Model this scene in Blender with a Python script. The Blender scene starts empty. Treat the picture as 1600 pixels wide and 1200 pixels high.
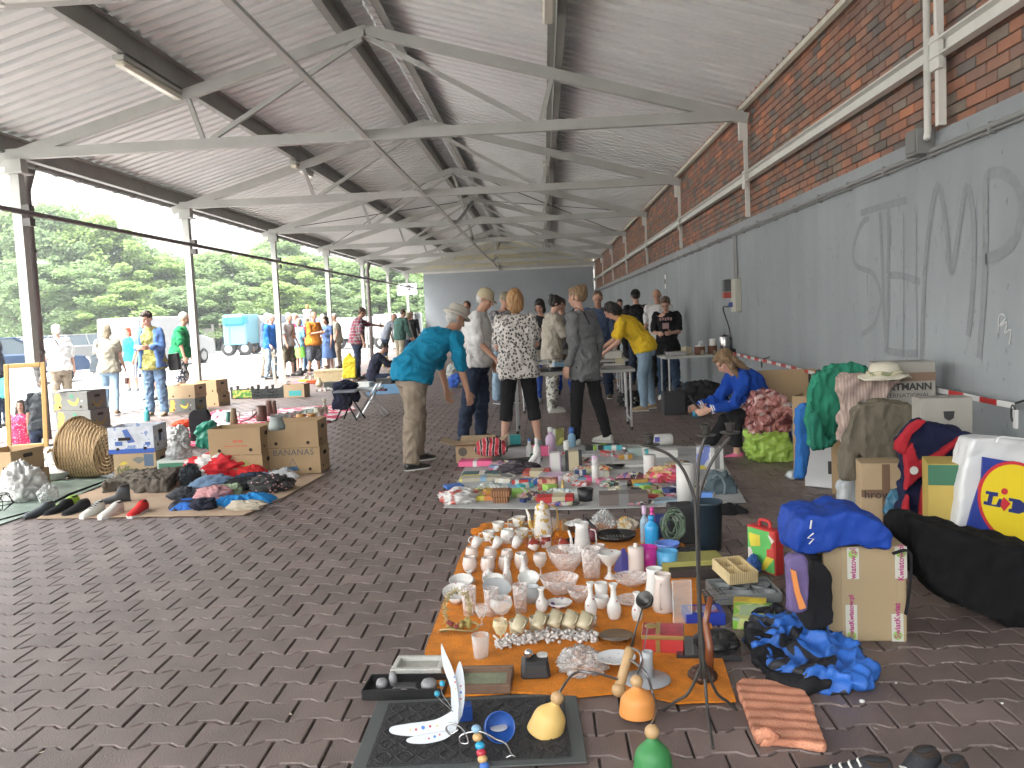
import bpy, bmesh, math, random
import numpy as np
from mathutils import Vector, Matrix, noise, Euler
PI=math.pi; R=math.radians
sc=bpy.context.scene; C=sc.collection
# ---------------- camera, world, sun, exposure ----------------
F=1396.7; CH=1.45
CR=Matrix.Rotation(R(2.2456),3,'Z')@Matrix.Rotation(PI/2-R(4.4376),3,'X')@Matrix.Rotation(R(-2.6037),3,'Z')
cd=bpy.data.cameras.new('camera'); cam=bpy.data.objects.new('camera',cd); C.objects.link(cam)
cam.location=(0,0,CH); cam.rotation_euler=CR.to_euler(); cd.sensor_width=36; cd.lens=36*F/1600; cd.clip_end=1500; cd.clip_start=.05
sc.camera=cam
w=bpy.data.worlds.new('World'); sc.world=w; w.use_nodes=True
nt=w.node_tree; bg=nt.nodes['Background']; sk=nt.nodes.new('ShaderNodeTexSky'); sk.sky_type='NISHITA'; sk.sun_disc=False
sk.sun_elevation=R(60); sk.sun_rotation=R(235); sk.air_density=2.0; sk.dust_density=6; sk.ozone_density=.5
hs=nt.nodes.new('ShaderNodeHueSaturation'); hs.inputs['Saturation'].default_value=.25
nt.links.new(sk.outputs[0],hs.inputs['Color']); nt.links.new(hs.outputs[0],bg.inputs[0]); bg.inputs[1].default_value=.15
sl=bpy.data.lights.new('sun','SUN'); sl.energy=1.0; sl.angle=R(35); sl.color=(1,.97,.92)
so=bpy.data.objects.new('sun',sl); C.objects.link(so); so.rotation_euler=Euler((R(30),0,R(-55)))
sc.view_settings.view_transform='Standard'; sc.view_settings.look='None'; sc.view_settings.exposure=2.9; sc.view_settings.gamma=1
sc.cycles.max_bounces=7; sc.cycles.diffuse_bounces=5; sc.cycles.glossy_bounces=3; sc.cycles.transmission_bounces=4; sc.cycles.transparent_max_bounces=10
# ---------------- pixel -> world helpers (photo pixels, 1600x1200) ----------------
def ray(px,py): return CR@Vector(((px-800)/F,-(py-600)/F,-1))
def P(px,py,z=0):
    d=ray(px,py); return Vector((0,0,CH))+d*((z-CH)/d.z)
def PY(px,py,Y):
    d=ray(px,py); return Vector((0,0,CH))+d*(Y/d.y)
def S(p):    # metres per photo pixel at world point p
    c=CR.transposed()@(Vector(p)-Vector((0,0,CH))); return -c.z/F
# ---------------- materials ----------------
MC={}
def mat(n,col,rough=.8,metal=0,bump=0,bs=60,var=.0,vs=4,spec=.5,alpha=1,coat=0,dirt=0,sheen=0):
    if n in MC: return MC[n]
    m=bpy.data.materials.new(n); m.use_nodes=True; t=m.node_tree; b=t.nodes['Principled BSDF']; MC[n]=m
    c=(*col,1); b.inputs['Base Color'].default_value=c; b.inputs['Roughness'].default_value=rough; b.inputs['Metallic'].default_value=metal
    b.inputs['Specular IOR Level'].default_value=spec; b.inputs['Alpha'].default_value=alpha; b.inputs['Coat Weight'].default_value=coat
    b.inputs['Sheen Weight'].default_value=sheen
    tc=None
    if var or bump: tc=t.nodes.new('ShaderNodeTexCoord')
    if var:
        nz=t.nodes.new('ShaderNodeTexNoise'); nz.inputs['Scale'].default_value=vs; nz.inputs['Detail'].default_value=6; nz.inputs['Roughness'].default_value=.65
        t.links.new(tc.outputs['Object'],nz.inputs['Vector'])
        mr=t.nodes.new('ShaderNodeMapRange'); mr.inputs['From Min'].default_value=.3; mr.inputs['From Max'].default_value=.7
        mr.inputs['To Min'].default_value=1-var; mr.inputs['To Max'].default_value=1+var
        t.links.new(nz.outputs[0],mr.inputs[0])
        mx=t.nodes.new('ShaderNodeVectorMath'); mx.operation='SCALE'; mx.inputs[0].default_value=col
        t.links.new(mr.outputs[0],mx.inputs['Scale']); t.links.new(mx.outputs[0],b.inputs['Base Color'])
    if bump:
        nb=t.nodes.new('ShaderNodeTexNoise'); nb.inputs['Scale'].default_value=bs; nb.inputs['Detail'].default_value=4
        t.links.new(tc.outputs['Object'],nb.inputs['Vector'])
        bp=t.nodes.new('ShaderNodeBump'); bp.inputs['Strength'].default_value=min(bump,1); bp.inputs['Distance'].default_value=.01
        t.links.new(nb.outputs[0],bp.inputs['Height']); t.links.new(bp.outputs[0],b.inputs['Normal'])
    return m
def rampmat(n,kind,cols,scale=10,rough=.85,stretch=(1,1,1),detail=2,dist=0,bump=.1,rnd=None,inter='CONSTANT',metal=0):
    """procedural pattern: kind noise/voronoi/wave/checker/attr fed to a colour ramp; cols=[(pos,col),...]"""
    if n in MC: return MC[n]
    m=bpy.data.materials.new(n); m.use_nodes=True; t=m.node_tree; b=t.nodes['Principled BSDF']; MC[n]=m
    b.inputs['Roughness'].default_value=rough; b.inputs['Metallic'].default_value=metal
    tc=t.nodes.new('ShaderNodeTexCoord'); mp=t.nodes.new('ShaderNodeMapping'); mp.inputs['Scale'].default_value=stretch
    t.links.new(tc.outputs['Object'],mp.inputs[0])
    if kind=='noise':
        x=t.nodes.new('ShaderNodeTexNoise'); x.inputs['Scale'].default_value=scale; x.inputs['Detail'].default_value=detail; x.inputs['Distortion'].default_value=dist; o=x.outputs[0]
    elif kind=='voronoi':
        x=t.nodes.new('ShaderNodeTexVoronoi'); x.inputs['Scale'].default_value=scale; o=x.outputs['Distance']
    elif kind=='cells':
        x=t.nodes.new('ShaderNodeTexVoronoi'); x.inputs['Scale'].default_value=scale; o=x.outputs['Color']
    elif kind=='wave':
        x=t.nodes.new('ShaderNodeTexWave'); x.inputs['Scale'].default_value=scale; x.inputs['Distortion'].default_value=dist; x.inputs['Detail'].default_value=detail; o=x.outputs['Fac']
    elif kind=='attr':
        x=t.nodes.new('ShaderNodeAttribute'); x.attribute_name='rnd'; o=x.outputs['Fac']
    if kind!='attr': t.links.new(mp.outputs[0],x.inputs['Vector'])
    rp=t.nodes.new('ShaderNodeValToRGB'); rp.color_ramp.interpolation=inter
    e=rp.color_ramp.elements
    while len(e)<len(cols): e.new(.5)
    for i,(p,c) in enumerate(cols): e[i].position=p; e[i].color=(*c,1)
    t.links.new(o,rp.inputs[0])
    # fine noise modulation
    nz=t.nodes.new('ShaderNodeTexNoise'); nz.inputs['Scale'].default_value=9 if kind!='attr' else 3; nz.inputs['Detail'].default_value=8; t.links.new(tc.outputs['Object'],nz.inputs['Vector'])
    mr=t.nodes.new('ShaderNodeMapRange'); mr.inputs['From Min'].default_value=.3; mr.inputs['From Max'].default_value=.7; mr.inputs['To Min'].default_value=.8; mr.inputs['To Max'].default_value=1.2
    t.links.new(nz.outputs[0],mr.inputs[0]); mx=t.nodes.new('ShaderNodeVectorMath'); mx.operation='SCALE'
    t.links.new(rp.outputs[0],mx.inputs[0]); t.links.new(mr.outputs[0],mx.inputs['Scale']); t.links.new(mx.outputs[0],b.inputs['Base Color'])
    if bump:
        nb=t.nodes.new('ShaderNodeTexNoise'); nb.inputs['Scale'].default_value=150; nb.inputs['Detail'].default_value=5
        t.links.new(tc.outputs['Object'],nb.inputs['Vector'])
        bp=t.nodes.new('ShaderNodeBump'); bp.inputs['Strength'].default_value=bump; bp.inputs['Distance'].default_value=.01
        t.links.new(nb.outputs[0],bp.inputs['Height']); t.links.new(bp.outputs[0],b.inputs['Normal'])
    return m
def glassmat(n,col=(1,1,1),a=.3,rough=.05,facet=0):
    """clear ware: mostly see-through with reflections (thin glass / plastic film)"""
    if n in MC: return MC[n]
    m=bpy.data.materials.new(n); m.use_nodes=True; t=m.node_tree; MC[n]=m; b=t.nodes['Principled BSDF']
    b.inputs['Base Color'].default_value=(*col,1); b.inputs['Roughness'].default_value=rough; b.inputs['Specular IOR Level'].default_value=1
    tr=t.nodes.new('ShaderNodeBsdfTransparent'); mx=t.nodes.new('ShaderNodeMixShader'); out=t.nodes['Material Output']
    lw=t.nodes.new('ShaderNodeLayerWeight'); lw.inputs[0].default_value=.35
    mr=t.nodes.new('ShaderNodeMapRange'); mr.inputs['To Min'].default_value=a*.5; mr.inputs['To Max'].default_value=min(1,a*2.2)
    t.links.new(lw.outputs['Facing'],mr.inputs[0]); t.links.new(mr.outputs[0],mx.inputs[0])
    t.links.new(tr.outputs[0],mx.inputs[1]); t.links.new(b.outputs[0],mx.inputs[2]); t.links.new(mx.outputs[0],out.inputs[0])
    if facet:
        tc=t.nodes.new('ShaderNodeTexCoord'); v=t.nodes.new('ShaderNodeTexVoronoi'); v.inputs['Scale'].default_value=facet; t.links.new(tc.outputs['Object'],v.inputs['Vector'])
        bp=t.nodes.new('ShaderNodeBump'); bp.inputs['Strength'].default_value=1; bp.inputs['Distance'].default_value=.01
        t.links.new(v.outputs['Distance'],bp.inputs['Height']); t.links.new(bp.outputs[0],b.inputs['Normal']); t.links.new(bp.outputs[0],lw.inputs['Normal'])
    return m
# ---------------- mesh builder ----------------
class MB:
    def __init__(s): s.v=[]; s.f=[]; s.m=[]
    def add(s,vs,fs,mi=0,M=None):
        o=len(s.v)
        s.v+= [tuple(M@Vector(p)) for p in vs] if M is not None else [tuple(p) for p in vs]
        s.f+=[tuple(i+o for i in f) for f in fs]; s.m+=[mi]*len(fs); return s
    def box(s,c,d,mi=0,M=None,taper=1):
        x,y,z=c; a,b,h=d[0]/2,d[1]/2,d[2]/2; t=taper
        vs=[(x-a,y-b,z-h),(x+a,y-b,z-h),(x+a,y+b,z-h),(x-a,y+b,z-h),(x-a*t,y-b*t,z+h),(x+a*t,y-b*t,z+h),(x+a*t,y+b*t,z+h),(x-a*t,y+b*t,z+h)]
        return s.add(vs,[(0,3,2,1),(4,5,6,7),(0,1,5,4),(1,2,6,5),(2,3,7,6),(3,0,4,7)],mi,M)
    def bar(s,p,q,w,h=None,mi=0,up=(0,0,1)):
        p=Vector(p);q=Vector(q);d=q-p;L=d.length;d.normalize();u=Vector(up)
        if abs(d.dot(u))>.99:u=Vector((0,1,0))
        x=d.cross(u).normalized();z=x.cross(d)
        M=Matrix((x,d,z)).transposed().to_4x4();M.translation=(p+q)/2
        return s.box((0,0,0),(w,L,h or w),mi,M)
    def tube(s,pts,r,n=8,mi=0,cap=True,flat=1):
        pts=[Vector(p) for p in pts]; k=len(pts); rs=r if isinstance(r,(list,tuple)) else [r]*k
        up=Vector((0,0,1)); vs=[];prev=None
        for i,p in enumerate(pts):
            t=(pts[min(i+1,k-1)]-pts[max(i-1,0)])
            t=t.normalized() if t.length>1e-9 else Vector((0,0,1))
            if prev is None:
                a=t.cross(up); a=a if a.length>.05 else t.cross(Vector((0,1,0)))
            else: a=prev-t*prev.dot(t)
            a.normalize(); prev=a; b=t.cross(a)
            for j in range(n):
                an=2*PI*j/n; vs.append(p+a*math.cos(an)*rs[i]+b*math.sin(an)*rs[i]*flat)
        fs=[(i*n+j,i*n+(j+1)%n,(i+1)*n+(j+1)%n,(i+1)*n+j) for i in range(k-1) for j in range(n)]
        if cap: fs+=[tuple(range(n))[::-1],tuple((k-1)*n+j for j in range(n))]
        return s.add(vs,fs,mi)
    def lathe(s,prof,n=20,mi=0,M=None,cap=True,c=(0,0),flute=0):
        vs=[];k=len(prof)
        for r,z in prof:
            for j in range(n):
                a=2*PI*j/n; rr=r*(1+flute*math.cos(a*n/2)); vs.append((c[0]+rr*math.cos(a),c[1]+rr*math.sin(a),z))
        fs=[(i*n+j,i*n+(j+1)%n,(i+1)*n+(j+1)%n,(i+1)*n+j) for i in range(k-1) for j in range(n)]
        if cap:
            if prof[0][0]>1e-5: fs.append(tuple(range(n))[::-1])
            if prof[-1][0]>1e-5: fs.append(tuple((k-1)*n+j for j in range(n)))
        return s.add(vs,fs,mi,M)
    def loft(s,rings,mi=0,M=None,n=12):
        """rings: (centre, ax, ay) with ax, ay half-axis vectors"""
        vs=[];k=len(rings)
        for c,ax,ay in rings:
            c=Vector(c);ax=Vector(ax);ay=Vector(ay)
            for j in range(n):
                a=2*PI*j/n; vs.append(c+ax*math.cos(a)+ay*math.sin(a))
        fs=[(i*n+j,i*n+(j+1)%n,(i+1)*n+(j+1)%n,(i+1)*n+j) for i in range(k-1) for j in range(n)]
        fs+=[tuple(range(n))[::-1],tuple((k-1)*n+j for j in range(n))]
        return s.add(vs,fs,mi,M)
    def ell(s,c,r,mi=0,M=None,n=12,m=8):
        vs=[];c=Vector(c)
        for i in range(m+1):
            th=PI*i/m
            for j in range(n):
                a=2*PI*j/n; rr=max(math.sin(th),1e-3); vs.append((c.x+r[0]*rr*math.cos(a),c.y+r[1]*rr*math.sin(a),c.z-r[2]*math.cos(th)))
        fs=[(i*n+j,i*n+(j+1)%n,(i+1)*n+(j+1)%n,(i+1)*n+j) for i in range(m) for j in range(n)]
        fs+=[tuple(range(n))[::-1],tuple(m*n+j for j in range(n))]
        return s.add(vs,fs,mi,M)
    def cap(s,p,q,r0,r1=None,mi=0,n=10):
        """rounded capsule"""
        r1=r0 if r1 is None else r1; p=Vector(p);q=Vector(q);d=(q-p); L=d.length; d=d.normalized() if L>1e-6 else Vector((0,0,1))
        return s.tube([p-d*r0*.95,p-d*r0*.6,p,q,q+d*r1*.6,q+d*r1*.95],[r0*.25,r0*.8,r0,r1,r1*.8,r1*.25],n,mi)
    def prism(s,poly,h,mi=0,M=None,z0=0):
        n=len(poly); a=sum(poly[i][0]*poly[(i+1)%n][1]-poly[(i+1)%n][0]*poly[i][1] for i in range(n))
        if a<0: poly=poly[::-1]
        vs=[(x,y,z0) for x,y in poly]+[(x,y,z0+h) for x,y in poly]
        fs=[tuple(range(n))[::-1],tuple(range(n,2*n))]+[(i,(i+1)%n,(i+1)%n+n,i+n) for i in range(n)]
        return s.add(vs,fs,mi,M)
    def build(s,name,mats,parent=None,smooth=False,loc=None,rz=0,bev=0):
        me=bpy.data.meshes.new(name); me.from_pydata(s.v,[],s.f)
        if not isinstance(mats,(list,tuple)): mats=[mats]
        for m in mats: me.materials.append(m)
        if len(mats)>1: me.polygons.foreach_set('material_index',s.m)
        if smooth: me.polygons.foreach_set('use_smooth',[True]*len(s.f))
        if bev:
            b=bmesh.new(); b.from_mesh(me); bmesh.ops.bevel(b,geom=list(b.edges),offset=bev,segments=1,affect='EDGES',clamp_overlap=True); b.to_mesh(me); b.free()
        return link(name,me,parent,loc,rz)
def link(name,me,parent=None,loc=None,rz=0):
    o=bpy.data.objects.new(name,me); C.objects.link(o)
    if parent is not None: o.parent=parent
    if loc is not None: o.location=loc
    if rz: o.rotation_euler[2]=rz
    return o
def tag(o,label,cat,group=None,kind=None):
    o['label']=label; o['category']=cat
    if group: o['group']=group
    if kind: o['kind']=kind
    return o
def thing(name,label,cat,loc=(0,0,0),rz=0,group=None):
    o=bpy.data.objects.new(name,None); C.objects.link(o); o.location=loc; o.rotation_euler=(0,0,rz); o.empty_display_size=.1
    return tag(o,label,cat,group)
def struct(o): o['kind']='structure'; return o
def copy_tree(o,parent=None):
    kids=[k for k in C.objects if k.parent==o] if not hasattr(copy_tree,'k') else copy_tree.k.get(o,[])
    c=o.copy(); C.objects.link(c); c.parent=parent
    for k in kids: copy_tree(k,c)
    return c
# temp scene used for evaluating modifiers / text
TS=bpy.data.scenes.new('tmp')
def evalmesh(ob):
    TS.collection.objects.link(ob); vl=TS.view_layers[0]; vl.update(); dg=vl.depsgraph
    me=bpy.data.meshes.new_from_object(ob.evaluated_get(dg),depsgraph=dg); TS.collection.objects.unlink(ob)
    return me
def remesh(mb,vox,it=4,fac=.6):
    """voxel union of the builder's parts -> one smooth continuous surface"""
    me=bpy.data.meshes.new('t'); me.from_pydata(mb.v,[],mb.f); ob=bpy.data.objects.new('t',me)
    m=ob.modifiers.new('r','REMESH'); m.mode='VOXEL'; m.voxel_size=vox
    if it: q=ob.modifiers.new('s','SMOOTH'); q.iterations=it; q.factor=fac
    r=evalmesh(ob); bpy.data.objects.remove(ob); bpy.data.meshes.remove(me); r.polygons.foreach_set('use_smooth',[True]*len(r.polygons)); return r
def verts(me):
    a=np.empty(len(me.vertices)*3,np.float32); me.vertices.foreach_get('co',a); return a.reshape(-1,3)
def normals(me):
    a=np.empty(len(me.vertices)*3,np.float32); me.vertices.foreach_get('normal',a); return a.reshape(-1,3)
def folds(me,amp,freq=(8,8,3),seed=0,ridge=True):
    """displace along normals by stretched noise: cloth folds"""
    co=verts(me); no=normals(me); d=np.empty(len(co),np.float32)
    for i,(x,y,z) in enumerate(co.tolist()):
        q=Vector((x*freq[0]+seed*7.3,y*freq[1]+seed*3.1,z*freq[2]-seed*5.7)); q2=q+Vector((noise.noise(q*.7),noise.noise(q*.7+Vector((9,9,9))),0))*.9
        n=noise.noise(q2); d[i]=(1-2*abs(n)*1.6) if ridge else n*1.6
        d[i]+=.4*noise.noise(q2*2.3)
    co+=no*(d*amp)[:,None]; me.vertices.foreach_set('co',co.ravel()); me.update()
def setmat(me,mats):
    me.materials.clear()
    for m in (mats if isinstance(mats,(list,tuple)) else [mats]): me.materials.append(m)
def fonttext(txt,size,m,name='lettering',parent=None,M=None,ext=.0008,bold=0,shear=0,space=1):
    cu=bpy.data.curves.new('t','FONT'); cu.body=txt; cu.size=size; cu.extrude=ext; cu.offset=bold; cu.shear=shear; cu.align_x='CENTER'; cu.align_y='CENTER'; cu.resolution_u=3; cu.space_character=space
    ob=bpy.data.objects.new('t',cu); me=evalmesh(ob); bpy.data.objects.remove(ob)
    if M is not None: me.transform(M)
    setmat(me,m); return link(name,me,parent)
FRONT=Matrix.Rotation(PI/2,4,'X')        # text plane XY -> XZ facing -Y
def at(x,y,z,M=FRONT): 
    N=M.copy(); N.translation=(x,y,z); return N
def instances(tv,tf,pos,rnd,name,mat_,rot=None):
    """many copies of a small template as ONE mesh (surface pattern such as pavers or bricks)"""
    tv=np.array(tv,np.float32); n=len(tv); k=len(pos); V=(tv[None]+np.array(pos,np.float32)[:,None]).reshape(-1,3)
    ls=np.array([len(f) for f in tf]); idx=np.concatenate([np.array(f) for f in tf]); I=(idx[None]+np.arange(k)[:,None]*n).ravel()
    me=bpy.data.meshes.new(name); me.vertices.add(len(V)); me.vertices.foreach_set('co',V.ravel()); me.loops.add(len(I)); me.loops.foreach_set('vertex_index',I.astype(np.int32))
    L=np.tile(ls,k); me.polygons.add(len(L)); me.polygons.foreach_set('loop_start',(np.cumsum(L)-L).astype(np.int32)); me.polygons.foreach_set('loop_total',L.astype(np.int32))
    me.polygons.foreach_set('use_smooth',[False]*len(L)); me.update(calc_edges=True); at_=me.attributes.new('rnd','FLOAT','FACE'); at_.data.foreach_set('value',np.repeat(np.array(rnd,np.float32),len(tf)))
    me.materials.append(mat_); return me
rs=random.Random(5)
# ---------------- setting: ground ----------------
XL,XR,ZT,ZA,ZC,Y1,BD=-6.71,2.53,3.77,5.08,2.52,11.46,5.48
XW=2.62; YE=46.4; XM=(XL+XR)/2; HW=(XR-XL)/2
mb=MB(); g=400; mb.add([(-g,-g,-.02),(g,-g,-.02),(g,g,-.02),(-g,g,-.02)],[(0,1,2,3)])
struct(mb.build('ground',rampmat('concrete_ground','noise',[(0,(.36,.36,.35)),(1,(.5,.49,.48))],.6,.9,detail=8,inter='LINEAR')))
# light concrete slabs of the car park with joints
mb=MB()
for i in range(26):
    for j in range(34):
        x0=-7.66-3*i; y0=-20+3*j; mb.add([(x0-2.975,y0,0),(x0,y0,0),(x0,y0+2.975,0),(x0-2.975,y0+2.975,0)],[(0,1,2,3)])
struct(mb.build('car_park_paving',rampmat('light_slabs','noise',[(0,(.27,.265,.255)),(.5,(.33,.325,.31)),(1,(.39,.38,.365))],.9,.85,detail=8,inter='LINEAR')))
# interlocking block paving
L_,W_,a=.2045,.1685,.0135; jw=.0042; ch=.005
def ring(ins,z):
    h=W_/2; e=L_/2-jw-ins; t=h-jw-ins; k=.055; s_=.018
    top=[(-e,t+a),(-k-s_,t+a),(-k+s_,t-a),(k-s_,t-a),(k+s_,t+a),(e,t+a)]
    bot=[(e,-t-a),(k+s_,-t-a),(k-s_,-t+a),(-k+s_,-t+a),(-k-s_,-t-a),(-e,-t-a)]
    return [(x,y,z) for x,y in top+bot][::-1]
tv=ring(0,-.02)+ring(0,-ch)+ring(.0035,0); nn=12
tf=[(r*nn+i,r*nn+(i+1)%nn,(r+1)*nn+(i+1)%nn,(r+1)*nn+i) for r in range(2) for i in range(nn)]+[tuple(range(24,36))]
pos=[];rn=[]
for r in range(int(50/W_)):
    y=-3+r*W_
    x=-7.55+(L_/2 if r%2 else 0)
    while x<2.62:
        pos.append((x,y,rs.gauss(0,.0008))); rn.append(min(1,max(0,rs.gauss(.5,.22)))); x+=L_
pav=rampmat('paver_concrete','attr',[(0,(.118,.088,.081)),(.5,(.146,.110,.101)),(1,(.178,.135,.124))],rough=.47,bump=.35,inter='LINEAR')
struct(link('block_paving',instances(tv,tf,pos,rn,'block_paving',pav)))
mb=MB(); mb.add([(-7.66,-6,-.012),(XW+.3,-6,-.012),(XW+.3,YE,-.012),(-7.66,YE,-.012)],[(0,1,2,3)])
struct(mb.build('joint_sand',mat('joint_dark',(.035,.028,.026),1,var=.4,vs=30)))
# ---------------- right wall: concrete plinth, brick, rail ----------------
def concrete():
    m=mat('wall_concrete',(.27,.285,.28),.75); t=m.node_tree; b=t.nodes['Principled BSDF']; tc=t.nodes.new('ShaderNodeTexCoord')
    def nz(sc_,st,det=6):
        mp=t.nodes.new('ShaderNodeMapping'); mp.inputs['Scale'].default_value=st; n=t.nodes.new('ShaderNodeTexNoise'); n.inputs['Scale'].default_value=sc_; n.inputs['Detail'].default_value=det
        t.links.new(tc.outputs['Object'],mp.inputs[0]); t.links.new(mp.outputs[0],n.inputs[0]); return n.outputs[0]
    def mr(o,a,b_,lo,hi):
        x=t.nodes.new('ShaderNodeMapRange'); x.inputs[1].default_value=a; x.inputs[2].default_value=b_; x.inputs[3].default_value=lo; x.inputs[4].default_value=hi; t.links.new(o,x.inputs[0]); return x.outputs[0]
    def mul(a,b_):
        x=t.nodes.new('ShaderNodeMath'); x.operation='MULTIPLY'; t.links.new(a,x.inputs[0]); t.links.new(b_,x.inputs[1]); return x.outputs[0]
    f=mul(mr(nz(.5,(1,1,1)),.3,.7,.84,1.12),mr(nz(3,(1,1,.12)),.35,.7,1.04,.93))
    f=mul(f,mr(nz(28,(1,1,.5),3),.66,.72,1,.72))      # pits
    f=mul(f,mr(nz(9,(1,1,.25),2),.70,.74,1,.78))
    sx=t.nodes.new('ShaderNodeSeparateXYZ'); t.links.new(tc.outputs['Object'],sx.inputs[0])
    # plank/board marks every .62 m
    w_=t.nodes.new('ShaderNodeMath'); w_.operation='MODULO'; w_.inputs[1].default_value=.62; t.links.new(sx.outputs['Y'],w_.inputs[0])
    f=mul(f,mr(w_.outputs[0],.0,.012,.93,1))
    w2=t.nodes.new('ShaderNodeMath'); w2.operation='MODULO'; w2.inputs[1].default_value=.83; t.links.new(sx.outputs['Z'],w2.inputs[0])
    f=mul(f,mr(w2.outputs[0],.0,.012,.95,1))
    v=t.nodes.new('ShaderNodeVectorMath'); v.operation='SCALE'; v.inputs[0].default_value=(.262,.288,.302); t.links.new(f,v.inputs['Scale']); t.links.new(v.outputs[0],b.inputs['Base Color'])
    bp=t.nodes.new('ShaderNodeBump'); bp.inputs['Strength'].default_value=.3; bp.inputs['Distance'].default_value=.01; t.links.new(f,bp.inputs['Height']); t.links.new(bp.outputs[0],b.inputs['Normal'])
    return m
conc=concrete()
wall=thing('side_wall','long building wall on the right, painted grey concrete below and red brick above','wall',(0,0,0))
MB().box((XW+.15,(YE-6)/2,ZC/2),(.3,YE+6,ZC)).build('concrete_plinth',conc,wall)
MB().box((XW+.23,(YE-6)/2,ZC+1.4),(.3,YE+6,2.8)).build('mortar_core',mat('mortar',(.05,.045,.042),.95,var=.3,vs=20),wall)
BL,BH=.26,.0745
bv=[];
for ins,x in ((0,.02),(0,.004),(.003,0)):
    bv+=[(x,-BL/2+.006+ins,-BH/2+.0045+ins),(x,BL/2-.006-ins,-BH/2+.0045+ins),(x,BL/2-.006-ins,BH/2-.0045-ins),(x,-BL/2+.006+ins,BH/2-.0045-ins)]
bf=[(r*4+i,r*4+4+i,r*4+4+(i+1)%4,r*4+(i+1)%4) for r in range(2) for i in range(4)]+[(8,11,10,9)]
pos=[];rn=[]
for r in range(26):
    y=-2+(BL/2 if r%2 else 0)
    while y<YE: pos.append((XW+.065+rs.uniform(-.002,.002),y,ZC+.04+r*BH)); rn.append(rs.random()); y+=BL
brm=rampmat('brick_clay','attr',[(0,(.15,.13,.115)),(.14,(.22,.135,.105)),(.38,(.27,.145,.10)),(.62,(.32,.15,.095)),(.8,(.21,.17,.135)),(.92,(.42,.18,.10)),(1,(.16,.135,.12))],rough=.85,bump=.6,inter='CONSTANT')
link('brick_face',instances(bv,bf,pos,rn,'brick_face',brm),wall)
white=mat('white_steel',(.62,.62,.58),.45,var=.08,vs=3); grey=mat('grey_steel',(.40,.405,.38),.5,var=.1,vs=2.5); dgrey=mat('dark_steel',(.10,.095,.09),.6,var=.2,vs=4)
mb=MB(); mb.box((XW-.03,(YE-2)/2,3.07),(.07,YE+2,.012)).box((XW+.0,(YE-2)/2,3.02),(.014,YE+2,.09)).box((XW-.03,(YE-2)/2,2.97),(.07,YE+2,.012)); mb.build('channel_rail',white,wall)
NT=8
for i in range(-2,7):
    y=Y1+BD*i
    m2=MB(); m2.box((XW-.01,y,(ZC+3.0)/2+.02),(.05,.05,3.0-ZC)).box((XW-.04,y,3.0),(.03,.16,.22)); 
    if i>-2: m2.box((XW-.02,y,3.33),(.045,.045,.5)).box((XW-.05,y,3.62),(.1,.09,.26))
    m2.build('wall_post',white,wall)
MB().box((XW-.02,(YE-4)/2,3.905),(.06,YE+4,.05)).build('wall_flashing',mat('pale_flashing',(.6,.6,.5),.6,var=.15,vs=3),wall)
# graffiti on the concrete: strokes of thin grey paint
gr=thing('graffiti','large faded grey spray-painted capital letters on the concrete wall','graffiti',(0,0,0))
def wallpt(px,py,x=XW-.002):
    d=ray(px,py); return Vector((0,0,CH))+d*(x/d.x)
SX=[0]
def stroke(name,pts,wd,m,parent):
    SX[0]+=.0002; q=[wallpt(*p)-Vector((SX[0],0,0)) for p in pts]; mb=MB(); n=len(q); vs=[]
    for i,p in enumerate(q):
        t=(q[min(i+1,n-1)]-q[max(i-1,0)]).normalized(); s_=Vector((1,0,0)).cross(t).normalized(); ww=wd*(1+.15*noise.noise(p*9))
        vs+=[p-s_*ww/2,p+s_*ww/2]
    # smooth polyline: ribbon 1 mm proud
    fs=[(2*i,2*i+1,2*i+3,2*i+2) for i in range(n-1)]; vs2=[v+Vector((.0015,0,0)) for v in vs]; k=len(vs)
    mb.add(vs+vs2,fs+[(b+k,a+k,d+k,c+k) for a,b,c,d in [(f[0],f[1],f[2],f[3]) for f in fs]]); return mb.build(name,m,parent)
def smooth(pts,n=6):
    out=[]
    for i in range(len(pts)-1):
        p0=pts[max(i-1,0)];p1=pts[i];p2=pts[i+1];p3=pts[min(i+2,len(pts)-1)]
        for k in range(n):
            t=k/n; out.append(tuple(.5*(2*b+(c-a)*t+(2*a-5*b+4*c-d)*t*t+(3*b-a-3*c+d)*t**3) for a,b,c,d in zip(p0,p1,p2,p3)))
    out.append(pts[-1]); return out
spr=mat('spray_paint',(.215,.235,.247),.75,var=.1,vs=20)
GL=[('letter_s',[[(1358,340),(1345,352),(1334,385),(1334,408),(1342,418),(1362,426),(1374,450),(1376,475),(1365,508),(1346,523)]],.035),
('letter_t',[[(1345,333),(1380,322),(1417,313)],[(1375,332),(1378,400),(1381,490),(1385,550)],[(1388,326),(1388,400),(1387,428)]],.04),
('letter_e',[[(1388,430),(1410,431),(1437,440)],[(1388,430),(1387,500),(1385,548)],[(1385,548),(1410,552),(1434,552)]],.04),
('letter_m',[[(1440,565),(1443,470),(1450,370),(1465,290),(1478,350),(1486,425),(1498,360),(1510,292),(1522,350),(1520,450),(1513,525)]],.045),
('letter_p',[[(1530,560),(1537,470),(1540,380),(1540,300),(1543,275),(1565,270),(1590,290),(1596,330),(1586,372),(1565,395),(1540,405)]],.05)]
for nm,strs,wd in GL:
    q=[]
    for st in strs: stroke(nm,smooth(st,4) if len(st)>3 else smooth(st,2),wd*1.35,spr,gr)
stroke('paint_drip',[(1412,330),(1412,560)],.006,spr,gr); stroke('paint_drip',[(1432,330),(1433,565)],.006,spr,gr)
ch_=thing('chalk_scrawl','small white chalk scrawl low on the grey wall right of the letters','graffiti')
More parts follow.
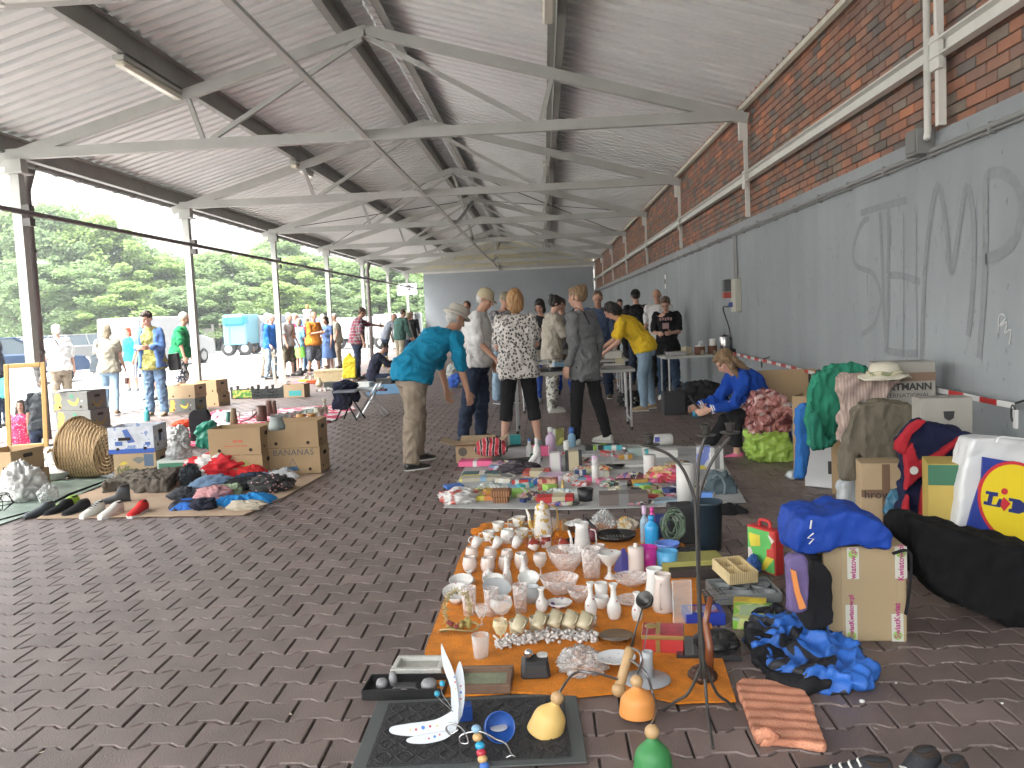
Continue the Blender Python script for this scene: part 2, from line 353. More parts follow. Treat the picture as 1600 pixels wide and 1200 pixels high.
stroke('chalk_line',smooth([(1560,520),(1562,492),(1572,496),(1561,510),(1574,503),(1570,520),(1580,515),(1577,538)],3),.01,mat('chalk',(.5,.52,.52),.9),ch_)
# ---------------- end wall ----------------
ew=thing('end_wall','plain grey wall closing the far end of the canopy','wall',(0,0,0))
MB().box(((XL+.55+XW)/2,YE+.15,1.88),(XW-XL-.55,.3,3.76)).build('wall_panel',mat('end_wall_paint',(.33,.36,.385),.8,var=.08,vs=.6),ew)
MB().box(((XL+.55+XW)/2,YE-.02,3.78),(XW-XL-.55,.1,.1)).build('top_trim',white,ew)
mb=MB(); mb.add([(XL-.4,YE+.05,3.8),(XW,YE+.05,3.8),(XW,YE+.05,4.15),(XM,YE+.05,5.45),(XL-.4,YE+.05,4.05)],[(0,1,2,3,4)]); mb.build('gable_panel',mat('gable_yellow',(.5,.47,.33),.7,var=.1,vs=2),ew)
# ---------------- canopy ----------------
cn=thing('market_canopy','long open-sided steel canopy with a corrugated metal roof on grey trusses','canopy',(0,0,0))
def zc_(x): return ZT+(ZA-ZT)*(1-abs(x-XM)/HW)
def truss(y):
    t=bpy.data.objects.new('truss',None); C.objects.link(t); t.parent=cn; t.location=(0,y,0)
    MB().bar((XL-.1,0,ZT+.02),(XR+.05,0,ZT+.02),.10,.13).build('tie_beam',grey,t)
    for s,x in ((-1,XL-.25),(1,XR+.1)): MB().bar((x,0,zc_(x)),(XM+s*.0,0,ZA),.092,.135).build('top_chord',grey,t)
    for x0 in (XM-HW/2,XM+HW/2):
        s=1 if x0<XM else -1
        MB().bar((x0,0.0,zc_(x0)-.05),(x0+s*.16,0,ZT+.08),.055).build('post',grey,t)
        MB().bar((x0+s*.27,0,ZT+.08),(XM-s*.05,0,ZA-.1),.06).build('diagonal',grey,t)
    return t
TY=[Y1+BD*i for i in range(-1,7)]
for y in TY[1:]+[0.3]: truss(y)
# the nearest truss is seen only as the double pipe hung under its tie beam
truss(TY[0]+.25)
for i,y in enumerate([t for t in TY if t<45]):
    cm=MB(); h=ZT-.22
    cm.box((XL,y,h/2+.01),(.12,.13,h)).build('column',grey,cn)
    MB().box((XL,y,ZT-.13),(.22,.16,.16)).box((XL,y,ZT-.225),(.30,.26,.02)).build('column_head',grey,cn); MB().box((XL,y,.012),(.3,.3,.02)).build('base_plate',grey,cn)
    MB().box((XL+.11,y,3.08),(.1,.12,.12)).box((XL+.11,y,2.92),(.1,.12,.1)).build('pipe_clamp',dgrey,cn)
# roof sheets, trapezoid ribs running with the slope
def sheet(side):
    vs=[];fs=[];p=.25; ys=[];y=-2.5
    prof=[]
    while y<YE+.1:
        prof+=[(y,0),(y+.145,0),(y+.153,.10),(y+.242,.10)]; y+=p
    x0=XM+side*(HW+(.42 if side<0 else .22)); 
    for (yy,dz) in prof:
        for k in range(2):
            x=XM+side*.02 if k else x0
            z=zc_(x)+.33+dz; vs.append((x,yy,z))
    n=len(prof); fs=[(2*i,2*i+1,2*i+3,2*i+2) for i in range(n-1)]
    top=[(x,y,z+.012) for x,y,z in vs]; k=len(vs)
    return MB().add(vs+top,fs+[(a+k,d+k,c+k,b+k) for a,b,c,d in fs])
rf=mat('roof_sheet',(.72,.73,.72),.55,var=.06,vs=1.2)
for s in (-1,1): sheet(s).build('roof_sheet',rf,cn)
MB().box((XM,(YE-2.5)/2,ZA+.40),(.5,YE+2.5,.01)).build('ridge_cap',rf,cn)
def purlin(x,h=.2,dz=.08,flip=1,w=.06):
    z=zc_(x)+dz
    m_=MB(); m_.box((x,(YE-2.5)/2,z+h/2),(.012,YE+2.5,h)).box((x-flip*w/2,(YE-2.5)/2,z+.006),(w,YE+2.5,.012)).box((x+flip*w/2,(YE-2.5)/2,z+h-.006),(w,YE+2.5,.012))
    m_.build('purlin',mat('purlin_steel_shaded',(.26,.26,.24),.5,var=.1,vs=2.5),cn)  # shade on the purlin webs is painted in as a darker steel colour
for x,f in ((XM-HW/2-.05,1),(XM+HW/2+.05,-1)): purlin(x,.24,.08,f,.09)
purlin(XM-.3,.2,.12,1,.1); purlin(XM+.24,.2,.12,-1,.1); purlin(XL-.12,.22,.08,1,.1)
mb=MB(); mb.bar((XM-.05,-2.5,ZT-.02),(XM-.05,YE,ZT-.02),.07,.012).bar((XM-.08,-2.5,ZT+.03),(XM-.08,YE,ZT+.03),.012,.09); mb.build('longitudinal_tie',grey,cn)
# ridge cross braces + roof rods in the third bay
for i in (3,6): MB().bar((XM,TY[i],ZA-.1),(XM,TY[i+1],ZT+.05),.06).build('ridge_brace',grey,cn); MB().bar((XM+.06,TY[i],ZT+.05),(XM+.06,TY[i+1],ZA-.1),.06).build('ridge_brace',grey,cn)
mb=MB()
for s in (-1,1):
    for a_,b_ in ((3,4),(4,3)): mb.tube([(XM+s*.4,TY[a_],zc_(XM+.4)+.02),(XM+s*(HW-.2),TY[b_],zc_(XM+HW-.2)+.02)],.012,6)
mb.build('bracing_rod',dgrey,cn)
# gutter outside the left eave
mb=MB(); gx=XL-.47; gz=zc_(XL-.42)+.24
pr=[(math.cos(PI+PI*i/8)*.075,math.sin(PI+PI*i/8)*.075) for i in range(9)]
vs=[(gx+a_,y,gz+b_) for y in (-2.5,YE) for a_,b_ in pr]; mb.add(vs,[(i,i+1,i+10,i+9) for i in range(8)]+[(i+9,i+10,i+1,i) for i in range(8)][:0])
y=-2.2
while y<YE:
    mb.tube([(gx+math.cos(PI+PI*i/8)*.082,y,gz+math.sin(PI+PI*i/8)*.082) for i in range(9)],.008,4); y+=.62
mb.build('gutter',dgrey,cn)
# eave fascia edge
MB().bar((XL-.36,-2.5,gz+.02),(XL-.36,YE,gz+.02),.02,.05).build('fascia',white,cn)
# pipe along the columns, downpipes
pp=tag(MB().tube([(XL+.19,-4,3.02),(XL+.19,YE-.3,3.02),(XL+.5,YE,3.02)],.035,8).build('service_pipe',mat('brown_pipe',(.105,.09,.085),.55)),'thin dark pipe running along all the canopy columns','pipe')
dp=mat('downpipe_paint',(.115,.10,.095),.45,var=.2,vs=3)
for x,y,l in ((XL-.37,TY[1]+.8,'thick dark downpipe beside the nearest canopy column'),(XL-.22,TY[5]+2.1,'thin dark downpipe far along the row of canopy columns')):
    d=thing('downpipe',l,'downpipe',(x,y,0)); MB().tube([(0,0,.0),(0,0,3.45),(.1,0,3.75)],.075,14).build('pipe',dp,d,True); MB().lathe([(.085,1.2),(.085,1.25)],14).lathe([(.085,2.6),(.085,2.65)],14).build('pipe_clip',dgrey,d)
# pipes hung at the near truss
tag(MB().tube([(XL-.3,TY[0]+.05,3.70),(XW-.1,TY[0]+.05,3.70)],.028,10).tube([(XL-.3,TY[0]+.02,3.78),(XW-.1,TY[0]+.02,3.78)],.022,10).tube([(-3.55,TY[0]+.05,3.66),(-3.55,TY[0]+.05,3.84)],.04,8).build('overhead_pipe',white),'pair of pale pipes crossing overhead at the top left corner','pipe')
# wall services
tag(MB().tube([(XW-.06,TY[0]+.08,3.9),(XW-.06,TY[0]+.08,2.52),(XW-.09,TY[0]+.02,2.47)],.024,10).build('riser_pipe',white,None,True),'white vertical pipe in front of the brick wall above the junction box','pipe')
tag(MB().box((XW-.06,TY[0]+.2,2.47),(.12,.19,.17),0).box((XW-.125,TY[0]+.2,2.47),(.01,.15,.13)).build('junction_box',mat('box_grey',(.17,.175,.17),.6),bev=.004),'grey metal junction box at the top of the concrete wall','junction box')
cm=mat('conduit',(.22,.225,.22),.5)
mb=MB().tube([(XW-.03,-4,2.40),(XW-.03,YE-.2,2.40)],.018,8).tube([(XW-.03,-4,2.37),(XW-.03,YE-.2,2.37)],.009,6)
y=.5
while y<YE: mb.box((XW-.02,y,2.39),(.05,.02,.07)); y+=.8
tag(mb.build('cable_conduit',cm),'grey cable conduit clipped along the top of the concrete wall','conduit')
yb=wallpt(1152,400).y
tag(MB().tube([(XW-.03,yb-.06,2.38),(XW-.03,yb-.06,1.75)],.016,8).tube([(XW-.03,yb+.06,2.38),(XW-.03,yb+.06,1.75)],.016,8).build('conduit_drop',cm),'pair of short conduits dropping to the socket box on the wall','conduit')
sb=thing('socket_box','grey electrical socket box with coloured sockets on the concrete wall','electrical box',(XW,yb,1.57),0)
MB().box((-.04,-.02,.0),(.08,.30,.44)).build('back_plate',mat('box_beige',(.42,.42,.36),.6),sb,bev=.004)
MB().box((-.11,.14,.14),(.12,.14,.16)).build('casing',mat('box_dark',(.06,.065,.07),.5),sb,bev=.004)
MB().box((-.11,.14,.01),(.13,.13,.08)).build('red_socket',mat('socket_red',(.35,.05,.04),.5),sb,bev=.004)
MB().lathe([(.035,0),(.035,.06)],12,0,at(-.1,.06,-.12,Matrix.Rotation(PI/2,4,'X'))).build('blue_socket',mat('socket_blue',(.05,.08,.25),.5),sb)
tag(MB().tube(smooth([(XW-.12,yb+.1,1.42),(XW-.14,yb+.35,1.40),(XW-.08,yb+.25,1.1),(XW-.2,yb-.3,.85),(2.2,11.9,.80)]),.008,6).build('power_cable',mat('black_rubber',(.02,.02,.02),.6)),'black power cable hanging from the socket box down to the kettle','cable')
for px,py in ((1040,440),):
    q=wallpt(px,py); n_=tag(MB().box((0,0,0),(.006,.2,.30)).build('paper_notice',mat('paper',(.75,.75,.74),.8),loc=(XW-.006,q.y,q.z)),'small white paper notice on the far grey wall','notice')
    MB().box((-.006,0,0),(.004,.13,.10)).build('print_block',mat('print_dark',(.1,.1,.1),.8),n_)
# fluorescent fittings under the purlins
def light(x,y,L,label,dx=0):
    t=thing('fluorescent_light',label,'ceiling light',(x,y,zc_(x)+.02),0,'fluorescent fittings under the roof')
    MB().box((0,0,.035),(.13,L,.05)).build('housing',mat('lamp_housing',(.45,.45,.42),.5),t,bev=.006)
    MB().box((0,0,-.025),(.115,L-.05,.07),taper=1).build('diffuser',mat('lamp_diffuser',(.72,.70,.58),.25),t,bev=.02)
def onroof(px,py,x):
    d=ray(px,py); return (Vector((0,0,CH))+d*(x/d.x))
a_=onroof(186,78,XM-HW/2-.1); b_=onroof(286,136,XM-HW/2-.1); light(XM-HW/2-.12,(a_.y+b_.y)/2,abs(a_.y-b_.y),'long fluorescent light with a yellowed cover under the left roof purlin')
light(XM+HW/2-.05,8.75,1.45,'nearer fluorescent light under the right roof purlin beside the brick wall side')
light(XM-HW/2-.12,17.3,1.3,'far fluorescent light on the left purlin, near the second truss')
light(XM+HW/2-.05,19.0,1.3,'far fluorescent light on the right purlin, above the crowd')
# ================= people =================
SK=[mat('skin_fair',(.52,.30,.22),.55),mat('skin_tan',(.42,.23,.155),.55)]
EYE=mat('eye_dark',(.03,.02,.02),.3); LIP=mat('lips',(.38,.13,.11),.5)
def V(x,y,z): return Vector((x,y,z))
def person(label,loc,head=0,h=1.7,lean=4,neck=8,hy=0,L=(5,8,15),Rr=(5,8,15),lL=(2,4),lR=(-2,4),spread=3,g=1.,fem=False,
  top=None,sl=.75,hem=.05,loose=.012,bot=None,leg=1.,bw=.012,skirt=None,hair='short',hc=None,cap=None,shoe=None,det=1,skin=0,seat=None,curv=1.,inn=(0,0),cat='person',group=None,belly=0,cuff=None,extra=None):
    t=thing('person',label,cat,(loc[0],loc[1],0 if len(loc)<3 else loc[2]),R(head),group)
    vx=(.0078,.013,.021)[det]
    def dy(a): return V(0,math.sin(R(a)),math.cos(R(a)))
    def ld(f,s,o): return V(s*math.sin(R(o)),math.sin(R(f))*math.cos(R(o)),-math.cos(R(f))*math.cos(R(o)))
    th,shn=.245*h,.235*h
    hz=seat if seat is not None else max(th*math.cos(R(a))+shn*math.cos(R(a-k)) for a,k in (lL,lR))*math.cos(R(spread))+.045*h
    p0=V(0,0,hz)
    legs=[]
    for s,(a,k) in ((-1,lL),(1,lR)):
        hj=p0+V(s*.052*h,0,0); kn=hj+ld(a,s,spread)*th; an=kn+ld(a-k,s,spread)*shn; legs.append((s,hj,kn,an))
    l1,l2=lean*.75,lean*(1+.22*curv)
    ws=p0+dy(l1)*.11*h; chst=ws+dy((l1+l2)/2)*.11*h; shc=chst+dy(l2)*.085*h; nb=shc+dy(l2)*.02*h
    hd=nb+dy(lean*.8+neck)*.098*h
    sw=(.098 if fem else .112)*h
    arms=[]
    for s,(f,o,e),ii in ((-1,L,inn[0]),(1,Rr,inn[1])):
        sj=shc+V(s*sw,0,-.01*h); el=sj+ld(f,s,o)*.165*h; d2=(ld(f+e,s,o)+V(-s*math.sin(R(ii)),0,0)).normalized(); wr=el+d2*.145*h; arms.append((s,sj,el,wr,d2))
    gh=g
    # ---- body: one continuous skin ----
    b=MB(); X=V(1,0,0)
    def rg(c,a,w,d): return (c,X*w*h*gh,V(0,math.cos(R(a)),-math.sin(R(a)))*d*h*gh)
    k=.9
    b.loft([rg(p0-V(0,0,.06*h),l1*.3,.07*k,.05*k),rg(p0,l1,.085*k,.06*k),rg(ws,l1,.077*k,.058*k),rg(chst,l2,.09*k,.066*k),rg(shc-dy(l2)*.01*h,l2,.095*k,.05*k),rg(nb,l2,.035,.035)],n=16)
    for s,sj,el,wr,d2 in arms:
        b.cap(sj,el,.027*h*gh**.5,.021*h*gh**.5); b.cap(el,wr,.0215*h*gh**.5,.0145*h)
        # hand
        sd=V(s,0,0); nrm=(sd-d2*sd.dot(d2)).normalized(); fw=d2.cross(nrm).normalized()
        if fw.y<0 and abs(d2.z)>.6: fw=-fw
        hs_=h/1.7
        pc=wr+d2*.045*hs_
        b.loft([(wr,fw*.022*hs_,nrm*.017*hs_),(wr+d2*.03*hs_,fw*.034*hs_,nrm*.016*hs_),(wr+d2*.075*hs_,fw*.041*hs_,nrm*.014*hs_),(wr+d2*.09*hs_,fw*.038*hs_,nrm*.011*hs_)],n=10)
        for q,(off,ln) in enumerate(((-.03,.058),(-.010,.072),(.011,.078),(.031,.068))):
            f0=wr+d2*.08*hs_+fw*off*hs_; c1=(d2*.93-nrm*.36).normalized(); c2=(d2*.6-nrm*.8).normalized()
            f1=f0+c1*ln*.5*hs_; b.cap(f0,f1,.0092*hs_,.0086*hs_,n=7); b.cap(f1,f1+c2*ln*.5*hs_,.0086*hs_,.0074*hs_,n=7)
        t0=wr+d2*.025*hs_+fw*.028*hs_; t1=t0+(d2*.7+fw*.7-nrm*.3).normalized()*.04*hs_; b.cap(t0,t1,.012*hs_,.010*hs_,n=7); b.cap(t1,t1+(d2*.9+fw*.25-nrm*.45).normalized()*.032*hs_,.010*hs_,.008*hs_,n=7)
    lk=.86 if bot and leg>=.9 else 1
    for s,hj,kn,an in legs:
        b.cap(hj,kn,.044*h*gh**.5*lk,.028*h*gh**.5*lk); b.cap(kn,kn.lerp(an,.35)-V(0,.006,0),.027*h*gh**.5*lk,.029*h*gh**.5*lk); b.cap(kn.lerp(an,.3),an,.028*h*gh**.5*lk,.019*h)
        b.cap(an,an+V(0,.03,-.025),.022*h,.02*h)
    # head
    Hm=Matrix.Translation(hd)@Matrix.Rotation(R(hy),4,'Z')@Matrix.Rotation(-R(lean*.8+neck-4),4,'X')@Matrix.Scale(h/1.7*.97,4)
    b.cap(nb-dy(l2)*.02*h,hd-V(0,0,.03*h),.034*h if not fem else .029*h,.031*h if not fem else .027*h)
    hb=MB()
    hb.ell((0,-.008,.022),(.074,.092,.092),n=20,m=14); hb.ell((0,.018,-.045),(.058,.066,.068),n=16,m=10); hb.ell((0,.062,-.083),(.024,.022,.02))
    hb.cap((0,.085,.018),(0,.103,-.028),.009,.014,n=8); hb.ell((0,.082,.035),(.05,.016,.011))
    hb.ell((0,.083,-.06),(.024,.014,.012)); 
    for s in (-1,1): hb.ell((s*.078,-.012,-.008),(.011,.02,.032)); hb.ell((s*.04,.062,-.02),(.02,.024,.02))
    for (x,y,z) in hb.v: pass
    b.add(hb.v,hb.f,0,Hm)
    me=remesh(b,vx,3 if det<2 else 1,.5)
    setmat(me,[SK[skin],EYE,LIP])
    if det<2:
        inv=Hm.inverted(); mi=[0]*len(me.polygons)
        for i,pl in enumerate(me.polygons):
            c=pl.center
            if (c-hd).length<.16:
                q=inv@c
                if q.y>.055:
                    if min((q-V(s*.031,.078,.008)).length for s in(-1,1))<.0135 and abs(q.z-.008)<.008: mi[i]=1
                    elif abs(q.x)<.024 and abs(q.z+.06)<.007 and q.y>.08: mi[i]=2
                    elif abs(q.z-.032)<.005 and .015<abs(q.x)<.052 and det==0 and q.y>.07: mi[i]=1 if skin else 0
        me.polygons.foreach_set('material_index',mi)
    link('body',me,t)
    cv=(.010,.014,.022)[det]
    # ---- top ----
    if top:
        c=MB(); e=1+loose/.08/h; eh=max(e,1+(bw if bot else 0)/.085/h+.12)
        lo=p0-V(0,0,hem*1.0)-dy(l1)*0
        ws_=ws+V(0,0,-.03*h)*(1-min(lean,60)/60)
        c.loft([rg(lo-V(0,0,.02),l1*.3,.090*eh,.070*eh*(1+belly*.3)),rg(p0,l1,.091*eh,.072*eh*(1+belly)),rg(ws,l1,(.076 if fem else .081)*e,.064*e*(1+belly)),rg(chst,l2,.088*e,.068*e),rg(shc-dy(l2)*.03*h,l2,.088*e,.056*e),rg(shc-dy(l2)*.004*h,l2,.074*e,.042*e),rg(shc+dy(l2)*.014*h,l2,.045*e,.036*e),rg(nb+dy(l2)*.012,l2,.033/g,.034/g)],n=20)
        for s,sj,el,wr,d2 in arms:
            if sl<=0: continue
            r0=.031*h*gh**.5+loose*.55; 
            c.cap(sj-V(s*.04,0,-.006),sj+V(0,0,-.004),r0*.8,r0*.92)
            if sl<=1: c.cap(sj,sj.lerp(el,sl),r0,r0*.93)
            else: c.cap(sj,el,r0,r0*.84); c.cap(el,el.lerp(wr,sl-1),r0*.84,r0*.66)
        m=remesh(c,cv,4,.5); 
        folds(m,(.010 if loose<.02 else .015),(6.5,6.5,7),len(label)%17); folds(m,.004,(17,17,15),len(label)%11)
        setmat(m,top); sob=link('shirt' if sl<=1 else 'jacket',m,t)
        if cuff:
            for s,sj,el,wr,d2 in arms:
                for q in (.84,.92): MB().tube([el.lerp(wr,q),el.lerp(wr,q+.04)],.030*h).build('cuff_stripe',cuff,t,True)
    # ---- bottom ----
    if bot:
        c=MB(); e=1+bw/.085/h
        c.loft([rg(p0-V(0,0,.075*h),l1*.2,.07*e,.056*e),rg(p0-V(0,0,.03*h),l1*.5,.094*e,.070*e),rg(p0+dy(l1)*.045*h,l1,.086*e,.064*e)],n=20)
        for s,hj,kn,an in legs:
            r0=.050*h*gh**.5+bw*.7;r1=.0355*h*gh**.5+bw;r2=.026*h+bw*.8; kn and c.ell(kn,(r1,r1,r1))
            if leg>=.99: c.cap(hj-V(0,0,.02),kn,r0,r1); c.tube([kn+(hj-kn)*.08,kn.lerp(an,.3)-V(0,.006,0),an-V(0,0,.012*h)],[r1,r1*.98,r2],12)
            elif leg<=.5: c.cap(hj-V(0,0,.02),hj.lerp(kn,leg*2),r0,r1*1.15)
            else: c.cap(hj-V(0,0,.02),kn,r0,r1); c.tube([kn+(hj-kn)*.08,kn.lerp(an,(leg-.5)*2)],[r1,r1*.97],12)
        m=remesh(c,cv,4,.5)
        folds(m,.012 if bw>.008 else .004,(8,8,9),len(label)%13+3)
        setmat(m,bot); link('trousers' if leg>.5 else 'shorts',m,t)
    if skirt:
        c=MB(); m_,ln,fl=skirt; n=28; vs=[];rgz=8
        for i in range(rgz+1):
            q=i/rgz
            for j in range(n):
                a_=2*PI*j/n; rr=(1+.05*math.cos(a_*7)*q); vs.append((math.cos(a_)*(.092*h+fl*q)*rr*gh,math.sin(a_)*(.07*h+fl*q)*rr*gh,hz+.05*h-ln*q))
        c.add(vs,[(i*n+j,(i+1)*n+j,(i+1)*n+(j+1)%n,i*n+(j+1)%n) for i in range(rgz) for j in range(n)]); c.build('skirt',m_,t,True)
    # ---- shoes ----
    sm=shoe or mat('shoe_black',(.03,.03,.03),.5)
    for s,hj,kn,an in legs:
        c=MB(); fz=an.z-.045*h; fl=.145*h; y0=an.y-.035*h; x0=an.x
        c.loft([(V(x0,y0+fl*q,fz+zz),V(ww,0,0),V(0,0,hh)) for q,zz,ww,hh in ((0,.035,.026,.03),(.06,.045,.034,.042),(.3,.046,.037,.046),(.55,.036,.042,.034),(.8,.027,.042,.024),(.96,.022,.03,.018),(1.02,.02,.014,.012))],n=12)
        so_=c.build('shoe',sm,t,True)
        c=MB(); c.prism([(x0+a_,y0+fl*q) for a_,q in ((-.028,-.01),(.028,-.01),(.038,.3),(.046,.65),(.036,.95),(.01,1.05),(-.02,1.04),(-.042,.85),(-.044,.6),(-.036,.3))],.018,0,None,fz-.008); c.build('sole',mat('sole_white' if shoe else 'sole_dark',(.6,.6,.58) if shoe else (.04,.035,.03),.7),so_)
    # ---- hair ----
    if hair!='bald' and hc is not None:
        c=MB()
        rr=1.0 if hair in('crop','short') else 1.07
        if cap: c.ell((0,-.026,.0),(.0785,.083,.066))
        else: c.ell((0,-.024 if hair=='crop' else -.02,.034),(.08*rr,.093*rr,.093*rr),n=20,m=14)
        if hair!='crop': c.ell((0,.04,.088),(.062,.05,.028))
        if hair in('short','crop'): c.ell((0,-.055,-.02),(.06,.036,.048))
        if hair in('bob','long','pony'):
            for s in (-1,1): c.cap((s*.068,-.02,.03),(s*.072,-.015,-.07),.026,.024)
            c.ell((0,-.058,-.04),(.082,.052,.10))
        if hair=='bob': c.ell((0,-.055,-.09),(.088,.05,.06))
        if hair=='long':
            for x in (-.06,-.02,.02,.06): c.cap((x,-.075,-.02),(x*1.25,-.095,-.26),.036,.026)
            for s in (-1,1): c.cap((s*.075,.0,-.02),(s*.085,.03,-.26),.026,.02)
        if hair=='bun': c.ell((0,-.085,.09),(.045,.045,.04))
        if hair=='pony': c.cap((0,-.11,.02),(.02,-.13,-.22),.03,.018)
        c2=MB(); c2.add(c.v,c.f,0,Hm); m=remesh(c2,(.0065,.012,.02)[det],2,.5); folds(m,(.007 if hair!='crop' else .003),(26,26,9),3); 
        # strands
        setmat(m,hc); link('hair',m,t)
    if cap:
        kind,cmt=cap; c=MB()
        if kind=='cap':
            c.lathe([(.093,-.012),(.096,.02),(.09,.055),(.068,.09),(.035,.108),(.001,.114)],20,0,None); m_=Matrix.Translation((0,-.006,.022))
            c2=MB(); c2.add([(x*.93,y*1.06,z) for x,y,z in c.v],c.f,0,m_)
            pr=[];n=9
            for i in range(n+1):
                a_=PI*i/n; pr.append((math.cos(a_)*.078,math.sin(a_)*.085))
            c2.add([(x,y+.06,.018-.25*y*y/.085+.0) for x,y in pr]+[(x,y+.06,.024-.25*y*y/.085) for x,y in pr],[tuple(range(n+1)),tuple(range(2*n+1,n,-1))]+[(i,i+n+1,i+n+2,i+1) for i in range(n)])
        elif kind=='hat':
            c.lathe([(.135,-.012),(.13,-.002),(.1,.012),(.096,.02),(.092,.07),(.075,.092),(.001,.098)],24); c2=MB(); c2.add([(x,y*1.1,z) for x,y,z in c.v],c.f,0,Matrix.Translation((0,-.006,.045)))
        c3=MB(); c3.add(c2.v,c2.f,0,Hm); c3.build('cap' if kind=='cap' else 'hat',cmt,t,True)
    if extra: extra(t,dict(h=h,p0=p0,sh=shc,ch=chst,arms=arms,hd=hd,Hm=Hm,l2=l2,legs=legs,ws=ws))
    return t
def cl(n,c,r=.9,**k): return mat('cloth_'+n,c,r,bump=k.pop('bump',.25),bs=k.pop('bs',220),var=k.pop('var',.10),vs=k.pop('vs',7),sheen=.0,spec=.2,**k)
navyj=cl('navy_denim',(.022,.032,.06)); jean=cl('mid_denim',(.13,.20,.30),var=.22,vs=5); ljean=cl('light_denim',(.24,.34,.44),var=.2,vs=5); blk=cl('black',(.014,.014,.016)); khaki=cl('khaki_trousers',(.24,.195,.15))
wht=cl('white_shirt',(.62,.62,.62)); gryc=cl('grey_marl',(.16,.165,.17)); teal=cl('teal_polo',(.008,.19,.33)); yel=cl('yellow_tee',(.72,.48,.03)); cream=cl('cream_knit',(.40,.37,.31)); denimshirt=cl('blue_shirt',(.06,.09,.16))
royal=cl('royal_blue',(.012,.06,.34)); pinks=mat('pink_shoe',(.75,.16,.32),.6); whs=mat('white_shoe',(.62,.62,.58),.6); tans=mat('tan_shoe',(.33,.25,.15),.7); beige=cl('beige_top',(.30,.28,.22)); bluecard=cl('blue_cardigan',(.10,.19,.42)); green=cl('green_polo',(.015,.19,.07))
olive=rampmat('olive_print','cells',[(0,(.28,.27,.06)),(.5,(.36,.34,.12)),(.8,(.18,.20,.07))],40); red=cl('red_top',(.55,.03,.03)); orange=cl('orange_polo',(.60,.22,.03)); turq=cl('turquoise',(.03,.42,.48)); pink=cl('pink_top',(.68,.10,.30)); lime=cl('lime_skirt',(.22,.60,.10))
leo=rampmat('leopard_print','voronoi',[(0,(.45,.40,.36)),(.16,(.02,.02,.02)),(.34,(.02,.02,.02)),(.41,(.60,.57,.54))],34,bump=.1,stretch=(1,1,.9))
camo=rampmat('camouflage','noise',[(0,(.12,.12,.11)),(.42,(.36,.36,.33)),(.5,(.55,.55,.5)),(.6,(.2,.2,.18))],14,detail=1)
floral=rampmat('pink_floral','voronoi',[(0,(.85,.75,.75)),(.22,(.80,.05,.16)),(.6,(.62,.02,.10))],30)
stripe=rampmat('striped_skirt','wave',[(0,(.05,.06,.12)),(.45,(.6,.6,.58))],7,stretch=(1,1,0)); shortsp=rampmat('leaf_print_shorts','noise',[(0,(.04,.05,.08)),(.5,(.6,.6,.6))],22,detail=1)
plaid=mat('plaid_shirt',(.2,.02,.04))
def mkplaid():
    t=plaid.node_tree; b=t.nodes['Principled BSDF']; tc=t.nodes.new('ShaderNodeTexCoord'); sx=t.nodes.new('ShaderNodeSeparateXYZ'); t.links.new(tc.outputs['Object'],sx.inputs[0])
    fs=[]
    for ax in ('X','Z'):
        m=t.nodes.new('ShaderNodeMath'); m.operation='PINGPONG'; m.inputs[1].default_value=.04; t.links.new(sx.outputs[ax],m.inputs[0])
        r=t.nodes.new('ShaderNodeValToRGB'); r.color_ramp.interpolation='CONSTANT'; e=r.color_ramp.elements; e[0].color=(.35,.04,.07,1); e[1].position=.015; e[1].color=(.02,.025,.06,1); q=e.new(.03); q.color=(.45,.42,.42,1)
        t.links.new(m.outputs[0],r.inputs[0]); fs.append(r)
    x=t.nodes.new('ShaderNodeMix'); x.data_type='RGBA'; x.inputs[0].default_value=.5; t.links.new(fs[0].outputs[0],x.inputs[6]); t.links.new(fs[1].outputs[0],x.inputs[7]); t.links.new(x.outputs[2],b.inputs['Base Color'])
mkplaid()
def hairm(n,c): return rampmat('hair_'+n,'wave',[(0,tuple(x*.78 for x in c)),(1,tuple(min(1,x*1.22) for x in c))],45,rough=.55,dist=8,inter='LINEAR',bump=.3,stretch=(1,1,.25))
hbl=hairm('black',(.014,.011,.010)); hbr=hairm('brown',(.085,.05,.03)); hlb=hairm('lightbrown',(.20,.125,.065)); hgd=hairm('gold',(.33,.18,.07)); hgy=hairm('grey',(.38,.38,.36)); hwh=hairm('white',(.62,.61,.58)); hrd=hairm('red',(.40,.07,.03)); hab=hairm('ash',(.30,.25,.17)); hdk=hairm('darkbrown',(.035,.022,.015))
def strap(mt,nm='bag_strap'):
    def f(t,q):
        a=q['sh']; h=q['h']; MB().tube(smooth([a+V(-.06*h,-.07*h,.02*h),a+V(-.07*h,0,.045*h),a+V(0,.085*h,-.1*h),q['p0']+V(.1*h,.03*h,.02*h),q['p0']+V(.08*h,-.05*h,.06*h),a+V(0,-.085*h,-.1*h),a+V(-.06*h,-.07*h,.02*h)],4),.012,6,flat=.3).build(nm,mt,t)
    return f
def G0(px,py): p=P(px,py); return (p.x,p.y)
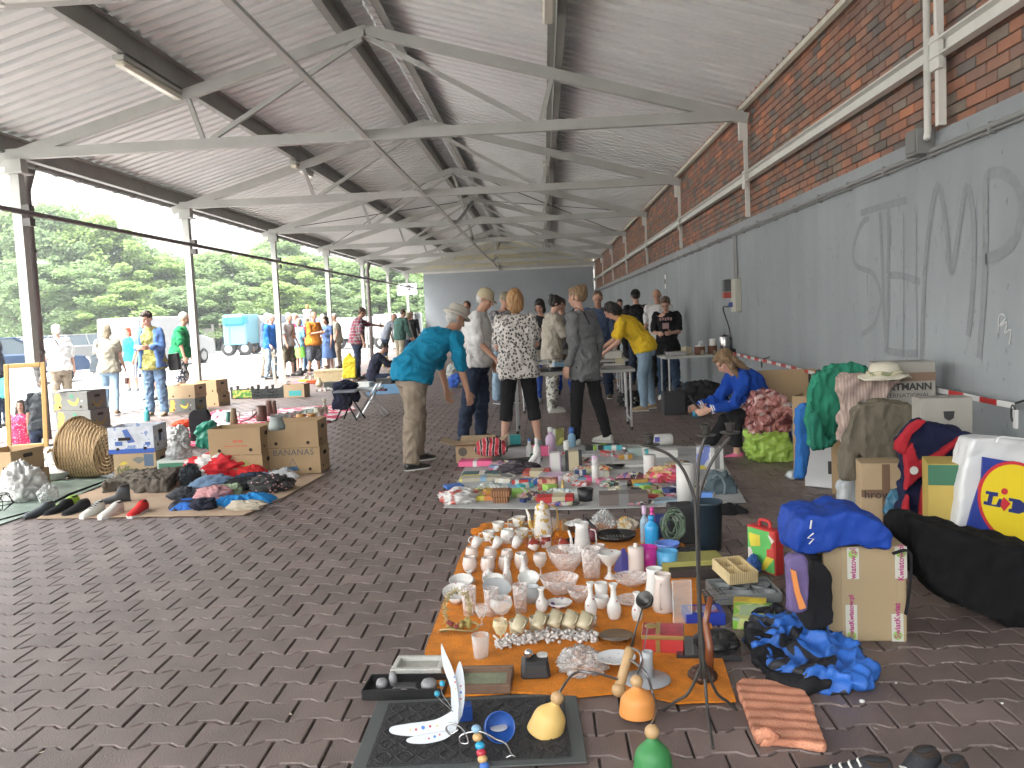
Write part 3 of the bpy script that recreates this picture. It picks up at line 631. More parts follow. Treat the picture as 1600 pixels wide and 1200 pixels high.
# --- near group ---
person('stooping man in a teal polo shirt and khaki trousers, wearing a flat pale hat',G0(650,727),-55,1.80,lean=50,neck=-8,hy=0,L=(8,4,6),Rr=(6,2,8),lL=(16,14),lR=(-10,2),spread=9,g=1.12,top=teal,sl=.95,hem=.06,loose=.02,bot=khaki,bw=.03,hair='crop',hc=hgy,cap=('hat',mat('hat_cloth',(.42,.40,.35),.9,bump=.3,bs=200)),shoe=mat('black_loafer',(.02,.02,.02),.4),det=0,skin=1,belly=.12,curv=1.3)
def belt(t,q):
    h=q['h'];c=q['p0']+V(0,0,.035*h); MB().tube([c+V(math.cos(a)*.098*h*1.05,math.sin(a)*.078*h*1.08,0) for a in [2*PI*i/24 for i in range(25)]],.017,6,flat=.4).build('belt',mat('belt_leather',(.03,.025,.02),.5),t)
person('older man in a white short-sleeved shirt and dark jeans with a beige baseball cap',G0(749,689),-100,1.76,lean=7,neck=22,L=(-4,6,25),Rr=(10,6,35),lL=(4,10),lR=(-8,6),spread=3,g=1.1,top=wht,sl=.95,hem=.02,loose=.024,bot=navyj,bw=.022,hair='crop',hc=hgy,cap=('cap',mat('cap_beige',(.42,.36,.24),.9,bump=.3,bs=200)),shoe=mat('shoe_dk',(.05,.05,.06),.6),det=0,skin=1,belly=.2,extra=belt)
person('woman seen from behind in a leopard print blouse and black cropped leggings',G0(815,699),3,1.70,lean=2,neck=12,L=(14,9,50),Rr=(14,9,50),inn=(25,25),lL=(1,2),lR=(-1,2),spread=7,g=1.24,fem=True,top=leo,sl=.7,hem=.10,loose=.022,bot=blk,leg=.72,bw=.006,hair='bob',hc=hgd,shoe=mat('grey_shoe',(.25,.28,.3),.6),det=0)
person('woman in a cream knit and camouflage trousers with her hands at her chest',G0(866,643),-75,1.68,lean=3,neck=18,L=(25,6,100),Rr=(25,6,100),inn=(20,20),g=1.,fem=True,top=cream,sl=1.85,hem=.08,loose=.03,bot=camo,bw=.02,hair='bun',hc=hbl,shoe=whs,det=0)
person('woman in a grey jacket, black trousers and white sneakers seen from the side',G0(918,694),52,1.70,lean=3,neck=8,hy=18,L=(-8,8,22),Rr=(-14,10,30),lL=(6,4),lR=(-9,6),spread=4,g=.98,fem=True,top=gryc,sl=1.85,hem=.16,loose=.03,bot=blk,bw=.008,hair='bun',hc=hlb,shoe=whs,det=0,extra=strap(blk))
person('woman in a yellow T-shirt and blue jeans leaning over the white table',G0(1012,640),88,1.72,lean=42,neck=10,L=(12,4,42),Rr=(22,6,36),inn=(10,10),lL=(10,12),lR=(-2,8),spread=4,g=1.2,fem=True,top=yel,sl=.75,hem=.03,loose=.014,bot=ljean,bw=.008,hair='pony',hc=hbl,shoe=tans,det=0,skin=0,curv=.8)
def print_(t,q):
    a=q['ch']+V(0,.088*q['h'],.02); c=MB()
    for i in range(5): c.box((a.x-.085+.042*i,a.y+.012,a.z+.045+.006*(i%2)),(.03,.012,.045),0)
    c.box((a.x,a.y+.01,a.z-.06),(.10,.012,.09)); c.build('shirt_print',mat('print_pale',(.32,.2,.2),.9),t)
    b=MB(); hd=q['Hm']
    for s in (-1,1): b.tube([hd@V(s*.031+math.cos(u)*.022,.098,.006+math.sin(u)*.018) for u in [2*PI*i/12 for i in range(13)]],.0022,5)
    b.build('glasses',mat('glasses',(.03,.03,.03),.3),t)
person('woman with glasses in a black printed T-shirt and jeans looking down at her hands',G0(1046,623),165,1.62,lean=4,neck=30,L=(12,8,75),Rr=(12,8,75),inn=(35,35),g=1.1,fem=True,top=blk,sl=.8,hem=.12,loose=.02,bot=cl('dark_denim',(.045,.075,.13)),bw=.012,hair='short',hc=hbr,shoe=whs,det=0,extra=print_)
person('bald man in a white T-shirt standing by the far wall behind the woman with glasses',G0(1034,604),150,1.78,neck=15,hy=20,L=(5,8,20),Rr=(5,8,20),g=1.1,top=wht,sl=.8,loose=.02,bot=blk,hair='bald',det=1,skin=1)
person('man in a black T-shirt and black cap with his back turned by the grey wall',G0(1000,600),10,1.80,lean=6,neck=10,L=(20,10,50),Rr=(20,10,50),g=1.05,top=blk,sl=.8,loose=.022,bot=navyj,hair='crop',hc=hbl,cap=('cap',blk),det=1)
person('man in an open blue work shirt facing the camera beside the tables',G0(940,622),175,1.76,lean=6,neck=20,L=(5,8,20),Rr=(5,8,20),g=1.12,top=denimshirt,sl=1.5,hem=.10,loose=.028,bot=navyj,bw=.02,hair='crop',hc=hbr,shoe=mat('shoe_brown',(.08,.06,.04),.6),det=1,skin=1)
person('man in a grey patterned shirt and pale jeans behind the man with the beige cap',G0(790,630),-140,1.80,lean=5,neck=18,L=(10,8,30),Rr=(10,8,30),g=1.08,top=rampmat('grey_floral_shirt','noise',[(0,(.14,.14,.16)),(.5,(.34,.33,.33))],20,detail=2),sl=.9,loose=.022,bot=ljean,bw=.018,hair='crop',hc=hgy,cap=('cap',mat('cap_olive',(.22,.20,.14),.9)),shoe=mat('shoe_dk',(.05,.05,.06),.6),det=1,skin=1)
person('man in a pale shirt with a dark waistcoat far behind the cap wearer',G0(738,606),165,1.74,neck=14,L=(8,8,30),Rr=(8,8,30),top=wht,sl=1.7,bot=navyj,hair='crop',hc=hbr,det=1,skin=1)
person('dark-haired woman in black half hidden behind the leopard print blouse',G0(852,628),165,1.66,neck=20,L=(20,6,70),Rr=(20,6,70),inn=(20,20),fem=True,top=blk,sl=1.7,bot=cl('blue_leggings',(.05,.10,.36)),hair='bob',hc=hbl,shoe=whs,det=1)
person('person with short dark hair behind the two talking women',G0(884,616),170,1.68,neck=15,L=(15,6,60),Rr=(15,6,60),top=cl('mid_grey',(.12,.12,.12)),sl=.8,bot=royal,hair='short',hc=hdk,det=1,skin=1)
person('person with dark hair standing far away against the end wall',G0(972,578),175,1.68,neck=5,top=blk,sl=1.8,bot=blk,hair='short',hc=hbl,det=2)
def phone(t,q):
    pass
sg=person('girl in a royal blue hoodie with pink sneakers seated looking at a phone',(P(1200,705).x,P(1200,705).y),98,1.62,lean=35,neck=18,L=(28,6,48),Rr=(30,6,46),inn=(12,12),lL=(96,100),lR=(84,50),spread=5,g=1.02,fem=True,top=royal,sl=1.85,hem=.03,loose=.032,bot=blk,bw=.004,leg=.92,hair='long',hc=hlb,shoe=pinks,det=0,seat=.36,cuff=mat('stripe_white',(.7,.7,.7),.8))
# phone she holds and the cup below
q=(P(1070,690)+V(0,0,0)); 
# --- left, in the car park ---
person('white-haired man in a white shirt walking away beside the nearest column',G0(100,646),55,1.62,lean=3,neck=4,L=(8,8,15),Rr=(-10,8,10),g=1.15,top=wht,sl=.95,hem=.02,loose=.028,bot=khaki,bw=.02,hair='short',hc=hwh,det=1,extra=strap(mat('strap_dark',(.05,.04,.05),.6)),belly=.15,shoe=tans)
person('grey-blonde woman in a beige top and light jeans walking away with a shoulder bag',G0(176,648),12,1.58,lean=2,neck=4,L=(5,14,10),Rr=(8,8,18),lL=(10,14),lR=(-12,8),g=1.2,fem=True,top=beige,sl=.6,hem=.05,loose=.018,bot=ljean,bw=.008,hair='bob',hc=hab,det=1,shoe=mat('sandal',(.2,.13,.08),.6))
person('red-haired woman in a pale blue cardigan and striped skirt facing the camera',G0(208,611),178,1.54,neck=4,L=(5,8,15),Rr=(5,8,15),g=1.15,fem=True,top=turq,sl=0,hem=.06,skirt=(stripe,.55,.06),hair='bob',hc=hrd,det=1,shoe=mat('grey_shoe',(.25,.28,.3),.6),extra=lambda t,q:None)
def cardi(t,q):
    c=MB(); h=q['h']
    for s in (-1,1):
        c.loft([(q['p0']+V(s*.085*h,.01,-.10),V(.045*h,0,0),V(0,.095*h,0)),(q['p0']+V(s*.082*h,.01,0),V(.04*h,0,0),V(0,.088*h,0)),(q['ws']+V(s*.075*h,.01,0),V(.035*h,0,0),V(0,.082*h,0)),(q['ch']+V(s*.08*h,.01,0),V(.035*h,0,0),V(0,.08*h,0)),(q['sh']+V(s*.07*h,0,.0),V(.045*h,0,0),V(0,.055*h,0))],n=14)
    for s,sj,el,wr,d2 in q['arms']: c.cap(sj,el,.038*h,.034*h); c.cap(el,el.lerp(wr,.85),.034*h,.027*h)
    m=remesh(c,.015,4); folds(m,.008,(7,7,5),4); setmat(m,bluecard); link('cardigan',m,t)
person('dark-haired woman in an olive top, blue cardigan and jeans counting coins',G0(246,650),178,1.78,lean=4,neck=24,hy=-15,L=(10,8,82),Rr=(10,8,82),inn=(38,38),g=1.12,fem=True,top=olive,sl=0,hem=.10,loose=.024,bot=jean,bw=.016,hair='short',hc=hdk,det=0,shoe=tans,extra=cardi)
person('grey-haired person partly hidden behind the woman in the blue cardigan',G0(238,625),170,1.68,neck=8,top=cream,sl=.8,bot=khaki,leg=.5,hair='crop',hc=hgy,det=1,skin=1)
person('grey-haired man in a green polo shirt and patterned shorts',G0(287,628),-75,1.78,lean=6,neck=18,L=(5,8,15),Rr=(0,8,12),g=1.15,top=green,sl=.9,hem=.03,loose=.022,bot=shortsp,leg=.5,bw=.03,hair='crop',hc=hgy,det=1,skin=1,belly=.15)
person('person in black at the left edge of the photo beside the mirror',G0(2,668),100,1.75,lean=5,neck=10,L=(0,8,15),Rr=(0,8,25),top=cl('charcoal_top',(.05,.055,.07)),sl=.8,bot=navyj,hair='short',hc=hbl,det=1,skin=1)
# people standing out of frame whose reflection shows in the mirror
person('woman in a pink floral blouse reflected at the left of the mirror',(-7.08,6.5),12,1.60,neck=5,L=(5,8,30),Rr=(5,8,30),g=1.15,fem=True,top=floral,sl=.6,loose=.018,bot=jean,hair='long',hc=hdk,det=1)
person('man in a charcoal T-shirt with a hand on his hip reflected in the mirror',(-6.70,7.6),-165,1.80,lean=4,L=(-10,35,40),Rr=(5,8,20),g=1.15,top=cl('charcoal_tee',(.035,.04,.045)),sl=.8,loose=.02,bot=navyj,hair='crop',hc=hbr,det=1,skin=1)
# --- distant left ---
gp='shoppers standing in the far part of the car park'
FAR=[('distant person in a white top crossing the car park left of a dark-clad group',318,546,150,wht,.8,khaki,.5,'short',hbr,1.68,None),
('distant man in dark clothes with hands on his hips',335,548,0,blk,.8,blk,1,'crop',hbr,1.76,None),
('distant man in an olive vest standing beside the dark-clad man',346,548,10,cl('olive_vest',(.10,.13,.05)),.6,blk,1,'short',hgy,1.74,None),
('distant stooped person in dark blue at the right of the dark group',356,548,-40,cl('dull_blue',(.10,.13,.22)),.8,navyj,1,'short',hgy,1.66,None),
('distant person all in pink walking away',379,555,0,pink,.8,pink,.7,'bob',hlb,1.60,None),
('distant man in a turquoise T-shirt and blue shorts',393,553,15,turq,.8,ljean,.5,'crop',hgy,1.78,None)]
for l,px,py,hd_,tp,s_,bt,lg,hr,hcl,hh,sk_ in FAR: person(l,G0(px,py),hd_,hh,top=tp,sl=s_,bot=bt,leg=lg,hair=hr,hc=hcl,det=2,g=1.12,lL=(6,8),lR=(-6,4))
MID=[('white-haired man in a bright blue jacket and jeans with hands in pockets',426,592,-100,cl('bright_blue',(.02,.12,.42)),1.8,ljean,1,'crop',hwh,1.74,dict(L=(-5,10,35),Rr=(-5,10,35),g=1.15,loose=.035,neck=10)),
('man with glasses in dark blue hidden behind the blue jacket',420,590,-100,denimshirt,1.8,khaki,1,'crop',hgy,1.78,dict(neck=10,g=1.1)),
('man in a grey T-shirt and olive cargo shorts with a shoulder strap',453,588,-110,cl('light_grey_tee',(.25,.25,.26)),.85,cl('cargo_olive',(.10,.09,.06)),.5,'crop',hwh,1.76,dict(g=1.2,extra=strap(blk),bw=.03,neck=15)),
('man in a pink-red polo shirt turned away behind the grey T-shirt',463,582,-60,cl('raspberry',(.55,.04,.10)),.85,blk,1,'crop',hgy,1.76,dict(g=1.2)),
('woman in a pale blue top and lime green skirt',470,583,-30,cl('pale_blue',(.2,.4,.55)),.8,None,1,'bob',hab,1.60,dict(fem=True,skirt=(lime,.45,.03),g=1.1)),
('woman in a red top and blue jeans',482,580,-20,red,.8,jean,1,'bob',hab,1.62,dict(fem=True,g=1.25)),
('bald man in an orange polo and grey shorts with folded arms',493,586,-120,orange,.85,cl('slate_shorts',(.10,.11,.13)),.5,'bald',None,1.76,dict(L=(15,6,85),Rr=(15,6,85),inn=(40,40),g=1.2,skin=1,bw=.03,belly=.15)),
('man in a white shirt behind the orange polo',508,575,-150,wht,.8,jean,1,'crop',hgy,1.72,dict(g=1.1)),
('woman in a blue print dress among the far stalls',516,583,150,cl('blue_print',(.08,.14,.3)),.7,None,1,'bob',hdk,1.62,dict(fem=True,skirt=(cl('blue_print',(.08,.14,.3)),.5,.05),g=1.15)),
('man in a beige vest near the tall column bases',530,575,120,beige,.6,khaki,1,'crop',hgy,1.72,dict(g=1.2,skin=1)),
('person in dark blue stooping over the far table of goods',604,572,-60,cl('check_grey',(.2,.22,.26)),.7,navyj,1,'bald',None,1.72,dict(lean=28,neck=10,skin=1)),
('man in a dark green jacket and cream trousers looking down',627,575,-40,cl('bottle_green',(.06,.13,.11)),1.8,cl('cream_trousers',(.38,.34,.26)),1,'crop',hbr,1.76,dict(lean=10,neck=24,loose=.03,g=1.1)),
('woman with grey hair beside the man in the dark green jacket',638,570,-60,cl('soft_grey',(.2,.21,.2)),1.8,navyj,1,'bob',hab,1.64,dict(fem=True,neck=20)),
('person with short black hair far off beside the end of the wall',646,562,-170,blk,1.8,blk,1,'crop',hbl,1.70,{})]
for l,px,py,hd_,tp,s_,bt,lg,hr,hcl,hh,kw in MID: person(l,G0(px,py),hd_,hh,top=tp,sl=s_,bot=bt,leg=lg,hair=hr,hc=hcl,det=2,lL=kw.pop('lL',(4,6)),lR=kw.pop('lR',(-5,4)),**kw)
q=P(486,578); person('little girl in a white dress riding on the shoulders of a man in the crowd',(q.x,q.y,1.52),10,1.0,top=wht,sl=.2,skirt=(wht,.25,.04),hair='bob',hc=hgd,det=2,seat=.05,lL=(80,80),lR=(80,80),fem=True,g=1.1,L=(10,10,30),Rr=(10,10,30))
person('man in a red and navy plaid shirt and jeans reaching out one arm',G0(561,592),-70,1.80,lean=8,neck=26,L=(70,4,10),Rr=(2,8,8),g=1.15,top=plaid,sl=.95,hem=.03,loose=.024,bot=navyj,bw=.014,hair='crop',hc=hbr,det=1,skin=1,extra=strap(blk),belly=.12)
person('dark-haired man in a navy sweater sitting on the ground and reading',(P(582,597).x,P(582,597).y),-75,1.74,lean=22,neck=22,L=(40,4,65),Rr=(40,4,65),inn=(15,15),lL=(80,110),lR=(85,125),spread=14,top=cl('navy_sweater',(.02,.022,.04)),sl=1.85,loose=.03,bot=navyj,hair='short',hc=hbl,det=1,seat=.14)
# ================= trees, fence, vehicles =================
def leafy(m):
    t=m.node_tree; b=t.nodes['Principled BSDF']; tr=t.nodes.new('ShaderNodeBsdfTranslucent'); mx=t.nodes.new('ShaderNodeMixShader'); mx.inputs[0].default_value=.5
    t.links.new(b.inputs['Base Color'].links[0].from_socket,tr.inputs[0]); t.links.new(b.outputs[0],mx.inputs[1]); t.links.new(tr.outputs[0],mx.inputs[2]); t.links.new(mx.outputs[0],t.nodes['Material Output'].inputs[0]); return m
leafm=[leafy(rampmat('foliage_%d'%i,'noise',[(0,a_),(.5,b_),(1,c_)],.9,.7,detail=5,inter='LINEAR',bump=0)) for i,(a_,b_,c_) in enumerate([((.13,.20,.09),(.21,.30,.13),(.31,.41,.18)),((.15,.23,.08),(.25,.35,.12),(.35,.45,.18)),((.12,.18,.09),(.19,.27,.13),(.27,.35,.18))])]
barkm=mat('bark',(.10,.08,.06),.9,var=.2)
def crown(seed,W,H,z0,n):
    r=random.Random(seed); vs=[];fs=[]
    cl_=[]
    for i in range(90):
        a=r.uniform(0,2*PI); q=r.random()**.5; zz=r.random(); w_=W*(math.sin(PI*min(1,.18+zz*.82))**.6)
        cl_.append((math.cos(a)*q*w_,math.sin(a)*q*w_,z0+zz*(H-z0),r.uniform(.4,1.0)))
    for i in range(n):
        cx,cy,cz,cr_=r.choice(cl_); d=Vector((r.gauss(0,1),r.gauss(0,1),r.gauss(0,1))).normalized()*cr_*r.random()**.3
        p=Vector((cx,cy,cz+d.z*.8))+Vector((d.x,d.y,0)); s=r.uniform(.09,.18)
        u=Vector((r.gauss(0,1),r.gauss(0,1),r.gauss(0,.6))).normalized(); v=u.cross(Vector((r.gauss(0,1),r.gauss(0,1),r.gauss(0,1)))).normalized()
        k=len(vs); vs+=[p-u*s,p-v*s*.55,p+u*s,p+v*s*.55]; fs.append((k,k+1,k+2,k+3))
    me=bpy.data.meshes.new('crown'); me.from_pydata([tuple(v) for v in vs],[],fs); return me
CRN=[crown(i,3.6,10,1.2,15000) for i in range(3)]
def trunkmesh(seed):
    r=random.Random(seed); b=MB(); b.tube([(0,0,0),(.1,0,3),(0,.1,6),(.2,0,8.5)],[.2,.15,.1,.03],8)
    for i in range(7):
        a=r.uniform(0,2*PI); z=r.uniform(1.5,7); b.tube([(0,0,z),(math.cos(a)*1.2,math.sin(a)*1.2,z+1.2),(math.cos(a)*2.4,math.sin(a)*2.4,z+2)],[.07,.05,.015],6)
    me=bpy.data.meshes.new('trunk'); me.from_pydata(b.v,[],b.f); me.materials.append(barkm); return me
TRK=[trunkmesh(i) for i in range(2)]
trees=[(-15,326,62),(28,322,66),(70,318,60),(112,326,64),(150,338,61),(188,362,64),(226,388,66),(262,402,63),(300,398,68),(338,392,64),(376,398,66),(412,392,70),(436,364,76),(462,402,68),(498,398,72),(534,406,70),(568,412,76),(604,414,74),(636,420,78),(668,420,80),(46,402,54),(132,410,55),(205,440,55),(285,446,57),(352,440,58),(430,440,60),(510,444,64),(590,448,68)]
nm_=['leftmost','second','third','fourth','fifth','sixth','seventh','eighth','ninth','tenth','eleventh','twelfth','thirteenth','fourteenth','fifteenth','sixteenth','seventeenth','eighteenth','nineteenth','twentieth']
for i,(px,py,Y) in enumerate(trees):
    top=PY(px,py,Y); hh=top.z; front=i>=20
    lab=('%s from the left of the tall leafy trees in the back row beyond the fence'%nm_[i]) if not front else ('%s from the left of the low bushy trees in the front row behind the fence'%nm_[i-20])
    t=thing('leafy_tree',lab,'tree',(top.x,Y,0),i*1.3,'trees beyond the car park')
    sw_=(4.2 if not front else 3.4)/3.6
    c=bpy.data.objects.new('crown',CRN[i%3]); C.objects.link(c); c.parent=t; c.scale=(sw_,sw_,hh/10.4)
    if not CRN[i%3].materials: CRN[i%3].materials.append(leafm[i%3])
    k=bpy.data.objects.new('trunk',TRK[i%2]); C.objects.link(k); k.parent=t; k.scale=(1,1,hh/10)
# dense undergrowth that reads as one mass
vs=[];fs=[];r_=random.Random(3)
for i in range(26000):
    px=r_.uniform(-60,720); Y=r_.uniform(57,66) if px<420 else r_.uniform(66,74); x=PY(px,520,Y).x; z=abs(r_.gauss(0,1.3)); p=Vector((x,Y,z)); s=r_.uniform(.12,.26)
    u=Vector((r_.gauss(0,1),r_.gauss(0,1),r_.gauss(0,.6))).normalized(); v=u.cross(Vector((r_.gauss(0,1),r_.gauss(0,1),r_.gauss(0,1)))).normalized(); k=len(vs)
    vs+=[tuple(p-u*s),tuple(p-v*s*.6),tuple(p+u*s),tuple(p+v*s*.6)]; fs.append((k,k+1,k+2,k+3))
tag(MB().add(vs,fs).build('undergrowth',leafm[2]),'dense low green bushes along the foot of the trees','bushes',None,'stuff')
fn=thing('concrete_fence','pale concrete panel fence behind the parked cars','fence',(0,0,0)); A=PY(-90,541,54); B=PY(335,541,56); A.z=B.z=0
d=(B-A); n=16; fm=mat('fence_concrete',(.33,.31,.28),.9,var=.15,vs=2)
mb=MB()
for i in range(3): mb.bar(A+Vector((0,0,.25+.48*i)),B+Vector((0,0,.25+.48*i)),.05,.46)
mb.build('panel',fm,fn)
for i in range(n+1): p=A+d*i/n; MB().box((p.x,p.y-.05,.85),(.16,.16,1.7)).build('post',fm,fn)
glassd=mat('car_glass',(.05,.07,.08),.08,spec=.8); tyre=mat('tyre',(.02,.02,.02),.8); rim=mat('rim',(.35,.35,.36),.35,metal=.8)
lampr=mat('tail_lamp',(.45,.03,.03),.3); lampw=mat('head_lamp',(.7,.7,.7),.2)
def car(label,px,py,rz,col,L=4.3,W=1.75,Hh=1.45,van=False,name='parked_car'):
    p=P(px,py); t=thing(name,label,'van' if van else 'car',(p.x,p.y,0),R(rz),'vehicles in the car park')
    pm=mat('car_paint_'+col,{'silver':(.19,.195,.19),'blue':(.03,.06,.12),'black':(.02,.02,.025),'white':(.33,.33,.33),'grey':(.2,.22,.24),'red':(.3,.03,.04)}[col],.3,coat=.6,metal=.2 if col in('silver','grey') else 0)
    h=L/2
    if van: low=[(-h,.35),(-h,1.1),(-h+.05,Hh),(h-1.6,Hh),(h-.85,1.2),(h-.1,1.0),(h,.7),(h,.35)]; 
    else: low=[(-h,.35),(-h-.02,.75),(-h+.1,.95),(-h+.75,.98),(h-1.35,.95),(h-.15,.78),(h,.6),(h,.35)]
    b=MB(); n=len(low); vs=[]
    for y,s in ((-W/2,1),(-W/2+.06,1.0),(W/2-.06,1.0),(W/2,1)):
        in_=.05 if abs(y)==W/2 else 0
        vs+=[(x*(1-in_*.3),y,z-(in_ if z>.9 else 0)) for x,z in low]
    b.add(vs,[tuple(range(n)),tuple(range(4*n-1,3*n-1,-1))]+[(k*n+i,k*n+n+i,k*n+n+(i+1)%n,k*n+(i+1)%n) for k in range(3) for i in range(n)])
    b.build('body',pm,t,bev=.0)
    if not van:
        g=[(-h+.35,.95),(-h+.85,Hh-.04),(h-2.2,Hh-.02),(h-1.25,.93)]; w1,w2=W/2-.05,W/2-.25
        b=MB(); vs=[(x,-(w1 if z<1 else w2),z) for x,z in g]+[(x,(w1 if z<1 else w2),z) for x,z in g]
        b.add(vs,[(0,1,2,3),(7,6,5,4),(0,4,5,1),(2,6,7,3)]); b.build('window',glassd,t)
        MB().prism([(-h+.8,-w2-.02),(h-2.1,-w2-.02),(h-2.1,w2+.02),(-h+.8,w2+.02)],.05,0,None,Hh-.05).build('roof',pm,t,bev=.02)
        b=MB()
        for y in (-1,1):
            for a_,c_ in ((0,1),(3,2)): b.bar((g[a_][0],y*(w1+.004),g[a_][1]),(g[c_][0],y*(w2+.01),g[c_][1]),.05,.05)
            xm=(-h+h-1)/2; b.bar((xm,y*(w1+.004),.95),(xm,y*(w2+.01),Hh-.04),.05,.06)
        b.build('pillar',pm,t)
    else:
        MB().prism([(h-1.62,Hh-.08),(h-.9,1.2),(h-1.5,1.2),(h-1.9,Hh-.08)],W+.01,0,Matrix.Rotation(PI/2,4,'X')@Matrix.Translation((0,0,-W/2-.005))).build('window',glassd,t)
    for x in (-h+.8,h-.85):
        for y in (-1,1):
            w_=MB().lathe([(.2,-.09),(.31,-.09),(.32,0),(.31,.09),(.2,.09)],18,0,Matrix.Translation((x,y*(W/2-.09),.32))@Matrix.Rotation(PI/2,4,'X')).build('wheel',tyre,t,True)
            MB().lathe([(.19,-.1),(.2,.0),(.19,.1)],14,0,Matrix.Translation((x,y*(W/2-.09),.32))@Matrix.Rotation(PI/2,4,'X')).build('rim',rim,w_)
    for y in (-1,1):
        MB().box((-h-.0,y*(W/2-.2),.78),(.08,.26,.2)).build('taillight',lampr,t,bev=.01); MB().box((h-.04,y*(W/2-.25),.66),(.12,.34,.16)).build('headlight',lampw,t,bev=.02)
    MB().box((-h-.03,0,.62),(.03,.5,.11)).build('number_plate',lampw,t); MB().box((-h-.03,0,.42),(.1,W-.1,.16)).build('bumper',pm,t,bev=.02)
    return t
car('dark blue hatchback at the left edge behind the downpipe',12,604,60,'blue')
car('grey-blue estate car between the downpipe and the nearest column',62,575,75,'grey',4.5)
car('silver saloon with its boot towards the camera beside the nearest column',140,572,62,'silver',4.5)
car('black off-roader parked behind the silver saloon',138,552,20,'black',4.4,1.8,1.85,True)
car('dark red small car tucked behind the silver saloon',172,553,70,'red',3.9)
car('white delivery van behind the woman in the blue cardigan',252,572,75,'white',4.8,1.9,2.0,True,'parked_van')
car('grey hatchback in the gap beside the green polo shirt',200,566,80,'silver',4.1)
def boxtruck(label,x0,x1,ytop,ybase,cabc,boxc,dep,name='parked_truck',tarp=None):
    p=P((x0+x1)/2,ybase); s=S(p); L=(x1-x0)*s; H=(ybase-ytop)*s; t=thing(name,label,'truck',(p.x,p.y,0),0,'vehicles in the car park')
    MB().box((0,dep/2,.55+(H-.55)/2),(L,dep,H-.55)).build('cargo_box',boxc,t,bev=.04)
    mb=MB()
    for i in range(int(L/.6)): mb.box((-L/2+.3+i*.6,-.02,.55+(H-.55)/2),(.05,.03,H-.6))
    mb.build('rib',boxc,t); MB().box((0,dep/2,.5),(L*.96,dep*.8,.16)).build('chassis',blk,t)
    for x in (-L*.36,L*.36):
        w_=MB().lathe([(.22,-.12),(.36,-.12),(.36,.12),(.22,.12)],18,0,Matrix.Translation((x,.25,.36))@Matrix.Rotation(PI/2,4,'X')).build('wheel',tyre,t,True); MB().lathe([(.2,-.13),(.2,.13)],14,0,Matrix.Translation((x,.25,.36))@Matrix.Rotation(PI/2,4,'X')).build('rim',rim,w_)
    if tarp: MB().box((0,dep*.1,H*.86),(L*1.03,dep*.3,H*.3)).build('tarpaulin',tarp,t,bev=.15)
    return t
tq=mat('tarp_turquoise',(.02,.22,.30),.5,bump=.3,bs=6); ltq=mat('tarp_pale',(.12,.27,.32),.6); wtr=mat('trailer_white',(.30,.31,.32),.5,var=.08); gtr=mat('trailer_canvas',(.2,.21,.215),.7,var=.12)
boxtruck('turquoise tarpaulin covered truck standing behind the distant shoppers',351,387,492,556,None,ltq,2.2,tarp=tq)
boxtruck('grey canvas-sided trailer beside the turquoise truck',389,442,493,552,None,gtr,5)
boxtruck('white trailer with a blue top behind the girl on shoulders',462,518,497,548,None,wtr,2.4,tarp=mat('tarp_blue',(.05,.14,.42),.5))
boxtruck('long white trailer behind the man in the plaid shirt',520,584,496,545,None,wtr,2.5)
boxtruck('white van body near the far end of the canopy',586,652,490,545,None,wtr,2.5,'parked_van')
boxtruck('low white horse trailer with dark rear hatch beside the grey canvas trailer',446,461,505,550,None,gtr,2.5)
lp=PY(74,560,50); st=thing('street_lamp','pale street lamp whose head peeps out beside the nearest column','street lamp',(lp.x-.55,50,0)); zt=PY(66,410,50).z
MB().tube([(0,0,0),(0,0,zt-.3),(.15,0,zt-.05),(.4,0,zt)],.05,8).build('pole',grey,st); MB().ell((.62,0,zt),(.36,.12,.09)).build('lamp_head',mat('lamp_white',(.7,.7,.68),.4),st,True)
sp=PY(636,452,50); bd=thing('hanging_sign','white board with two dark letters V and C by the far columns','sign',(sp.x,50,sp.z-.5))
MB().box((0,0,.5),(1.1,.03,.62)).build('board',mat('sign_white',(.7,.7,.7),.5),bd); MB().tube([(-.0,.05,-3.9+.9),(0,.05,1.2)],.04,8).build('pole',white,bd)
for x,c_ in ((-.28,'V'),(.28,'C')): fonttext(c_,.5,mat('sign_letter',(.1,.12,.14),.6),parent=bd,M=at(x,-.018,.5))
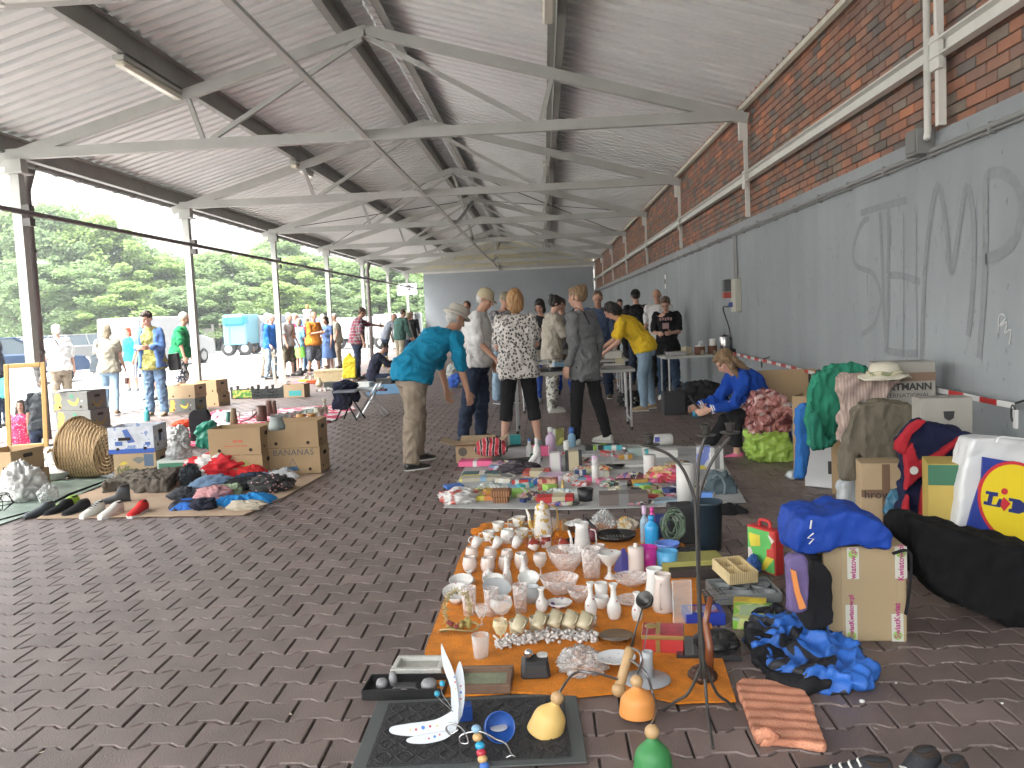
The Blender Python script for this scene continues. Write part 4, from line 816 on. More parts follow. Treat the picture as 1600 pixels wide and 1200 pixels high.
# ================= goods: helpers =================
def T(name,label,cat,px,py,rz=0,group=None,z=0):
    p=P(px,py,z); return thing(name,label,cat,(p.x,p.y,z),R(rz),group),S(p)
PROF=dict(
 cup=[(0,0),(.5,0),(.6,.05),(.85,.4),(1,1),(.93,1),(.78,.45),(.45,.12),(0,.1)],
 mug=[(0,0),(.85,0),(.9,.03),(1,.12),(1,1),(.92,1),(.9,.12),(0,.08)],
 bud=[(0,0),(.6,0),(.8,.05),(1,.25),(.9,.42),(.42,.62),(.36,.85),(.66,1),(.56,1),(.26,.85),(0,.8)],
 bottle=[(0,0),(.95,0),(1,.03),(1,.6),(.85,.7),(.42,.8),(.4,.86),(.46,.87),(.46,1),(0,1)],
 bowl=[(0,0),(.35,0),(.4,.06),(.8,.5),(1,1),(.95,1),(.7,.5),(.3,.15),(0,.12)],
 plate=[(0,0),(.5,0),(.6,.3),(1,1),(.98,1),(.56,.5),(0,.35)],
 tumbler=[(0,0),(.8,0),(1,1),(.93,1),(.74,.08),(0,.06)],
 goblet=[(0,0),(.62,0),(.6,.03),(.12,.09),(.1,.36),(.6,.46),(1,.75),(.88,1),(.82,1),(.92,.75),(.5,.5),(0,.47)],
 egg=[(0,0),(.55,0),(.9,.3),(1,.55),(.82,.95),(.76,1),(.68,.97),(.8,.6),(0,.2)],
 pot=[(0,0),(.8,0),(1,.1),(1,.3),(.78,.72),(.7,.8),(.8,.82),(.55,.9),(.14,.94),(.16,.98),(0,1)],
 jug=[(0,0),(.85,0),(1,.08),(1,.3),(.82,.6),(.72,.85),(.8,1),(.72,1),(.62,.85),(0,.5)],
 compote=[(0,0),(.5,0),(.45,.06),(.18,.2),(.16,.45),(.5,.6),(1,.95),(1,1),(.93,1),(.4,.68),(0,.65)],
 shaker=[(0,0),(.9,0),(1,.08),(.85,.3),(.5,.6),(.42,.78),(.5,.82),(.42,.93),(0,1)],
 lid=[(0,0),(.7,0),(.85,.1),(1,.3),(.9,.55),(.95,.6),(.6,.78),(.2,.86),(.16,.9),(.2,.97),(0,1)],
 can=[(0,0),(.97,0),(1,.02),(1,.98),(.97,1),(0,1)],
 spray=[(0,0),(1,0),(1,.68),(.8,.74),(.8,.75),(.86,.76),(.86,1),(0,1)],
 roll=[(0,0),(1,0),(1,1),(.35,1),(.35,.4),(0,.4)],
 bucket=[(0,0),(.85,0),(1,.95),(1.04,.95),(1.04,1),(.96,1),(.82,.05),(0,.04)])
NAMEM=dict(cup='bowl')
def hnd(mb,r,h,a=0,z0=.25,z1=.8,out=.55,t=.09):
    c,s_=math.cos(a),math.sin(a); q=[(r*.92,z0*h),(r*(1+out*.8),(z0+.08)*h),(r*(1+out),(z0+z1)/2*h),(r*(1+out*.8),(z1-.05)*h),(r*.92,z1*h)]
    mb.tube(smooth([(x*c,x*s_,z) for x,z in q],3),r*t,6); return mb
def ves(name,label,px,py,hp,wp,prof,m,cat=None,handle=None,spout=None,tilt=None,group=None,z=0,n=20,flute=0,knob=None,liquid=None,hm=None,hz=(.25,.8),saucer=None):
    t,s=T(name,label,cat or name.replace('_',' '),px,py,0,group,z); h=hp*s*1.05; r=wp/2*s
    if tilt: t.rotation_euler=(R(tilt[0]),R(tilt[1]),R(tilt[2]) if len(tilt)>2 else 0); t.location.z=z+r*abs(math.sin(R(max(abs(tilt[0]),abs(tilt[1])))))*.8
    parts=handle is not None or spout is not None or knob or saucer
    MB().lathe([(a*r,b*h) for a,b in PROF[prof]],n,flute=flute).build('body' ,m,t,True)
    if handle is not None: hnd(MB(),r,h,R(handle),*hz).build('handle',hm or m,t,True)
    if spout is not None:
        a=R(spout); c,s_=math.cos(a),math.sin(a); MB().tube([(r*.8*c,r*.8*s_,h*.2),(r*1.3*c,r*1.3*s_,h*.42),(r*1.35*c,r*1.35*s_,h*.62),(r*1.6*c,r*1.6*s_,h*.82)],[r*.26,r*.2,r*.15,r*.11],8).build('spout',m,t,True)
    if knob: MB().lathe([(r*.95*PROF[prof][-1][0] if 0 else r*.9*knob[1],h*knob[2]),(r*knob[1],h*(knob[2]+.03)),(r*knob[1],h*1.12),(0,h*1.13)],14).build('cap',knob[0],t,True)
    if saucer: MB().lathe([(r*1.5*a,b*h*.15) for a,b in PROF['plate']],20).build('saucer',saucer,t,True)
    return t
def bx(name,label,cat,px,py,wp,h,d,m,rz=0,z=0,group=None,band=None,tiltx=0,txt=None,bev=.002,top=None):
    """box whose front bottom centre is at the photo pixel"""
    t,s=T(name,label,cat,px,py,rz,group,z); w=wp*s
    if tiltx: t.rotation_euler[0]=R(tiltx)
    MB().box((0,d/2,h/2),(w,d,h)).build('box' if name!='book' else 'cover',m,t,bev=bev)
    if name=='book' or name=='notebook': MB().box((0.004,d/2,h/2),(w+.0,d-.012,h-.006)).build('pages',mat('pages',(.55,.52,.44),.9),t)
    if band: MB().box((w*band[1],d/2,h/2),(w*band[2],d+.003,h+.003)).build('label_band',band[0],t)
    if top: MB().box((0,d/2,h+.001),(w*.7,d*.6,.002)).build('printed_panel',top,t)
    if txt: fonttext(txt[0],txt[1],txt[2],parent=t,M=at(txt[3] if len(txt)>3 else 0,-.0018,txt[4] if len(txt)>4 else h/2))
    return t
def heap(name,label,cat,px,py,wp,d,h,m,rz=0,seed=0,nx=64,ny=48,fr=7,group=None,z=0,rough=1,build=True,sharp=1):
    """crumpled cloth / bag: folded sheet heaped on the ground, centre at the pixel"""
    p=P(px,py,z); s=S(p); W=wp*s/2; D=d/2; vs=[]
    if h>.34*min(2*W,2*D) and name not in('shopping_bag',):
        n=56;m_=34; sd=Vector((seed*2.1,seed,seed*3.3))
        for i in range(m_+1):
            th=PI*i/m_
            for j in range(n):
                a=2*PI*j/n; q=Vector((math.sin(th)*math.cos(a),math.sin(th)*math.sin(a),-math.cos(th))); w_=q*1.6+sd; w_+=Vector((noise.noise(w_*1.3),noise.noise(w_*1.3+Vector((4,4,4))),noise.noise(w_*1.3+Vector((8,1,4)))))*.9
                k=.86+.22*noise.noise(q*1.5+sd)+.20*(.5-abs(noise.noise(w_*1.5))*2.2)*(.6+.5*rough)+.07*(.5-abs(noise.noise(w_*4))*2)*rough
                vs.append((q.x*W*k,q.y*D*k,max(.002,h*.42+q.z*h*.6*k)))
        fs=[(i*n+j,i*n+(j+1)%n,(i+1)*n+(j+1)%n,(i+1)*n+j) for i in range(m_) for j in range(n)]
        o=MB().add(vs,fs).build(name,m,None,True,(p.x,p.y,z),R(rz)); return tag(o,label,cat,group)
    fr=fr*1.35
    so_=Vector((seed*3.7,seed*1.3,seed*5.1))
    for j in range(ny+1):
        for i in range(nx+1):
            u=-1+2*i/nx; v=-1+2*j/ny; x=u*math.sqrt(1-v*v/2); y=v*math.sqrt(1-u*u/2); rho=math.hypot(x,y); an=math.atan2(y,x)
            k=1+.3*noise.noise(Vector((math.cos(an)*1.6,math.sin(an)*1.6,seed)))+.10*noise.noise(Vector((math.cos(an)*6,math.sin(an)*6,seed)))*rough
            X=x*W*k; Y_=y*D*k; q=Vector((X,Y_,0))*fr+so_; q+=Vector((noise.noise(q*.6),noise.noise(q*.6+Vector((5,5,5))),0))*1.2
            f=1-abs(noise.noise(q))*2.6; f2=1-abs(noise.noise(q*2.3+Vector((3,1,0))))*2.2; f3=noise.noise(q*.45)
            e=max(0,1-rho**3.2)**.6
            zz=h*e*max(.12,.46+.34*f+.24*f2+.4*f3)
            vs.append((X,Y_,zz+(.002 if rho<.995 else 0)))
    fs=[(j*(nx+1)+i,j*(nx+1)+i+1,(j+1)*(nx+1)+i+1,(j+1)*(nx+1)+i) for j in range(ny) for i in range(nx)]
    o=MB().add(vs,fs).build(name,m,None,True,(p.x,p.y,z),R(rz)); return tag(o,label,cat,group)
def soft(name,label,cat,polypx,m,th=.05,Y=None,vox=.014,it=6,amp=.012,fr=(6,6,6),seed=1,z=0,lean=0,puff=0,parent=None,group=None,frs=(15,15,15)):
    """soft garment or bag: outline on the ground (Y None) or upright at depth Y, with real thickness, folds"""
    c=MB()
    if Y is None:
        q=[P(a,b,z) for a,b in polypx]; o0=sum(q,Vector())/len(q); c.prism([(v.x-o0.x,v.y-o0.y) for v in q],th); loc=(o0.x,o0.y,z)
    else:
        q=[PY(a,b,Y) for a,b in polypx]; xm=sum(v.x for v in q)/len(q); zm=min(v.z for v in q)
        M=Matrix(((1,0,0,0),(0,0,-1,0),(0,1,0,0),(0,0,0,1)))
        c.prism([(v.x-xm,v.z-zm) for v in q],th,0,M,-th); loc=(xm,Y,zm)
        if lean: c.v=[(x,y+lean*zz,zz) for x,y,zz in c.v]
    me=remesh(c,vox,it,.7); folds(me,amp*.7,fr,seed); folds(me,-amp*.55,tuple(f*1.9 for f in fr),seed+2); folds(me,-amp*.22,frs,seed+5)
    if Y is None:
        co=verts(me); co[:,2]=np.maximum(co[:,2],.002); me.vertices.foreach_set('co',co.ravel())
    setmat(me,m); o=link(name,me,parent,loc); 
    return tag(o,label,cat,group) if parent is None else o
def sheet_(name,label,cat,poly,m,th=.006,amp=.006,z=0,nsub=1,kind=None):
    """cloth or board laid flat on the ground: fine grid clipped to the outline, slight waves"""
    q=[P(a,b) for a,b in poly]; b=bmesh.new(); f=b.faces.new([b.verts.new((v.x,v.y,0)) for v in q]); 
    if f.normal.z<0 or True: bmesh.ops.recalc_face_normals(b,faces=[f]); b.normal_update()
    x0,x1=min(v.x for v in q),max(v.x for v in q); y0,y1=min(v.y for v in q),max(v.y for v in q); st=.05
    x=x0+st
    while x<x1: bmesh.ops.bisect_plane(b,geom=b.verts[:]+b.edges[:]+b.faces[:],plane_co=(x,0,0),plane_no=(1,0,0)); x+=st
    y=y0+st
    while y<y1: bmesh.ops.bisect_plane(b,geom=b.verts[:]+b.edges[:]+b.faces[:],plane_co=(0,y,0),plane_no=(0,1,0)); y+=st
    for v in b.verts: v.co.z=z+.004+th+abs(noise.noise(Vector((v.co.x*4,v.co.y*4,1))))*amp
    for f in b.faces:
        if f.normal.z<0: f.normal_flip()
    r=bmesh.ops.extrude_face_region(b,geom=b.faces[:]); 
    for v in [e for e in r['geom'] if isinstance(e,bmesh.types.BMVert)]: v.co.z-=th
    bmesh.ops.recalc_face_normals(b,faces=b.faces[:]); me=bpy.data.meshes.new(name); b.to_mesh(me); b.free(); me.materials.append(m)
    return tag(link(name,me),label,cat)
kraft=mat('kraft_board',(.36,.25,.14),.85,bump=.2,bs=90,var=.07,vs=4); kraft2=mat('kraft_light',(.42,.31,.19),.85,bump=.2,bs=90,var=.07,vs=4); kdark=mat('board_inside',(.24,.16,.09),.9,var=.1); hole=mat('hole_dark',(.03,.02,.015),1)
def carton(name,label,px,py,w,d,h,rz,m=kraft,z=0,holes=True,lidh=None,cat='cardboard box',group=None,extra=None,open_=True,flaps=False):
    """banana-box style carton: front-left bottom corner at the pixel; walls, lid lip, hand holes"""
    p=P(px,py); t=thing(name,label,cat,(p.x,p.y,z+.004),R(rz),group); th=.006
    b=MB(); b.box((w/2,th/2,h/2),(w,th,h)).box((w/2,d-th/2,h/2),(w,th,h)).box((th/2,d/2,h/2),(th,d-2*th,h)).box((w-th/2,d/2,h/2),(th,d-2*th,h)).box((w/2,d/2,th/2+.003),(w-2*th,d-2*th,th))
    b.build('wall_board',m,t,bev=.0015)
    if not open_: MB().box((w/2,d/2,h-.012),(w-.014,d-.014,.006)).box((w/2,d*.25,h+.002),(w,d*.48,.004)).box((w/2,d*.75,h+.002),(w,d*.48,.004)).build('lid',m,t)
    if holes:
        for x,zz in ((w*.2,.045),(w*.8,.045)):
            MB().lathe([(.016,0),(.016,.003)],14,0,Matrix.Translation((x,-.001,zz))@Matrix.Rotation(PI/2,4,'X')).build('hole',hole,t)
        MB().prism([(-.05,-.018),(.05,-.018),(.06,.0),(.05,.018),(-.05,.018),(-.06,0)],.003,0,Matrix.Translation((w+.002,d/2,h*.72))@Matrix.Rotation(PI/2,4,'Z')@Matrix.Rotation(PI/2,4,'X')).build('hand_hole',hole,t)
        for zz in (h*.25,): MB().lathe([(.014,0),(.014,.003)],12,0,Matrix.Translation((w+.001,d*.25,zz))@Matrix.Rotation(PI/2,4,'Y')).build('hole',hole,t)
    if flaps:
        for a in (-1,1): MB().bar((w/2 if 1 else 0,0 if a<0 else d,h),(w/2,(-.16 if a<0 else d+.14),h+.04),w,.005).build('flap',m,t)
        MB().bar((0,d/2,h),(-.16,d/2,h+.05),d,.005,up=(0,0,1)).build('flap',m,t); MB().bar((w,d/2,h),(w+.15,d/2,h+.07),d,.005).build('flap',m,t)
    if extra: extra(t,w,d,h)
    return t
# ================= left-hand stalls =================
greyb=mat('printed_grey',(.14,.145,.135),.6,var=.08); bfig=mat('print_orange',(.60,.33,.07),.6); bgrn=mat('print_green',(.05,.20,.12),.6); byel=mat('print_yellow',(.62,.50,.06),.6); bwht=mat('print_white',(.6,.6,.6),.6)
def banprint(t,w,d,h):
    F_=-.0015
    b=MB(); b.prism([(.02,.01),(.10,.01),(.13,.06),(.11,.11),(.135,.15),(.11,h-.02),(.05,h-.015),(.03,h*.6),(.05,h*.45),(.02,h*.3)],.0015,0,Matrix.Translation((0,F_+.0015,0))@FRONT); b.build('printed_figure',bfig,t)
    b=MB(); b.prism([(.22,.14),(.24,.09),(.29,.06),(.34,.065),(.37,.10),(.38,.16),(.36,.15),(.345,.115),(.30,.10),(.26,.12)],.0016,0,Matrix.Translation((0,F_+.0015,0))@FRONT); b.build('printed_banana',byel,t)
    MB().prism([(.0,.012),(.05,.0),(.03,.05),(.0,.06)],.0012,0,Matrix.Translation((0,F_+.0015,.001))@FRONT).prism([(.25,.16),(.31,.15),(.30,.20),(.26,.21)],.0012,0,Matrix.Translation((0,F_+.0015,0))@FRONT).build('printed_leaf',bgrn,t)
    MB().lathe([(.014,0),(.014,.0015)],10,0,at(w-.1,F_+.0015,.04)).lathe([(.012,0),(.012,.0015)],10,0,at(w-.08,F_+.0015,.12)).build('hole',bwht,t)
    pm_=Matrix.Translation((w+.0015,d/2,h*.36))@Matrix.Rotation(PI/2,4,'Z')@Matrix.Rotation(PI/2,4,'X')
    MB().prism([(-.11,.06),(-.09,-.02),(-.03,-.06),(.04,-.06),(.1,-.01),(.12,.06),(.09,.03),(.03,-.02),(-.03,-.02),(-.08,.03)],.0015,0,pm_).build('side_banana',mat('print_gold',(.25,.17,.04),.6),t)
for i in range(3):
    carton('banana_carton',['bottom','middle','topmost'][i]+' grey carton with an orange figure in the stack of three by the nearest column',(93,91,88)[i],700,.50,.40,.235,-8,greyb,z=.238*i,open_=(i<2),group='printed grey cartons',extra=banprint)
pt=P(120,700); tag(MB().box((0,0,0),(.62,.3,.006)).build('white_board',mat('board_white',(.62,.62,.62),.7),None,loc=(pt.x+.05,pt.y+.25,.735),rz=.3),'white sheet lying on top of the stack of three grey cartons','board')
# big mirror leaning by the column
mp_=P(44,702); mr_=thing('mirror','tall gold-framed mirror leaning by the nearest column with people reflected','mirror',(mp_.x,mp_.y,.01),0)
s_=S(mp_); mw,mh=60*s_,134*s_
mr_.rotation_euler=(R(-8),0,R(14))
gold=mat('gilt_frame',(.27,.16,.045),.45,var=.1,vs=20)
fb=MB()
for (a,b_,c,d_) in ((-mw/2+.03,0,.06,mh),(mw/2-.03,0,.06,mh)): fb.box((a,0,mh/2),(.06,.035,mh))
fb.box((0,0,.03),(mw-.12,.035,.06)).box((0,0,mh-.03),(mw-.12,.035,.06)); fb.build('frame',gold,mr_,bev=.008)
MB().box((0,.004,mh/2),(mw-.11,.012,mh-.11)).build('mirror_glass',mat('mirror_silver',(.9,.9,.9),.015,metal=1),mr_)
MB().box((0,.014,mh/2),(mw-.05,.006,mh-.04)).build('backing',kdark,mr_)
# wicker basket on its side
wick=rampmat('wicker','wave',[(0,(.12,.07,.03)),(.5,(.36,.24,.12)),(1,(.48,.34,.18))],18,rough=.7,dist=1.5,stretch=(1,1,1),inter='LINEAR',bump=.6)
bk,s_=T('wicker_basket','large oval wicker laundry basket lying tipped on its side','basket',140,752,0)
def wickmesh(r0,r1,L,n=44,rows=22):
    b=MB(); vs=[]
    for i in range(rows+1):
        q=i/rows; r=r0+(r1-r0)*math.sin(q*PI/2)
        for j in range(n):
            a=2*PI*j/n; w_=1+.022*(1 if (i+(j//2))%2 else -1); vs.append((r*1.18*w_*math.cos(a),r*w_*math.sin(a),q*L))
    b.add(vs,[(i*n+j,i*n+(j+1)%n,(i+1)*n+(j+1)%n,(i+1)*n+j) for i in range(rows) for j in range(n)]); 
    for k in range(6):
        q=k/6; b.tube([(r0*(1-q)*1.18*math.cos(2*PI*j/20),r0*(1-q)*math.sin(2*PI*j/20),.0) for j in range(21)],r0/12*.9,6)
    b.tube([(r1*1.2*math.cos(2*PI*j/24),r1*1.02*math.sin(2*PI*j/24),L) for j in range(25)],.016,6); return b
B1=Matrix.Translation((.14,.12,.255))@Matrix.Rotation(R(-20),4,'Z')@Matrix.Rotation(R(-82),4,'Y')
wm=wickmesh(.18,.255,.42); MB().add(wm.v,wm.f,0,B1).build('woven_body',wick,bk)
hm_=MB().tube(smooth([(0,-.2,.40),(0,-.27,.47),(0,-.33,.42)],3),.014,6); MB().add(hm_.v,hm_.f,0,B1).build('handle',wick,bk,True)
# ground sheets
sheet_('ground_sheet','shiny grey-green mottled plastic sheet under the white crockery','ground sheet',[(-30,832),(66,798),(186,748),(176,742),(60,735),(-30,752)],rampmat('sheet_green','noise',[(0,(.10,.16,.13)),(.5,(.22,.29,.25)),(1,(.38,.43,.40))],6,rough=.35,detail=5,inter='LINEAR'))
tag(MB().tube([P(-10,818)+Vector((0,0,.012)),P(66,797)+Vector((0,0,.012)),P(110,775)+Vector((0,0,.02)),P(180,748)+Vector((0,0,.012))],.01,6).build('sheet_hem',blk),'black rope hem along the edge of the green plastic sheet','rope')
sheet_('cardboard_sheet','brown cardboard sheet laid under the heap of second-hand clothes','cardboard',[(58,812),(382,806),(450,775),(508,742),(400,744),(180,757),(120,776)],mat('card_sheet',(.40,.29,.20),.9,var=.12,vs=3))
# cartons
def tubprint(t,w,d,h):
    MB().box((w/2,-.001,.022),(w+.004,.003,.044)).build('blue_rim',mat('print_blue',(.03,.10,.42),.5),t)
    b=MB(); b.prism([(.14,h-.03),(.19,h-.02),(.26,.11),(.19,.10)],.002,0,Matrix.Translation((0,0,0))@FRONT).box((.03+.35,-.001,.09),(.05,.002,.03)).box((.1,-.001,.1),(.07,.002,.04)); b.build('blue_stripe',mat('print_blue2',(.06,.13,.40),.5),t)
    MB().prism([(-.06,-.015),(.06,-.015),(.06,.015),(-.06,.015)],.002,0,at(w*.36,-.002,h*.55)).build('hand_slot',hole,t)
    MB().prism([(-.03,-.05),(.03,-.05),(.035,.02),(0,.05),(-.035,.02)],.002,0,Matrix.Translation((w+.002,d*.45,h*.55))@Matrix.Rotation(PI/2,4,'Z')@Matrix.Rotation(PI/2,4,'X')).build('shield_print',mat('print_dkblue',(.03,.06,.18),.5),t)
bwp=rampmat('blue_white_print','noise',[(0,(.55,.58,.64)),(.56,(.55,.58,.64)),(.6,(.20,.27,.45)),(.7,(.55,.58,.64))],9,rough=.5,detail=3)
carton('cardboard_box','kraft carton with green word and grey emblem under the blue and white carton',180,752,.41,.34,.255,4,kraft2,open_=False,extra=lambda t,w,d,h:(fonttext('fyffes',.10,mat('print_olive',(.12,.14,.05),.6),parent=t,M=at(.13,-.002,.10),bold=.002),MB().box((w-.07,-.001,h-.065),(.09,.002,.12)).build('blue_panel',mat('print_slate',(.09,.14,.22),.6),t),MB().prism([(.18,.20),(.22,.225),(.27,.225),(.31,.20),(.245,.155)],.002,0,FRONT).build('emblem',mat('print_grey',(.18,.18,.17),.6),t),MB().prism([(.05,.16),(.09,.15),(.14,.17),(.1,.19)],.002,0,FRONT).build('yellow_leaf',byel,t)))
carton('cardboard_box','blue and white printed carton on top of the kraft carton with the green word',174,752,.44,.37,.26,4,bwp,z=.262,extra=tubprint)
carton('cardboard_box','flat green, white and yellow carton behind the heaped jackets',247,752,.55,.3,.19,2,mat('print_pale_green',(.5,.55,.5),.6),open_=False,extra=lambda t,w,d,h:(MB().box((w*.46,-.001,h*.66),(w*.85,.002,h*.45)).build('green_field',bgrn,t),MB().prism([(.0,.02),(.15,.075),(.3,.09),(.5,.05),(.3,.06),(.12,.04)],.003,0,FRONT).build('yellow_swoosh',byel,t)))
def redprint(t,w,d,h):
    for x,zz,ww in ((.25,.13,.03),(.30,.13,.05),(.26,.085,.22)): MB().box((x,-.001,zz),(ww,.002,.022 if ww<.1 else .008)).build('red_print',mat('print_red',(.50,.12,.07),.7),t)
carton('cardboard_box','lower kraft carton with faded green capital letters left of the bananas box',331,752,.50,.36,.235,0,kraft,extra=lambda t,w,d,h:(fonttext('HURu',.16,mat('print_green_fade',(.26,.30,.08),.8),parent=t,M=at(.26,-.002,.12),bold=.003),MB().lathe([(.03,0),(.045,0),(.045,.002),(.03,.002)],16,0,at(.06,0,.15)).build('round_print',byel,t)))
carton('cardboard_box','upper kraft carton with small red print, stacked on the faded green letters',330,752,.50,.36,.255,0,kraft,z=.238,extra=redprint)
def triprint(t,w,d,h):
    fonttext('BANANAS',.085,mat('print_ink',(.10,.11,.12),.7),parent=t,M=at(w*.5,-.002,h-.045),space=1.05)
    b=MB()
    for p_,q_ in (((.19,.035),(.25,.15)),((.25,.15),(.31,.035)),((.31,.035),(.19,.035))): b.bar((p_[0],-.001,p_[1]),(q_[0],-.001,q_[1]),.004,.003)
    b.build('triangle_outline',mat('print_blueink',(.05,.12,.22),.7),t); MB().prism([(.195,.035),(.215,.075),(.285,.075),(.305,.035)],.0015,0,FRONT).build('triangle_base',mat('print_blueink',(.05,.12,.22),.7),t)
carton('cardboard_box','lower kraft carton printed BANANAS with a blue triangle',419,743,.52,.36,.255,0,kraft,extra=triprint)
carton('cardboard_box','plain kraft carton on top of the carton printed BANANAS',418,743,.52,.36,.255,0,kraft,z=.258)
carton('cardboard_box','kraft carton at the left edge of the photo, lower of two',-30,775,.42,.4,.2,-12,kraft,group=None)
carton('cardboard_box','kraft carton at the left edge of the photo, upper of two',-34,775,.40,.4,.2,-12,kraft,z=.203)
carton('banana_carton','grey printed carton with an orange figure under the plain carton by the second column',264,645,.50,.42,.235,-6,greyb,group='printed grey cartons',extra=banprint)
carton('cardboard_box','plain kraft carton with two round holes on the grey carton by the second column',264,645,.51,.43,.235,-6,kraft2,z=.238)
carton('cardboard_box','lower brown carton at the right side of the far pair by the second column',310,636,.42,.42,.24,-10,kraft)
carton('cardboard_box','upper brown carton at the right side of the far pair by the second column',309,636,.41,.42,.24,-10,kraft,z=.243)
# shoes on the sheet
def shoe(label,px,py,rz,m,sole,L=.28,boot=0,group='second-hand shoes set out in a row',z=0,cat='shoe',lace=None):
    t,s=T('shoe',label,cat,px,py,rz,group,z); c=MB(); n=14
    rings=[(0,.045+boot,.030,.045+boot*.9),(.05,.05+boot,.036,.05+boot),(.28,.05+boot*.9,.038,.048+boot*.9),(.42,.04,.040,.036),(.7,.03,.045,.026),(.92,.025,.036,.02),(1,.02,.02,.012)]
    c.loft([(V(0,q*L,zz),V(w_,0,0),V(0,0,hh)) for q,zz,w_,hh in rings],n=n); c.build('upper',m,t,True)
    MB().prism([(-.028,-.005),(.028,-.005),(.04,L*.3),(.047,L*.66),(.036,L*.93),(.012,L*1.03),(-.02,L*1.02),(-.042,L*.85),(-.045,L*.6),(-.036,L*.3)],.02,0,None,-.001).build('sole',sole,t)
    MB().lathe([(.0,.093+boot*1.9),(.026,.096+boot*1.95),(.03,.085+boot*1.8)],14,0,Matrix.Translation((0,L*.15,.0))@Matrix.Diagonal((1,1.5,1,1))).build('opening',hole,t)
    if lace:
        b=MB()
        for k in range(4): b.tube([(-.025,L*(.32+.09*k),.082-.009*k),(0,L*(.34+.09*k),.09-.009*k),(.025,L*(.32+.09*k),.082-.009*k)],.004,5)
        b.build('lace',lace,t)
    return t
wsole=mat('rubber_white',(.6,.6,.58),.6); dsole=mat('rubber_black',(.03,.03,.03),.7)
shoe('dark rubber clog, leftmost in the row of shoes',84,800,160,mat('clog',(.05,.06,.07),.5),dsole); shoe('black leather shoe next to the rubber clog',112,796,165,blk,dsole); shoe('black trainer with lime green lining',122,790,160,mat('lime_lining',(.3,.5,.05),.6),dsole)
shoe('black slip-on shoe in the middle of the row',138,796,168,blk,dsole); shoe('white trainer with grey stripes left of the laces',160,799,175,whs,wsole,lace=blk); shoe('white trainer with dangling laces',190,800,172,whs,wsole,lace=wsole); shoe('dark grey ankle boot lying behind the white trainers',204,784,120,mat('boot_grey',(.05,.055,.06),.6),dsole,boot=.03); shoe('red and white trainer at the right end of the row',228,798,180,red,wsole)
# clothes
gbr=cl('taupe_jacket',(.13,.115,.095),.85,bump=.5,bs=60)
soft('jacket','crumpled taupe quilted jacket lying before the cartons, left half','jacket',[(158,773),(200,765),(230,771),(262,770),(258,745),(244,728),(226,732),(196,752)],gbr,.10,vox=.013,amp=.02,fr=(9,9,9))
soft('jacket','taupe jacket sleeve bundle leaning on the green and yellow carton','jacket',[(208,772),(262,772),(278,755),(292,745),(290,722),(270,724),(256,742),(236,752)],cl('taupe_dark',(.11,.095,.08)),.13,vox=.013,amp=.022,fr=(9,9,9),seed=4)
def heapL(name,label,cat,px,py,wp,d,h,m,**k): return heap(name,label,cat,px,py,wp*1.15,d*1.2,h*1.5,m,**k)
heapL('red_jacket','red and white fleece jacket with black lining on the clothes heap','jacket',342,748,95,.5,.19,rampmat('red_white_fleece','noise',[(0,(.62,.6,.58)),(.40,(.62,.6,.58)),(.45,(.58,.02,.03)),(.64,(.58,.02,.03)),(.68,(.03,.03,.04))],4.5,detail=1),seed=2)
heapL('red_garment','bright red garment in front of the carton printed BANANAS','clothes',395,750,45,.3,.10,red,seed=3); heapL('dark_coat','black coat sleeve under the red and white fleece','clothes',298,758,28,.3,.14,cl('dark_slate',(.05,.06,.07)),seed=5)
heapL('blue_jeans','faded blue jeans folded on the cardboard sheet','jeans',335,765,64,.3,.09,jean,seed=6); heapL('dark_jeans','dark grey jeans beside the faded blue jeans','jeans',290,780,52,.25,.07,cl('dark_grey_denim',(.05,.055,.065)),seed=7)
heapL('dark_trousers','black trousers stretched behind the pink garment','clothes',385,765,60,.25,.08,blk,seed=8); heapL('pink_blouse','pale pink top crumpled in the middle of the clothes','clothes',334,780,52,.26,.08,cl('pale_pink',(.55,.30,.31)),seed=9)
heapL('sports_shirt','royal blue and black sports top at the front edge','clothes',290,795,50,.2,.05,rampmat('blue_black','noise',[(0,(.02,.02,.03)),(.5,(.02,.12,.45))],7,detail=0),seed=10); heapL('navy_bundle','dark navy folded bundle at the front edge','clothes',320,797,38,.2,.07,cl('navy_b',(.025,.028,.045)),seed=11)
heapL('blue_dress','bright cyan blue garment near the front edge','clothes',380,786,84,.32,.06,cl('cyan_blue',(.02,.20,.50)),seed=12); heapL('cream_tie','cream knitted garment at the right front edge','clothes',384,798,58,.12,.06,cl('cream_b',(.45,.40,.32)),seed=13)
heapL('patterned_dress','black dress with pink flowers heaped at the right','clothes',424,768,72,.34,.10,rampmat('black_floral','voronoi',[(0,(.55,.3,.28)),(.25,(.03,.03,.03))],26),seed=14); heapL('white_shirt','white and light blue shirt before the BANANAS carton','clothes',428,750,66,.26,.07,rampmat('white_blue','noise',[(0,(.25,.35,.5)),(.46,(.6,.62,.64))],6),seed=15); heapL('green_shirt','pale green top between the blue and pink garments','clothes',362,773,34,.18,.07,cl('pale_green',(.33,.42,.28)),seed=16)
heapL('navy_jeans','navy trousers at the back of the clothes heap','clothes',395,760,50,.2,.09,navyj,seed=17)
